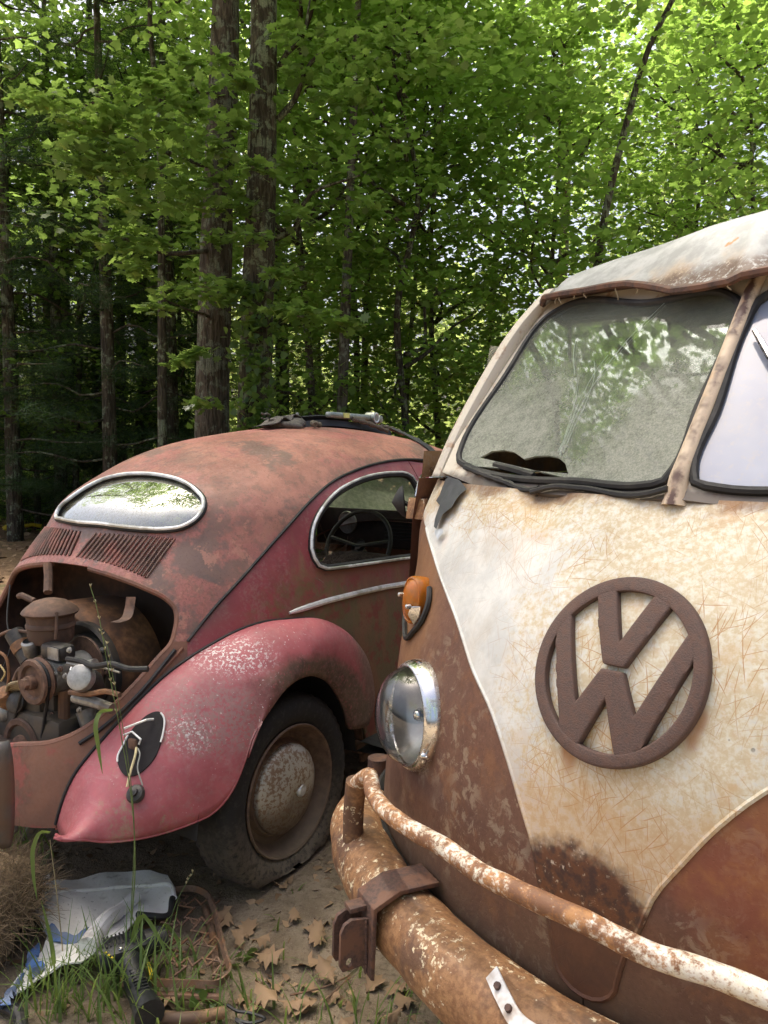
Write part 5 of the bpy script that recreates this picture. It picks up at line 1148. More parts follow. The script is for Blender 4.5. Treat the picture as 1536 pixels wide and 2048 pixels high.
# --- tail lamp gone: gasket, bare rods, wires, dangling bulb holder on the fender
TG = [(318, 1424), (329, 1436), (328, 1466), (322, 1488), (312, 1513), (295, 1535), (273, 1551), (254, 1553), (240, 1537), (237, 1513), (247, 1493), (261, 1466), (282, 1442), (301, 1428)]
tg = [fend_hit(*p) for p in TG]; TP = smooth_path(np.array([t[0] for t in tg]), 48, True); tn = np.array([t[1] for t in tg]).mean(0); tn /= np.linalg.norm(tn); tc = TP.mean(0)
G = Geo(); off = TP+tn*.005; G.add([tc+tn*.006]+list(off), [(0, i+1, (i+1) % 48+1) for i in range(48)]); G.grid(np.stack([TP-tn*.004, off], 0), close_v=True)
gask = G.build('tail_lamp_gasket', flat('matte_black_gasket', (.014, .011, .012), .9, 0, .2, 60, .1), car, 50); gask['label'] = 'black teardrop gasket left where the tail lamp is missing'
M_WLIP = flat('white_rubber_lip', (.72, .72, .70), .5, 0, .1)
for rng_ in ((1, 11), (29, 38)):
    P = off[rng_[0]:rng_[1]]; 
    if len(P): Geo().tube(P+tn*.001, .0028, 6).build('gasket_lip', M_WLIP if True else M_BLACK, gask)
fh = lambda px, py, o=.01: fend_hit(px, py)[0]+tn*o
Geo().tube([fh(309, 1441), fh(300, 1448, .03), fh(258, 1466, .035)], .0035, 6).build('lamp_rod', M_TRIM, gask)
Geo().tube([fh(255, 1478, .03), fh(272, 1471, .03), fh(287, 1484, .02), fh(281, 1492, .012)], .003, 6).build('lamp_rod', M_TRIM, gask)
Geo().box(fh(268, 1490, .008), (.03, .012, .03)).build('lamp_socket', M_RUSTM, gask, 35, .004)
Geo().tube(smooth_path(np.array([fh(276, 1498, .012), fh(276, 1515, .02), fh(268, 1545, .022), fh(259, 1578, .018)]), 16), .0035, 6).build('lamp_wire', flat('yellow_insulation', (.66, .55, .30), .6), gask)
Geo().tube(smooth_path(np.array([fh(279, 1500, .012), fh(285, 1512, .02), fh(281, 1540, .022), fh(290, 1575, .018)]), 16), .0022, 6).build('lamp_wire', flat('grey_insulation', (.33, .33, .29), .6), gask)
bh = fh(275, 1591, .015); Geo().lathe([(.022, -.012), (.026, 0), (.022, .008), (.012, .012), (.012, .022), (.0005, .026)], bh, tn, 16).build('bulb_holder', M_OIL, gask)

# more of the engine's clutter: bolts, clamps, wires and grime
for k, (px, py, q) in enumerate(((100, 1345, -.47), (112, 1348, -.47), (122, 1338, -.47), (132, 1352, -.47), (95, 1330, -.47), (140, 1300, -.45), (88, 1312, -.45), (205, 1300, -.315), (215, 1345, -.315), (160, 1420, -.44), (105, 1430, -.44), (88, 1450, -.44), (150, 1470, -.44))):
    Geo().lathe([(.0, .010), (.006, .009), (.007, .004), (.010, .003), (.010, 0)], ep(px, py, q), (0, -1, .1), 8).build('bolt', M_ALU if k % 2 else M_RUSTM, eng, 25)
Geo().tube(smooth_path(np.array([ep(150, 1330, -.47), ep(158, 1340, -.49), ep(150, 1345, -.49), ep(142, 1336, -.48)]), 12, True), .003, 5, False).build('hose_clamp', M_TRIM, eng)
Geo().lathe([(.0, .0), (.020, .002), (.024, .012), (.024, .05), (.018, .056)], ep(66, 1312, -.45), (.1, -.3, .95), 18).build('carb_bowl', M_ALU, eng)
Geo().tube(smooth_path(np.array([ep(70, 1318, -.44), ep(58, 1336, -.46), ep(40, 1340, -.46), ep(30, 1360, -.46)]), 14), .010, 8).build('manifold_pipe', M_RUSTM, eng)
Geo().tube(smooth_path(np.array([ep(20, 1170, -.30), ep(14, 1240, -.36), ep(20, 1300, -.40), ep(4, 1340, -.42)]), 18), .0025, 5).build('hanging_wire', M_BLACK, eng)
Geo().tube(smooth_path(np.array([ep(150, 1326, -.46), ep(175, 1340, -.48), ep(205, 1336, -.49), ep(240, 1345, -.49)]), 18), .003, 5).build('thin_wire', M_ALU, eng)
Geo().lathe([(.03, -.01), (.034, .0), (.034, .012), (.026, .018), (.0005, .020)], ep(35, 1405, -.47), (.2, -.9, .3), 20).build('fuel_pump', M_OIL, eng)
Geo().box(ep(105, 1440, -.40), (.10, .06, .20)).build('crankcase_front', M_OIL, eng, 35, .02)
Geo().lathe([(.0, .016), (.012, .015), (.014, 0)], ep(110, 1502, -.46), (0, -1, 0), 12).build('drain_ring', M_ALU, eng)
# curved guard piece standing at the left edge before the apron
gq0, gq1 = [CAR.plane(px, py, (0, 1, 0), -.74) for px, py in ((4, 1478), (8, 1690))]
rows_ = []
for t in np.linspace(0, 1, 14):
    c0 = gq0*(1-t)+gq1*t; w_ = .034*(.75+.25*math.sin(t*PI)); rows_.append([c0+np.array([w_*math.cos(a_), -.045*math.sin(a_)*(1-.6*(2*t-1)**4), 0]) for a_ in np.linspace(-.3, PI+.3, 12)])
gd = Geo().grid(np.array(rows_)).build('bumper_guard', flat('grey_worn_guard', (.11, .10, .088), .5, .2, .3, 30, .3, (.17, .10, .065), .5), car, 60); gd['label'] = 'dull grey curved bumper guard at the left edge of the photo'
mo = gd.modifiers.new('sheet', 'SOLIDIFY'); mo.thickness = .004
# ------------------------------------------------------------------ things strapped on the car roof
def rp_(px, py, r): return np.array([*CAR.world(CAR.plane(px, py, (1, 0, 0), r))])
M_WEB = flat('black_webbing', (.022, .023, .026), .7, 0, .3, 90, .4)
M_RAG = flat('grey_brown_rag', (.11, .095, .08), .95, 0, .35, 70, .6)
M_ROPE = flat('frayed_brown_rope', (.13, .105, .075), .95, 0, .4, 120, .8)
def ribbon(P, w, side, th=.002):
    P = np.asarray(P, float); T = np.gradient(P, axis=0); T /= np.linalg.norm(T, axis=1)[:, None]; rows = []
    for p, t in zip(P, T):
        s = np.array(side, float); s = s-t*(s@t); s /= np.linalg.norm(s); n = np.cross(t, s); rows.append([p-s*w/2, p+s*w/2, p+s*w/2+n*th, p-s*w/2+n*th])
    return np.array(rows)
W2 = lambda P: np.array([CAR.world(p) for p in np.atleast_2d(P)])
# strap from the ridge down to the gutter
sp = car_hits([(884, 930), (876, 919), (860, 901), (836, 885)]); sp = np.vstack([sp, [CAR.plane(812, 872, (1, 0, 0), .22), CAR.plane(785, 860, (1, 0, 0), .15)]]); nn = car_nrm(sp); sp = smooth_path(sp+np.array([0, 0, .006])+nn*.004, 26)
o = Geo().grid(ribbon(W2(sp), .045, (*CAR.F, 0)), close_v=True).build('tie_down_strap', M_WEB, None, 50); tag(o, 'black webbing strap running over the car roof down to the gutter', 'strap')
# heap of folded webbing
G = Geo(); P = smooth_path(np.array([rp_(598, 846, .05), rp_(640, 843, .06), rp_(690, 847, .08), rp_(740, 856, .10), rp_(775, 866, .13)]), 24); G.grid(ribbon(P+[0, 0, .0], .05, (*CAR.R, .35), .03), close_v=True); heap = G.build('folded_webbing', M_WEB, None, 40); tag(heap, 'folded heap of black webbing on top of the car roof', 'strap')
G = Geo(); P = smooth_path(np.array([rp_(600, 838, .03), rp_(640, 836, .05), rp_(672, 842, .06), rp_(695, 838, .07)]), 18); G.grid(ribbon(P, .04, (*CAR.R, .9), .006), close_v=True).build('webbing_fold', M_WEB, heap, 40)
G = Geo(); G.box(rp_(595, 840, .04)+[0, 0, .005], (.012, .03, .055)).build('strap_hook', flat('zinc_hook', (.30, .29, .26), .5, .5), heap, 35, .003)
# ratchet with a yellow label
m_r = flat('zinc_ratchet', (.34, .36, .31), .4, .7, .25, 60, .3)
a0, a1 = rp_(656, 829, .10), rp_(742, 836, .10); ax = (a1-a0)/np.linalg.norm(a1-a0); up = np.array([0, 0, 1.]); sd = np.cross(ax, up); M3r = np.stack([ax, sd, np.cross(sd, ax)], 1)
rat = Geo().box((a0+a1)/2, (np.linalg.norm(a1-a0), .035, .028), M3r).build('strap_ratchet', m_r, None, 35, .008); tag(rat, 'metal strap ratchet with yellow label on the car roof', 'ratchet')
Geo().lathe([(.0, .03), (.026, .03), (.030, .024), (.030, -.024), (.026, -.03), (.0, -.03)], a1+ax*.004, sd, 20).build('ratchet_drum', m_r, rat)
Geo().lathe([(.017, .031), (.022, .033), (.026, .031)], a1+ax*.004, sd, 20).build('ratchet_wheel', M_TRIM, rat)
Geo().box(a0*.66+a1*.34+sd*.0182+np.array([0, 0, .001]), (.05, .002, .022), M3r).box(a0*.66+a1*.34-sd*.0182+np.array([0, 0, .001]), (.05, .002, .022), M3r).build('yellow_label', flat('yellow_label', (.75, .74, .22), .5), rat, 35)
Geo().lathe([(.0, .026), (.018, .024), (.022, .01), (.022, -.02)], a1+ax*.055+[0, 0, -.004], sd, 16).build('ratchet_knob', m_r, rat)
# rag bunched on the ridge
def lump(c, s, seed, n=14, rough=.25):
    r = np.random.default_rng(seed); ph = r.uniform(0, 6, (6, 2)); P = []
    for i in range(n+1):
        a = PI*i/n; row = []
        for b in np.linspace(0, 2*PI, 24, endpoint=False):
            k = 1+rough*sum(math.sin((j+2)*b+ph[j, 0])*math.sin((j+1.5)*a+ph[j, 1])/(j+1) for j in range(6)); row.append(np.array(c)+np.array(s)*k*[math.cos(b)*math.sin(a), math.sin(b)*math.sin(a), math.cos(a)])
        P.append(row)
    return np.array(P)
rag = Geo().grid(lump(rp_(570, 850, .03), (.10, .07, .030), 3), close_v=True).build('crumpled_rag', M_RAG, None, 60); tag(rag, 'crumpled grey-brown rag on the ridge of the car roof', 'rag')
P = smooth_path(np.array([rp_(522, 851, .02), rp_(540, 846, .02), rp_(552, 836, .02), rp_(565, 842, .02), rp_(572, 832, .02), rp_(585, 836, .03), rp_(592, 848, .03)]), 26); Geo().grid(ribbon(P, .10, (*CAR.R, .1), .004), close_v=True).build('rag_fold', M_RAG, rag, 50)
P = smooth_path(np.array([rp_(540, 830, .02), rp_(535, 827, .02), rp_(528, 829, .02), rp_(523, 826, .02)]), 8); Geo().tube(P, .004, 5).tube(P+[0, 0, -.02], .003, 5).build('rag_tail', M_RAG, rag)
for k, (pa, pb, pc) in enumerate((((705, 838), (740, 848), (775, 862)), ((760, 852), (785, 858), (808, 868)), ((640, 850), (625, 846), (630, 850)))):
    P = smooth_path(np.array([rp_(*pa, .12), rp_(*pb, .14), rp_(*pc, .17)]), 16); rr = .011+.003*np.sin(np.arange(16)*1.7); o = Geo().tube(P, rr, 8).build('frayed_rope', M_ROPE, None); tag(o, ('frayed brown rope beside the ratchet on the car roof', 'short frayed rope end nearest the strap on the car roof', 'small tuft of rope at the rag end of the webbing')[k], 'rope', 'rope ends on the car roof')

# ------------------------------------------------------------------ seat parts on the ground in front of the car
def gp(px, py, z=0.0): return ground_at(px, py, z)
def gz(x, y): return float(ground_z(np.array(x), np.array(y)))
m = Mat('grubby_white_vinyl'); n1 = m.noise(11, 6, .65); n2 = m.noise(70, 5, .7); c = m.mx(m.rg(n1, .38, .68), (.92, .90, .84), (.84, .81, .74)); c = m.mx(m.mul(m.rg(m.noise(5, 5, .7, off=4), .58, .68), .6), c, (.24, .20, .15)); c = m.mx(m.mul(m.rg(n2, .62, .7), .5), c, (.16, .13, .1))
M_VINYL = m.out(c, .5, 0, m.bump(n2, .2, .001, m.bump(n1, .5, .01)), .4)
VPX = [(58, 1790), (75, 1762), (98, 1748), (104, 1760), (170, 1755), (240, 1744), (300, 1741), (335, 1750), (350, 1775), (348, 1805), (335, 1828), (300, 1838), (280, 1830), (262, 1850), (240, 1880), (222, 1912), (205, 1925), (192, 1905), (160, 1925), (120, 1930), (80, 1955), (45, 1980), (8, 1992), (30, 1960), (60, 1925), (85, 1900), (95, 1870), (80, 1840), (62, 1815)]
def vin_h(x, y):                                       # folds: raised back, draped front
    return .055+.018*np.sin(x*9+y*4)*np.cos(y*7-1)+.010*np.sin(x*19-y*11)+.004*np.sin(x*41+y*37)+.02*np.clip((y-2.15)/.4, 0, 1)
vg = np.array([gp(px, py, .05)[:2] for px, py in VPX])
for _ in range(2): vg = np.array([gp(px, py, float(vin_h(*v)))[:2] for (px, py), v in zip(VPX, vg)])
def vin_chart(uv): return np.stack([uv[:, 0], uv[:, 1], vin_h(uv[:, 0], uv[:, 1])], 1)
vin = panel('seat_cover', vin_chart, vg, [], .022, M_VINYL, None, .004, 60); tag(vin, 'torn dirty white vinyl seat cover crumpled on the ground', 'seat cover')
# rolled hem along its far edge
P = smooth_path(vin_chart(np.array([gp(px, py, .10)[:2] for px, py in ((104, 1762), (170, 1756), (240, 1745), (300, 1742), (338, 1752), (350, 1780))])), 40)+[0, 0, .004]; Geo().tube(P, .006, 8).build('hem', M_VINYL, vin)
P = smooth_path(vin_chart(np.array([gp(px, py, .07)[:2] for px, py in ((272, 1790), (240, 1820), (215, 1850), (190, 1885), (175, 1915))])), 24)+[0, 0, .02]; Geo().tube(P, np.linspace(.018, .026, 24), 10).build('rolled_fold', M_VINYL, vin)
P = smooth_path(vin_chart(np.array([gp(px, py, .07)[:2] for px, py in ((345, 1800), (335, 1828), (300, 1836), (275, 1830))])), 24)+[0, 0, .006]; Geo().tube(P, .009, 8).build('dark_edge', M_BLACK, vin)
M_BLUE = flat('faded_blue_cloth', (.10, .19, .42), .85, 0, .35, 60, .5, (.22, .26, .34), .5)
for pts in ([(95, 1852), (120, 1868), (150, 1872), (180, 1862), (205, 1840)], [(206, 1835), (222, 1828), (240, 1832)], [(70, 1880), (62, 1905), (78, 1930), (60, 1945)], [(45, 1945), (20, 1970), (8, 2000)]):
    P = vin_chart(smooth_path(np.array([gp(px, py, .07)[:2] for px, py in pts]), 18))+[0, 0, .007]; P[:, 2] += .004*np.sin(np.arange(18)*1.3); o = Geo().grid(ribbon(P, .030, (.3, 1, .3), .003), close_v=True).build('blue_cloth_strip', M_BLUE, vin, 60)
# horsehair pad
M_HAIR = flat('brown_horsehair', (.19, .135, .078), .95, 0, .45, 160, 1.0)
hc = gp(8, 1850, .10); hair = Geo().grid(lump(hc+[-.10, 0, .02], (.18, .22, .15), 5, 16, .2), close_v=True).build('horsehair_pad', M_HAIR, None, 60); tag(hair, 'matted brown horsehair pad at the left edge of the photo', 'seat padding')
g = Geo(); r_ = np.random.default_rng(8)
for i in range(2600):
    d = r_.normal(0, 1, 3); d[2] = abs(d[2])*.8; d /= np.linalg.norm(d); p = hc+np.array([-.10, 0, .02])+d*[.175, .215, .15]*r_.uniform(.93, 1.05); e = r_.normal(0, 1, 3); e /= np.linalg.norm(e); L = r_.uniform(.03, .075); t = np.linspace(0, 1, 4)[:, None]; g.tube(p+e*L*t+d*L*.55*t+np.cross(e, d)*L*.6*t*t, [.0009, .0009, .0008, .0005], 3, False)
o = g.build('hair_strands', M_HAIR, hair, 0); o['kind'] = 'stuff'
# zig-zag spring seat frame
M_SPR = flat('rusted_spring_steel', (.19, .115, .075), .7, .2, .35, 90, .5, (.24, .12, .06), .5)
FR = [(348, 1778), (385, 1776), (412, 1786), (428, 1815), (440, 1860), (452, 1910), (458, 1950), (440, 1966), (380, 1968), (300, 1966), (240, 1966)]
fr = np.array([gp(px, py, .06) for px, py in FR]); fr[:, 2] = .06; frame = Geo().grid(ribbon(smooth_path(fr, 50), .018, (.3, .3, 1), .006), close_v=True).build('seat_spring_frame', M_SPR, None, 40); tag(frame, 'rusty seat frame with zig-zag springs lying on the dirt', 'seat frame')
def zig(a, b, n, amp, z=.055):
    a, b = gp(*a, z), gp(*b, z); d = b-a; L = np.linalg.norm(d); u = d/L; s = np.array([-u[1], u[0], 0]); t = np.linspace(0, 1, n*12+1); w = np.arctan(2.2*np.sin(t*n*2*PI))/np.arctan(2.2)
    return a+np.outer(t, d)+np.outer(amp*w, s)+np.outer(.14*L/n*np.sin(t*n*4*PI), u)
for a, b, n, amp in (((360, 1790), (445, 1952), 6, .020), ((330, 1800), (360, 1960), 6, .022), ((352, 1805), (440, 1800), 3, .018), ((345, 1845), (446, 1838), 4, .018), ((340, 1885), (450, 1880), 4, .018), ((335, 1925), (455, 1922), 4, .018)):
    P = zig(a, b, n, amp); o = Geo().tube(P, .0032, 6).build('zigzag_spring', M_SPR, frame, 0)
for a, b in (((410, 1815), (432, 1960)), ((300, 1990), (440, 1995))):
    P = np.array([gp(*a, .03), (gp(*a, .03)+gp(*b, .03))/2+[.01, 0, 0], gp(*b, .03)]); Geo().tube(smooth_path(P, 10), .010, 8).build('frame_rail', M_SPR, frame)
# pipe at the bottom edge
P = np.array([gp(290, 2030, .02), gp(380, 2036, .022), gp(450, 2024, .02)]); o = Geo().tube(smooth_path(P, 14), .014, 12).build('rusty_pipe', flat('orange_brown_pipe', (.26, .15, .075), .7, 0, .4, 50, .5, (.10, .06, .04), .5), None); tag(o, 'short rusty pipe lying at the bottom edge of the photo', 'pipe')
# power tool: black body, vents, yellow trim, handle
M_PLAS = flat('black_plastic', (.018, .019, .021), .42, 0, .25, 90, .25, (.06, .055, .05), .35); M_YEL = flat('yellow_plastic', (.72, .52, .02), .5, 0, .1)
tb = gp(252, 1905, .08); th = gp(300, 2030, .05); ax = (th-tb)/np.linalg.norm(th-tb); sd = np.cross(ax, (0, 0, 1)); sd /= np.linalg.norm(sd); up = np.cross(sd, ax); MT = np.stack([sd, ax, up], 1)
tool = Geo(); 
def rbox(c, size, M, n=1): return Geo().box(c, size, M)
tool = Geo().box(tb, (.115, .075, .075), MT).build('power_tool', M_PLAS, None, 35, .016); tag(tool, 'black cordless power tool with yellow trigger lying in the grass', 'power tool')
Geo().tube([tb+ax*.02, tb+ax*.09-up*.006, tb+ax*.16-up*.01, th], [.033, .030, .031, .036], 16).build('handle', M_PLAS, tool)
Geo().tube([tb+sd*-.05+up*.005, tb+sd*-.085+up*.008, tb+sd*-.105+up*.01], [.036, .034, .026], 16).build('nose', M_PLAS, tool)
Geo().tube([tb+sd*.045, tb+sd*.07], [.036, .03], 16).build('rear_cap', M_PLAS, tool)
for k in range(6): Geo().box(tb+sd*(.0+k*.010)-ax*.012+up*.0385, (.004, .040, .003), MT).build('vent_slot', M_BLACK, tool)
Geo().tube([tb+ax*.075+sd*-.036+up*.012, tb+ax*.11+sd*-.034+up*.012, tb+ax*.125+sd*-.03+up*.01], .0045, 6).build('trigger', M_YEL, tool)
for k, (dx, dy) in enumerate(((.05, .03), (.045, .042), (.055, .018))): Geo().lathe([(.0, .002), (.003, .0015), (.0035, 0)], tb+sd*dx+ax*dy+up*.034, up, 8).build('yellow_mark', M_YEL, tool)
for k in range(8): Geo().box(tb+ax*(.09+k*.010)+up*.020, (.03, .003, .006), MT).build('grip_rib', M_PLAS, tool)
Geo().lathe([(.0, .0), (.004, .001), (.005, 0)], tb+sd*.02+ax*.025+up*.0385, up, 10).build('screw', M_CHROME, tool)
# cable and hose
P = smooth_path(np.array([gp(455, 2010, .02), gp(475, 2022, .02), gp(500, 2026, .02), gp(530, 2038, .02), gp(500, 2046, .02), gp(470, 2038, .02), gp(490, 2052, .02), gp(540, 2060, .02)]), 50); o = Geo().tube(P, .004, 6).build('black_cable', M_PLAS, None); tag(o, 'thin black cable coiled on the dirt at the bottom edge', 'cable')
P = smooth_path(np.array([gp(-30, 2010, .03), gp(10, 2012, .035), gp(36, 2028, .035), (gp(44, 2062, .03))]), 20); o = Geo().tube(P, .016, 10).build('black_hose', M_PLAS, None); tag(o, 'black hose end in the bottom left corner', 'hose')
# bit of yellow plastic far off on the wood floor
yp = gp(26, 1056, .06); o = Geo().grid(lump(yp, (.16, .10, .05), 4, 8, .3), close_v=True).build('yellow_scrap', M_YEL, None, 60); tag(o, 'bright yellow plastic object lying far off at the wood edge', 'plastic scrap'); Geo().tube([yp+[.12, 0, .02], yp+[.3, .05, .05], yp+[.42, .1, .02]], .03, 8).build('arm', M_YEL, o)
o.data.update()
# pipe stub standing behind the van's bumper
pc = VAN.plane(757, 1515, (1, 0, 0), .93); w = VAN.world(pc); o = Geo().tube([(w[0], w[1], .0), (w[0], w[1], w[2]*.6), (w[0], w[1], w[2])], .030, 16).build('upright_pipe', M_DKRUST, None); tag(o, 'dark brown pipe standing upright between car wheel and van', 'pipe')
# ------------------------------------------------------------------ FOREST
def leaf_mat(name, dark, light, trans=.5, rough=.38, gloss=.35, tint=(.50, .70, .14)):
    m = Mat(name); rnd = m.geo('Random Per Island'); c = m.mx(rnd, dark, light); yel = m.rg(rnd, .88, 1.0)
    c = m.mx(m.mul(yel, .5), c, tuple(min(1, x*1.6) for x in light))
    m.out(c, rough, 0, None, gloss)
    tr = m.node('BsdfTranslucent', in_Color=m.mx(rnd, tuple(x*.75 for x in tint), tint)).outputs[0]
    mix = m.node('MixShader', i0=trans, i1=m.b.outputs[0], i2=tr).outputs[0]; m.t.links.new(mix, m.t.nodes['Material Output'].inputs[0]); return m.m
M_OAKL = leaf_mat('oak_leaf', (.06, .105, .030), (.11, .165, .050), .45, .30, .55)
M_MAPL = leaf_mat('maple_leaf', (.050, .098, .024), (.095, .155, .040), .55, .42, .30, (.44, .66, .12))
M_CANL = leaf_mat('canopy_leaf', (.055, .105, .026), (.105, .17, .045), .58, .45, .28, (.50, .70, .15))
M_FARL = leaf_mat('far_leaf', (.055, .095, .040), (.10, .14, .065), .50, .5, .2, (.56, .68, .20))
M_PINE = leaf_mat('pine_needles', (.018, .040, .016), (.036, .066, .026), .22, .55, .2, (.10, .20, .04))
M_IVY = leaf_mat('ivy_leaf', (.035, .075, .018), (.065, .12, .03), .4, .38, .4)
def bark(name, base, lich, amt):
    m = Mat(name); v = m.mp(sc=(34, 34, 5)); n = m.noise(1, 7, .7, vec=v, dist=.6); r = m.noise(1, 4, .6, vec=m.mp(sc=(16, 16, 2.6)), dist=1.0); f = m.noise(80, 5, .7)
    c = m.mx(m.rg(n, .38, .62), tuple(x*.42 for x in base), base); l = m.mul(m.rg(m.op('ADD', m.noise(7, 6, .65, off=3), m.mul(f, .18)), .66-.16*amt, .72-.16*amt), m.rg(n, .35, .5))
    c = m.mx(m.mul(l, .9), c, m.mx(m.rg(f, .4, .6), lich, tuple(x*.65 for x in lich)))
    return m.out(c, .95, 0, m.bump(m.op('ADD', n, r), 1.0, .03), .1)
M_BARK1 = bark('oak_bark_lichen', (.12, .10, .078), (.21, .225, .17), .42); M_BARK2 = bark('bark_dark', (.10, .085, .065), (.25, .28, .2), .35); M_BARK3 = bark('bark_grey', (.14, .125, .10), (.28, .30, .23), .3)
OAK = np.array([(0, 0), (.10, .18), (.30, .20), (.20, .36), (.46, .46), (.26, .58), (.36, .80), (.12, .80), (0, 1.02), (-.12, .80), (-.36, .80), (-.26, .58), (-.46, .46), (-.20, .36), (-.30, .20), (-.10, .18)])
MAP = np.array([(0, 0), (.18, .10), (.46, .08), (.40, .28), (.54, .52), (.30, .58), (0, 1.0), (-.30, .58), (-.54, .52), (-.40, .28), (-.46, .08), (-.18, .10)])
DIA = np.array([(0, 0), (.34, .46), (0, 1.0), (-.34, .46)])
IVY = np.array([(0, 0), (.42, .12), (.34, .5), (0, 1.0), (-.34, .5), (-.42, .12)])
def leaf_mesh(name, P, size, T, mat, tilt=.5, seed=0, droop=.25):
    """one mesh of many single leaves standing at points P"""
    r = np.random.default_rng(seed); n = len(P); k = len(T); size = np.broadcast_to(size, (n,))*r.uniform(.7, 1.25, n)
    az = r.uniform(0, 2*PI, n); t1 = r.normal(0, tilt, n); t2 = r.normal(0, tilt, n)
    L = np.zeros((n, k, 3)); L[:, :, 0] = T[:, 0]*size[:, None]; L[:, :, 1] = T[:, 1]*size[:, None]; L[:, :, 2] = -droop*(np.abs(T[:, 0])*.8+T[:, 1]**2*.5)*size[:, None]
    c, s = np.cos(t1)[:, None], np.sin(t1)[:, None]; y = L[:, :, 1]*c-L[:, :, 2]*s; z = L[:, :, 1]*s+L[:, :, 2]*c; x = L[:, :, 0]
    c, s = np.cos(t2)[:, None], np.sin(t2)[:, None]; x, z = x*c+z*s, -x*s+z*c
    c, s = np.cos(az)[:, None], np.sin(az)[:, None]; x, y = x*c-y*s, x*s+y*c
    V = np.stack([x, y, z], -1)+np.asarray(P)[:, None]; me = bpy.data.meshes.new(name)
    me.vertices.add(n*k); me.vertices.foreach_set('co', V.ravel().astype(np.float32)); me.loops.add(n*k); me.loops.foreach_set('vertex_index', np.arange(n*k, dtype=np.int32))
    me.polygons.add(n); me.polygons.foreach_set('loop_start', np.arange(0, n*k, k, dtype=np.int32)); me.polygons.foreach_set('loop_total', np.full(n, k, dtype=np.int32)); me.update(calc_edges=True); me.validate(); me.materials.append(mat); return me
def spray_points(C, R, n, seed, flat_=.18):
    r = np.random.default_rng(seed); out = []
    for c, rad in zip(C, R):
        a = r.uniform(0, 2*PI, n); d = np.sqrt(r.uniform(0, 1, n))*rad; out.append(np.stack([c[0]+d*np.cos(a), c[1]+d*np.sin(a), c[2]+r.normal(0, flat_*rad, n)-.25*d*d/rad], 1))
    return np.vstack(out)
def trunk_geo(P, R, limbs, seed, n=14):
    g = Geo(); Q = smooth_path(P, 26); rr = np.interp(np.linspace(0, 1, 26), np.linspace(0, 1, len(R)), R); r = np.random.default_rng(seed); rr = rr*(1+r.normal(0, .02, 26)); g.tube(Q, rr, n)
    for a, b, rad in limbs:
        a, b = np.array(a, float), np.array(b, float); m = (a+b)/2+r.normal(0, .07, 3)*np.linalg.norm(b-a); m2 = a*.75+b*.25+r.normal(0, .04, 3)*np.linalg.norm(b-a); g.tube(smooth_path(np.array([a, m2, m, b]), 10), np.linspace(rad, rad*.3, 10), 7)
    return g
def wpx(px, py, y):                                      # a point of the photo at depth y
    d = ray(px, py); return np.array([0, 0, CAMH])+d*(y/d[1])
# --- reusable crowns: understorey maple, tall canopy, far tree
def make_crown(kind, seed):
    r = np.random.default_rng(seed); C = []; R = []; limbs = []
    if kind == 'under': h0, h1, W, ns, per, T, sz, mat = 1.6, 9.0, 2.2, 175, 38, MAP, .105, M_MAPL
    elif kind == 'canopy': h0, h1, W, ns, per, T, sz, mat = 4.0, 17.0, 3.2, 160, 36, MAP, .12, M_CANL
    else: h0, h1, W, ns, per, T, sz, mat = 1.5, 16.0, 3.4, 150, 24, DIA, .22, M_FARL
    for i in range(ns):
        h = h0+(h1-h0)*r.uniform(0, 1)**.9; prof = math.sin(min(1, (h-h0)/(h1-h0)*1.0)*PI*.86+.30)**.7; a = r.uniform(0, 2*PI); d = W*prof*math.sqrt(r.uniform(.05, 1)); C.append((d*math.cos(a), d*math.sin(a), h+.18*d)); R.append(r.uniform(.35, .75)*(1.2 if kind != 'under' else 1))
        if i % 9 == 0: limbs.append(((0.02*math.cos(a), .02*math.sin(a), max(.8, h-.5*d)), C[-1], .035 if kind == 'under' else .06))
    C = np.array(C); return leaf_mesh('crown', spray_points(C, R, per, seed+1), sz, T, mat, .42, seed+2), limbs, h1
CROWNS = {k: [make_crown(k, s) for s in ss] for k, ss in (('under', (1, 2, 3)), ('canopy', (4, 5, 6)), ('far', (7, 8)))}
TRUNKS = {}
def trunk_mesh(kind, i):
    if (kind, i) in TRUNKS: return TRUNKS[kind, i]
    me, limbs, h1 = CROWNS[kind][i]; r = np.random.default_rng(50+i); rad = {'under': .055, 'canopy': .13, 'far': .15}[kind]
    P = np.array([(r.normal(0, .05)*k, r.normal(0, .05)*k, h1*.97*k/5) for k in range(6)]); P[0] = (0, 0, -.2); g = trunk_geo(P, [rad*1.25, rad, rad*.9, rad*.7, rad*.45, rad*.15], limbs, 60+i, 10)
    o = g.build('trunk', M_BARK2 if kind != 'canopy' else M_BARK3, None, 0); me2 = o.data; bpy.data.objects.remove(o); TRUNKS[kind, i] = me2; return me2
def plant_tree(name, kind, i, x, y, rz, sc, label, group, lean=(0, 0)):
    e = empty(name, (x, y, 0), rz); e.scale = (sc, sc, sc); e.rotation_euler = (lean[0], lean[1], rz); tag(e, label, 'tree', group)
    a = bpy.data.objects.new('trunk', trunk_mesh(kind, i)); COL.objects.link(a); a.parent = e; b = bpy.data.objects.new('crown', CROWNS[kind][i][0]); COL.objects.link(b); b.parent = e; return e
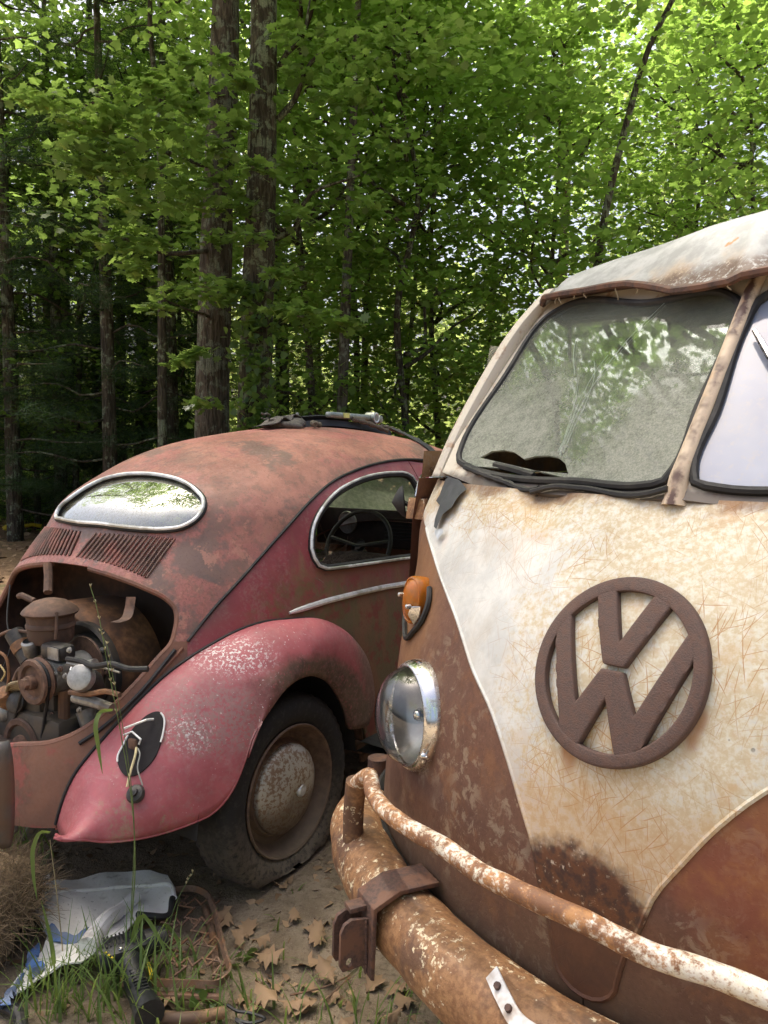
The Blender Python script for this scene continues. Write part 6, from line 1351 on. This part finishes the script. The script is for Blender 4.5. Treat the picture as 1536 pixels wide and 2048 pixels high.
# two big lichen-spotted oaks right behind the car
def big_oak(name, pxs, y, rad, label, sprays, barkm, limbpx, seed):
    e = empty(name, (*wpx(*pxs[-1], y)[:2], 0)); tag(e, label, 'tree'); o0 = np.array(e.location); P = np.array([wpx(px, py, y) for px, py in pxs])-o0; P = P[np.argsort(P[:, 2])]
    P = np.vstack([[P[0][0], P[0][1], -.2], P, P[-1]+(P[-1]-P[-2])*1.1, P[-1]+(P[-1]-P[-2])*2.4+[.2, .1, 0]]); n = len(P); R = np.linspace(rad*1.12, rad*.6, n)
    limbs = [(wpx(*a, y)-o0, wpx(*b, y2)-o0, rr) for a, b, y2, rr in limbpx]
    top = P[-1]; r = np.random.default_rng(seed); C2 = []; 
    for i in range(240):
        a = r.uniform(0, 2*PI); d = 5.4*math.sqrt(r.uniform(.05, 1)); C2.append((top[0]+d*math.cos(a), top[1]+d*math.sin(a)-.9, r.uniform(7.4, 14)))  # unseen crown, spread wide and toward the camera to shade the van
        if i % 12 == 0: limbs.append(((P[-2]+(P[-1]-P[-2])*r.uniform(-.2, .8)), C2[-1], .07))
    trunk_geo(P, R, limbs, seed, 22).build('trunk', barkm, e, 0)
    S = [wpx(px, py, y+dy)-o0 for px, py, dy, rd in sprays]; Rr = [s[3] for s in sprays]
    pts = spray_points(S, Rr, 46, seed+1, .14) if S else np.zeros((0, 3)); pts2 = spray_points(C2, r.uniform(.5, .9, len(C2)), 34, seed+2)
    if len(pts): link('low_foliage', leaf_mesh('low_foliage', pts, .115, OAK, M_OAKL, .36, seed+3, .2), None, e, False)
    link('crown', leaf_mesh('crown', pts2, .15, OAK, M_CANL, .42, seed+4), None, e, False); return e
SP1 = [(385, 165, -1.2, .20), (345, 195, -1.3, .22), (300, 225, -1.4, .25), (240, 235, -1.5, .26), (205, 215, -1.6, .22), (180, 250, -1.5, .22), (210, 290, -1.5, .26), (160, 285, -1.6, .22), (270, 290, -1.4, .26), (330, 260, -1.2, .24), (250, 330, -1.4, .26), (190, 330, -1.5, .2), (310, 340, -1.2, .28), (370, 310, -1.0, .25), (420, 280, -.9, .22), (300, 390, -1.2, .26), (250, 400, -1.3, .2), (360, 380, -1.0, .25), (420, 400, -.8, .25), (470, 410, -.7, .2), (260, 450, -1.2, .2), (210, 470, -1.3, .18), (250, 500, -1.2, .2), (300, 480, -1.1, .2), (270, 535, -1.1, .16), (120, 200, -1.4, .22), (90, 190, -1.3, .2), (60, 190, -1.2, .2), (140, 240, -1.5, .2), (350, 575, -.9, .22), (400, 580, -.8, .24), (450, 590, -.7, .22), (320, 610, -.9, .16), (480, 570, -.6, .16), (410, 800, -.6, .16), (380, 360, -.9, .25), (450, 350, -.8, .2), (330, 150, -1.1, .15), (375, 125, -1.1, .14), (360, 720, -.7, .14), (400, 700, -.6, .14), (445, 300, -.7, .2), (455, 390, -.6, .2), (440, 470, -.6, .18), (425, 560, -.6, .2), (470, 240, -.7, .18), (440, 120, -.7, .2), (400, 230, -1.0, .22), (150, 330, -1.4, .22), (230, 180, -1.5, .2), (300, 170, -1.4, .18)]
big_oak('oak_tree', [(452, 0), (446, 200), (436, 400), (430, 600), (424, 860)], 8.6, .185, 'lichen-spotted oak trunk on the left of the pair behind the car roof', SP1, M_BARK1, [((436, 500), (230, 470), 7.5, .03), ((440, 330), (200, 260), 7.1, .035), ((432, 650), (330, 600), 7.7, .02), ((445, 200), (380, 130), 7.6, .02)], 21)
SP2 = [(700, 80, -.5, .25), (740, 120, -.6, .28), (790, 60, -.6, .28), (640, 60, -.2, .2), (710, 180, -.5, .25), (600, 140, -.2, .2), (860, 110, -.7, .3), (650, 630, -.6, .22), (600, 620, -.6, .18), (690, 640, -.5, .2), (560, 610, -.5, .14), (650, 190, -.3, .2), (920, 60, -.8, .3), (680, 480, -.2, .2), (740, 400, -.2, .22), (520, 330, -.5, .16), (500, 470, -.5, .16), (560, 540, -.5, .2), (590, 420, -.4, .2), (600, 300, -.4, .22), (570, 60, -.4, .2), (480, 160, -.4, .16)]
oak2 = big_oak('oak_tree', [(528, 0), (526, 200), (522, 400), (516, 600), (508, 860)], 8.2, .172, 'darker mossy oak trunk on the right of the pair with ivy at its foot', SP2, bark('mossy_bark', (.085, .075, .05), (.21, .24, .15), .45), [((545, 480), (720, 350), 7.9, .032), ((555, 240), (700, 60), 7.9, .035), ((556, 140), (620, 0), 8.1, .03), ((530, 620), (660, 620), 7.7, .02)], 31)
iv = []
r_ = np.random.default_rng(5)
for i in range(420):
    py = 560+300*r_.uniform(0, 1)**.8; px = 512+r_.normal(0, 24); iv.append(wpx(px, py, 8.02-abs(r_.normal(0, .06)))-np.array(oak2.location))
link('ivy', leaf_mesh('ivy', np.array(iv), .085, IVY, M_IVY, .9, 6), None, oak2, False)
# slender trees whose trunks read one by one
def slim(name, pxs, y, rad, label, kind='canopy', crown=0, sc=1.0, bk=M_BARK3):
    P = np.array([wpx(px, py, y) for px, py in pxs]); P = P[np.argsort(P[:, 2])]; base = np.array([P[0][0], P[0][1], 0.]); e = empty(name, base); tag(e, label, 'tree', None)
    Q = np.vstack([[0, 0, -.2], P-base, (P[-1]-base)+(P[-1]-P[-2])*.9, (P[-1]-base)+(P[-1]-P[-2])*1.8]); trunk_geo(Q, np.linspace(rad*1.1, rad*.35, len(Q)), [], 3, 10).build('trunk', bk, e, 0)
    b = bpy.data.objects.new('crown', CROWNS[kind][crown][0]); COL.objects.link(b); b.parent = e; b.location = Q[-1]*[.5, .5, 0]; b.scale = (sc, sc, sc); b.rotation_euler = (0, 0, rad*90); return e
slim('slender_tree', [(716, 0), (708, 200), (698, 450), (688, 700), (684, 830)], 9.6, .072, 'slim grey-barked tree just right of the mossy oak', 'canopy', 0, .9)
slim('slender_tree', [(755, 180), (745, 350), (735, 560), (728, 800)], 13.5, .07, 'thin dark tree behind the slim grey one', 'canopy', 1, .9, M_BARK2)
slim('leaning_tree', [(1345, 0), (1300, 90), (1260, 220), (1232, 330), (1210, 430), (1196, 520), (1185, 640)], 9.4, .064, 'dark leaning tree rising above the van roof', 'under', 2, 1.0, M_BARK2)
slim('slender_tree', [(300, 0), (300, 60), (310, 150), (318, 260), (322, 420), (324, 700), (325, 900)], 9.8, .066, 'dark trunk behind the sunlit oak leaves', 'canopy', 1, .9, M_BARK2)
slim('slender_tree', [(178, 0), (182, 150), (188, 320), (192, 600), (196, 930)], 14.0, .10, 'dark trunk at the upper left of the wood', 'canopy', 2, 1, M_BARK2)
slim('slender_tree', [(1395, 180), (1385, 330), (1372, 470), (1360, 700)], 14.5, .10, 'grey trunk above the middle of the van roof', 'canopy', 0, 1)
slim('slender_tree', [(1010, 280), (1000, 420), (985, 600), (975, 830)], 15.0, .085, 'thin trunk in the gap between car and van', 'under', 1, 1.1, M_BARK2)
slim('slender_tree', [(840, 400), (830, 560), (815, 760), (810, 880)], 12.5, .045, 'sapling stem between the mossy oak and the van', 'under', 1, 1.1, M_BARK2)
slim('slender_tree', [(90, 300), (92, 560), (95, 800), (97, 1010)], 15.5, .085, 'trunk in the shade at the far left', 'canopy', 0, 1, M_BARK2)
slim('slender_tree', [(240, 560), (242, 760), (243, 960)], 16.0, .12, 'thick dark trunk low behind the pines', 'canopy', 1, 1, M_BARK2)
# understorey and canopy trees filling the wood, placed by hand then scattered
r_ = np.random.default_rng(77); spots = []
def far_enough(x, y, d): return all((x-a)**2+(y-b)**2 > d*d for a, b in spots)
plan = []
for (px, y) in ((620, 10.6), (800, 10.4), (1100, 11.6), (1470, 11.4), (40, 12.5), (150, 12.6), (270, 13.6), (-90, 13.4), (380, 14.2), (700, 12.8), (1420, 13.4), (880, 13.0)):
    x = (px-768)/FPX*y; spots.append((x, y)); plan.append(('under', x, y, r_.uniform(.75, 1.0)))
for (px, y) in ((-150, 13.0), (560, 14.5), (1600, 14.2), (1750, 12.0), (-500, 12.0), (130, 17.0)):
    x = (px-768)/FPX*y; spots.append((x, y)); plan.append(('canopy', x, y, r_.uniform(.85, 1.1)))
tries = 0
while len(plan) < 32 and tries < 4000:
    tries += 1; y = r_.uniform(17, 42); x = r_.uniform(-.72, .72)*y
    if far_enough(x, y, 2.6): spots.append((x, y)); plan.append(('far' if y > 22 or r_.uniform() < .4 else ('canopy' if r_.uniform() < .6 else 'under'), x, y, r_.uniform(.85, 1.15)))
LB = {'under': ('leafy young maple filling the wood behind the vehicles', 'young maples in the understorey', 'maple_tree'), 'canopy': ('tall leafy tree of the wood behind the vehicles', 'tall trees of the wood', 'forest_tree'), 'far': ('distant leafy tree deep in the wood', 'distant trees of the wood', 'distant_tree')}
for i, (kind, x, y, sc) in enumerate(plan):
    plant_tree(LB[kind][2], kind, i % len(CROWNS[kind]), x, y, r_.uniform(0, 6.28), sc, LB[kind][0], LB[kind][1], (r_.normal(0, .03), r_.normal(0, .03)))
# trees at the back of the clearing, behind the viewer: they show only in glass and chrome
for i, (x, y) in enumerate(((-9, -13), (-3, -16), (6, -15), (15, -3))):
    plant_tree('forest_tree', 'canopy', i % 3, x, y, i*1.3, 1.0, 'tall tree at the edge of the clearing behind the viewer', 'trees round the clearing')
# pines: drooping tiers of fine needles on the left
def pine(x, y, sc, seed, label, h0=.5):
    r = np.random.default_rng(seed); e = empty('pine_tree', (x, y, 0)); tag(e, label, 'tree'); limbs = []; N = []
    for k in range(46):
        h = h0+(11*sc-h0)*(k/46); L = (2.9*sc)*(1-k/52)**.8*r.uniform(.6, 1.05); a = k*2.4+r.uniform(-.4, .4); tip = np.array([L*math.cos(a), L*math.sin(a), h+.10*L-.10*L*L/2]); limbs.append(((0, 0, h), tip, .022*sc))
        nt = int(44*L)
        for j in range(nt):
            t = r.uniform(.25, 1.02); p = np.array([0, 0, h])*(1-t)+tip*t+r.normal(0, .10+.16*t*(1-t), 3)*[1, 1, .45]; N.append(p)
    trunk_geo(np.array([(0, 0, -.2), (.02, 0, 3*sc), (0, .03, 7*sc), (0, 0, 11.3*sc)]), [.14*sc, .11*sc, .07*sc, .02*sc], limbs, seed, 10).build('trunk', M_BARK2, e, 0)
    N = np.repeat(np.array(N), 12, axis=0); nd = np.array([(0, 0), (.02, .5), (0, 1.0), (-.02, .5)]); link('needles', leaf_mesh('needles', N+r.normal(0, .018, N.shape), .15, nd, M_PINE, .75, seed+1, .3), None, e, False); return e
pine(*wpx(215, 800, 10.8)[:2], .8, 3, 'dark pine in the shade left of the oak pair'); pine(*wpx(20, 800, 11.6)[:2], .85, 9, 'dark pine at the left edge of the wood'); pine(*wpx(340, 800, 12.4)[:2], .9, 14, 'dark pine behind the lichen-spotted oak'); pine(*wpx(115, 800, 12.6)[:2], .8, 19, 'dark pine between the two others on the left'); pine(*wpx(-60, 800, 13.5)[:2], .9, 23, 'half hidden pine at the far left edge of the photo'); pine(*wpx(285, 800, 14.6)[:2], .95, 29, 'shaded pine deep behind the oak pair')
# young pines closing the shade on the left, copies of one small tree
yp_ = pine(*wpx(70, 900, 13.2)[:2], .42, 37, 'young pine low in the shade on the left of the wood', .15); yp_['group'] = 'young pines in the shade'
for i, (px, y) in enumerate(((-20, 14.2), (150, 14.0), (250, 13.4), (330, 15.0), (400, 13.8), (20, 16.0), (200, 16.5), (300, 17.5), (110, 18.0), (560, 13.2), (640, 14.6), (-90, 12.0), (380, 17.0))):
    p = wpx(px, 900, y); c = yp_.copy(); COL.objects.link(c); c.location = (p[0], p[1], 0); k_ = .85+.35*((i*37) % 10)/10; c.scale = (k_, k_, k_*1.1); c.rotation_euler = (0, 0, i*1.9)
    for ch in yp_.children: d = ch.copy(); COL.objects.link(d); d.parent = c
# far wood closing the view, and low bushes on the wood floor
n = 20000; a = r_.uniform(-.62, .62, n); d = r_.uniform(42, 60, n); hh = r_.uniform(0, 1, n)**1.8*10*(1+.25*np.sin(a*23)+.18*np.sin(a*51+1)); fw = link('far_wood', leaf_mesh('far_wood', np.stack([d*np.sin(a), d*np.cos(a), hh], 1), .75, DIA, M_FARL, .9, 8), None, None, False); tag(fw, 'green mass of far woodland closing the view', 'woodland', None, 'stuff')
bush_me = []
for s in range(3):
    r2 = np.random.default_rng(s+90); C = np.stack([r2.normal(0, .45, 26), r2.normal(0, .45, 26), np.abs(r2.normal(.45, .3, 26))], 1); bush_me.append((leaf_mesh('foliage', spray_points(C, r2.uniform(.2, .35, 26), 26, s+91, .3), .10, MAP, M_MAPL, .6, s+92), trunk_geo(np.array([(0, 0, -.05), (.03, .02, .3), (.05, -.03, .6), (.1, 0, .9)]), [.012, .010, .007, .004], [((0, 0, .1), c, .008) for c in C[:7]], s, 6).build('stem', M_BARK2, None, 0)))
bi = 0
for (px, y) in ((-40, 15), (30, 15.5), (75, 14.6), (620, 9.2), (740, 9.6), (860, 9.0), (960, 9.6), (690, 11), (905, 11.5), (1050, 10), (1180, 10.5), (1330, 10), (-260, 13.5), (150, 14.5), (780, 12), (580, 10.5)):
    x = (px-768)/FPX*y; e = empty('forest_bush', (x, y, 0), bi*1.7); sc = r_.uniform(.7, 1.3); e.scale = (sc, sc, sc); tag(e, 'low leafy bush on the wood floor behind the vehicles', 'bush', 'bushes on the wood floor'); me_, st_o = bush_me[bi % 3]
    b = bpy.data.objects.new('foliage', me_); COL.objects.link(b); b.parent = e; b = bpy.data.objects.new('stem', st_o.data); COL.objects.link(b); b.parent = e; bi += 1
for _, o in bush_me: bpy.data.objects.remove(o)
# ------------------------------------------------------------------ grass, weeds, fallen leaves
M_DRY = Mat('dry_leaf'); _r = M_DRY.geo('Random Per Island'); _n = M_DRY.noise(60, 4, .6); M_DRY = M_DRY.out(M_DRY.mx(_r, (.17, .10, .055), (.40, .27, .16)), .8, 0, M_DRY.bump(_n, .4, .002), .25)
DRYT = np.array([(0, 0), (.09, .16), (.24, .20), (.20, .34), (.37, .46), (.25, .58), (.31, .76), (.13, .82), (0, 1.05), (-.13, .82), (-.31, .76), (-.25, .58), (-.37, .46), (-.20, .34), (-.24, .20), (-.09, .16)])
def dryleaf(seed, size):
    r = np.random.default_rng(seed); T = DRYT*size*[r.uniform(.8, 1.05), r.uniform(.95, 1.25)]+r.normal(0, .03*size, OAK.shape); k1, k2 = r.uniform(.8, 2.4)*r.choice([-1, 1]), r.uniform(-1.2, 1.6); z = .25*size*(k1*(np.abs(OAK[:, 0])*1.9)**2+k2*(OAK[:, 1]-.5)**2+r.normal(0, .18, 16))
    mid = np.array([(0, y*size, .25*size*k2*(y-.5)**2) for y in (0, .25, .5, .75, 1.0)]); V = [(x, y, zz) for (x, y), zz in zip(T, z)]+[tuple(p) for p in mid]; F = []
    idx = lambda y: 16+int(round(np.clip(y, 0, 1)*4)); n = 16
    for i in range(n):
        j = (i+1) % n; ym = (OAK[i, 1]+OAK[j, 1])/2; a, b = idx(OAK[i, 1]), idx(OAK[j, 1]); F.append((i, j, b) if a == b else (i, j, b, a))
    V = np.array(V); V[:, 2] -= V[:, 2].min(); me = bpy.data.meshes.new('fallen_leaf'); me.from_pydata([tuple(map(float, v)) for v in V], [], [tuple(dict.fromkeys(f)) for f in F]); me.update(); me.materials.append(M_DRY); me.polygons.foreach_set('use_smooth', [True]*len(me.polygons)); return me
DL = [dryleaf(s, .085) for s in range(8)]
r_ = np.random.default_rng(404)
LP = [(590, 1865), (620, 1862), (645, 1856), (600, 1875), (655, 1862), (500, 1895), (515, 1910), (535, 1900), (505, 1930), (480, 1900), (455, 1840), (490, 1945), (425, 1757), (440, 1765), (395, 1895), (380, 1905), (390, 1920), (600, 1960), (625, 1955), (640, 1975), (560, 1985), (480, 1990), (500, 1985), (515, 1995), (660, 1965), (690, 1990), (730, 1985), (745, 2010), (770, 2000), (560, 2020), (590, 2030), (640, 2035), (700, 2040), (800, 2030), (840, 2020), (370, 2010), (390, 2000), (660, 1690), (672, 1650), (690, 1640), (700, 1625), (560, 1800), (460, 1838), (820, 1990), (355, 2040), (620, 1905), (545, 1890), (780, 2040), (520, 2005), (655, 1930)]
for i, (px, py) in enumerate([q for k, q in enumerate(LP) if k % 4 != 3]):
    p = gp(px+r_.normal(0, 5), py+r_.normal(0, 4)); o = bpy.data.objects.new('fallen_leaf', DL[i % 8]); COL.objects.link(o); s = r_.uniform(.55, 1.05); o.scale = (s, s, s*r_.uniform(.7, 1.5)); o.location = (p[0], p[1], gz(p[0], p[1])+.004); o.rotation_euler = (r_.normal(0, .22), r_.normal(0, .22), r_.uniform(0, 6.28)); tag(o, 'dry curled brown oak leaf lying on the bare dirt', 'leaf', 'fallen leaves on the dirt')
# crumbs of litter: far too many to count
n = 5200; x = r_.uniform(-2.6, 1.2, n); y = r_.uniform(1.6, 6.5, n); P = np.stack([x, y, ground_z(x, y)+.004], 1); o = link('leaf_litter', leaf_mesh('leaf_litter', P, .030, IVY, M_DRY, .35, 12, .5), None, None, False); tag(o, 'small crumbs of dead leaf scattered on the dirt', 'litter', None, 'stuff')
n = 14000; x = r_.uniform(-16, 14, n); y = r_.uniform(5.5, 22, n); P = np.stack([x, y, 0*x+.02], 1); o = link('forest_litter', leaf_mesh('forest_litter', P, .11, OAK, M_DRY, .35, 13, .5), None, None, False); tag(o, 'brown dead leaves covering the wood floor', 'litter', None, 'stuff')
# twigs
for i, (a, b) in enumerate((((560, 1745), (640, 1700)), ((580, 1990), (700, 1950)), ((700, 1955), (640, 2010)), ((470, 1870), (530, 1850)))):
    P = np.array([gp(*a, .008), (gp(*a, .01)+gp(*b, .01))/2+r_.normal(0, .012, 3)*[1, 1, 0], gp(*b, .008)]); o = Geo().tube(smooth_path(P, 8), np.linspace(.003, .0015, 8), 5).build('twig', M_SPR, None); tag(o, ('thin twig on the dirt beside the flat tyre', 'thin twig among the leaves below the tow clamp', 'short twig slanting below the bumper', 'thin twig by the seat spring frame')[i], 'twig', 'twigs on the ground')
m = Mat('grass_blade'); rr = m.geo('Random Per Island'); m.out(m.mx(rr, (.075, .135, .030), (.14, .20, .06)), .45, 0, None, .35); tr = m.node('BsdfTranslucent', in_Color=(.34, .46, .10)).outputs[0]; m.t.links.new(m.node('MixShader', i0=.35, i1=m.b.outputs[0], i2=tr).outputs[0], m.t.nodes['Material Output'].inputs[0]); M_GRASS = m.m
M_STRAWG = flat('dry_grass_stem', (.36, .30, .16), .7, 0, .3, 40, .1); M_STEM = flat('green_grass_stem', (.13, .19, .06), .5, 0, .3, 40, .1)
def blade(p, L, az, lean, w, curl, n=6):
    d = np.array([math.cos(az), math.sin(az), 0]); s = np.array([-d[1], d[0], 0]); P = []
    for i in range(n+1):
        t = i/n; c = np.array(p)+d*(lean*L*t+curl*L*t*t)+np.array([0, 0, L*(t*math.sqrt(max(.05, 1-lean**2))-.55*curl*t*t*t)]); k = w*(1-t**1.8)*.5+.0003; P.append([c-s*k, c+s*k])
    return np.array(P)
g = Geo()
def tuft(px, py, n, L, spread):
    c = gp(px, py)
    for i in range(int(n*.5)):
        p = c+r_.normal(0, spread, 3)*[1, 1, 0]; p[2] = gz(p[0], p[1])-.005; g.grid(blade(p, L*r_.uniform(.45, 1.15), r_.uniform(0, 6.28), r_.uniform(.05, .5), r_.uniform(.003, .0075), r_.uniform(.05, .5)))
for t in ((150, 2010, 60, .20, .05), (230, 2030, 70, .24, .06), (290, 2010, 60, .22, .05), (340, 2030, 40, .20, .05), (100, 2030, 60, .22, .05), (50, 2040, 50, .2, .06), (190, 1975, 40, .16, .05), (420, 2040, 40, .14, .06), (480, 2050, 30, .13, .05), (600, 2045, 40, .13, .08), (560, 2000, 14, .09, .04), (690, 2010, 30, .12, .05), (750, 2045, 40, .13, .07), (830, 2045, 30, .12, .06), (380, 1950, 14, .14, .04), (330, 1935, 14, .13, .04), (270, 1985, 30, .2, .05), (20, 1900, 30, .2, .06), (40, 1730, 26, .16, .05), (10, 1700, 30, .2, .06), (450, 1945, 10, .1, .03), (660, 1880, 6, .05, .03), (585, 1790, 5, .04, .02), (540, 1860, 6, .07, .02), (700, 1620, 12, .06, .05), (690, 1930, 14, .10, .03)): tuft(*t)
o = g.build('grass', M_GRASS, None, 0); tag(o, 'green grass growing round the seat parts and dirt', 'grass', None, 'stuff')
# tall single stems standing in front of the car
def stem(pts, y0, rad, mat, label, head=None):
    P = []
    for px, py, y in pts: d = ray(px, py); P.append(np.array([0, 0, CAMH])+d*(y/d[1]))
    P = smooth_path(np.array(P), 30); b = np.array([P[0][0], P[0][1], gz(P[0][0], P[0][1])-.01]); P = np.vstack([b, P]); o = Geo().tube(P, np.linspace(rad, rad*.4, 31), 6).build('tall_grass', mat, None); tag(o, label, 'grass stem', 'tall grass stems')
    if head:
        h = Geo(); k = head; Q = P[-k:]
        for i in range(k*3):
            q = Q[min(k-1, i//3)]; e = r_.normal(0, 1, 3); e[2] = abs(e[2])+1.2; e /= np.linalg.norm(e); h.tube([q, q+e*.004, q+e*.009], [.0011, .0015, .0003], 4)
        s = h.build('seed_head', M_STRAWG, o, 0); s['kind'] = 'stuff'
    return o
stem([(247, 2030, 1.98), (258, 1900, 1.97), (270, 1700, 1.95), (262, 1590, 1.94), (242, 1470, 1.93), (225, 1380, 1.92), (208, 1290, 1.91), (195, 1220, 1.90), (181, 1174, 1.90)], 2, .0022, M_STEM, 'tallest grass stem with seed head in front of the car engine', 9)
stem([(255, 2025, 2.0), (262, 1830, 1.99), (268, 1640, 1.98), (250, 1480, 1.97), (225, 1350, 1.96), (205, 1270, 1.95), (200, 1262, 1.95)], 2, .0017, M_STEM, 'second grass stem beside the tallest one', 5)
stem([(132, 2020, 2.0), (125, 1900, 2.0), (115, 1800, 2.0), (100, 1680, 2.0)], 2, .0026, M_STRAWG, 'bent brown reed standing before the seat cover')
stem([(305, 1980, 2.05), (330, 1880, 2.08), (355, 1800, 2.1), (385, 1745, 2.12)], 2, .0016, M_STEM, 'thin leaning stem over the right edge of the seat cover', 4)
def gleaf(pts, w, label, mat=None):
    P = []
    for px, py, y in pts: d = ray(px, py); P.append(np.array([0, 0, CAMH])+d*(y/d[1]))
    P = smooth_path(np.array(P), 18); k = w*np.sin(np.linspace(.5, PI, 18))**.8+.0004; s = np.array([1, .2, .1]); T = np.gradient(P, axis=0); S = np.cross(T, (0, 1, 0)); S /= np.linalg.norm(S, axis=1)[:, None]
    o = Geo().grid(np.stack([P-S*k[:, None]/2, P+[0, .002, 0], P+S*k[:, None]/2], 1)).build('grass_blade', mat or M_GRASS, None, 0); tag(o, label, 'grass blade', 'long grass blades')
gleaf([(225, 1420, 1.93), (200, 1425, 1.9), (192, 1445, 1.88), (196, 1490, 1.87), (205, 1548, 1.86)], .011, 'folded grass blade hanging before the apron of the car')
gleaf([(340, 1900, 2.05), (330, 1850, 2.05), (355, 1880, 2.0), (368, 1960, 1.96)], .012, 'broad bent blade over the spring frame')
gleaf([(100, 1665, 2.0), (80, 1665, 1.98), (68, 1690, 1.97), (66, 1740, 1.96), (74, 1800, 1.95)], .011, 'arched blade hooked over the reed by the apron')
gleaf([(250, 1990, 1.95), (262, 1900, 1.95), (285, 1830, 1.95), (320, 1880, 1.93), (350, 1950, 1.9)], .013, 'long arching blade crossing the power tool')
gleaf([(110, 2000, 1.95), (105, 1900, 1.95), (90, 1830, 1.95), (82, 1800, 1.95)], .012, 'upright blade in front of the seat cover')
gleaf([(640, 2000, 1.95), (690, 1960, 1.98), (740, 1915, 2.02)], .012, 'pale blade lying under the tow clamp', M_STRAWG)
# small weeds with paired leaves
def weed(px, py, h, label, n=7, s=.035, seed=1):
    p = gp(px, py); r = np.random.default_rng(seed); e = empty('weed', (p[0], p[1], gz(p[0], p[1]))); tag(e, label, 'weed', 'small weeds'); Geo().tube([(0, 0, 0), (.005, 0, h*.5), (0, .004, h)], [.002, .0015, .001], 5).build('stem', M_STEM, e)
    P = np.array([(r.normal(0, .012), r.normal(0, .012), h*(.4+.6*i/n)) for i in range(n)]); link('leaves', leaf_mesh('leaves', P, s, IVY, M_IVY, .5, seed), None, e, False)
weed(487, 1925, .03, 'tiny bright green weed by the spring frame', 5, .035, 2); weed(20, 1760, .22, 'leafy green weed at the left edge before the fender', 12, .05, 3); weed(412, 2020, .07, 'small weed beside the rusty pipe', 10, .03, 4); weed(590, 1745, .02, 'tiny weed on the dirt before the flat tyre', 5, .02, 5); weed(12, 1820, .2, 'tall weed behind the horsehair pad', 10, .05, 6)
# ------------------------------------------------------------------ render settings
scene.cycles.use_adaptive_sampling = True
scene.cycles.max_bounces = 6; scene.cycles.transparent_max_bounces = 8; scene.cycles.diffuse_bounces = 2; scene.cycles.glossy_bounces = 3; scene.cycles.transmission_bounces = 4
scene.cycles.caustics_reflective = False; scene.cycles.caustics_refractive = False
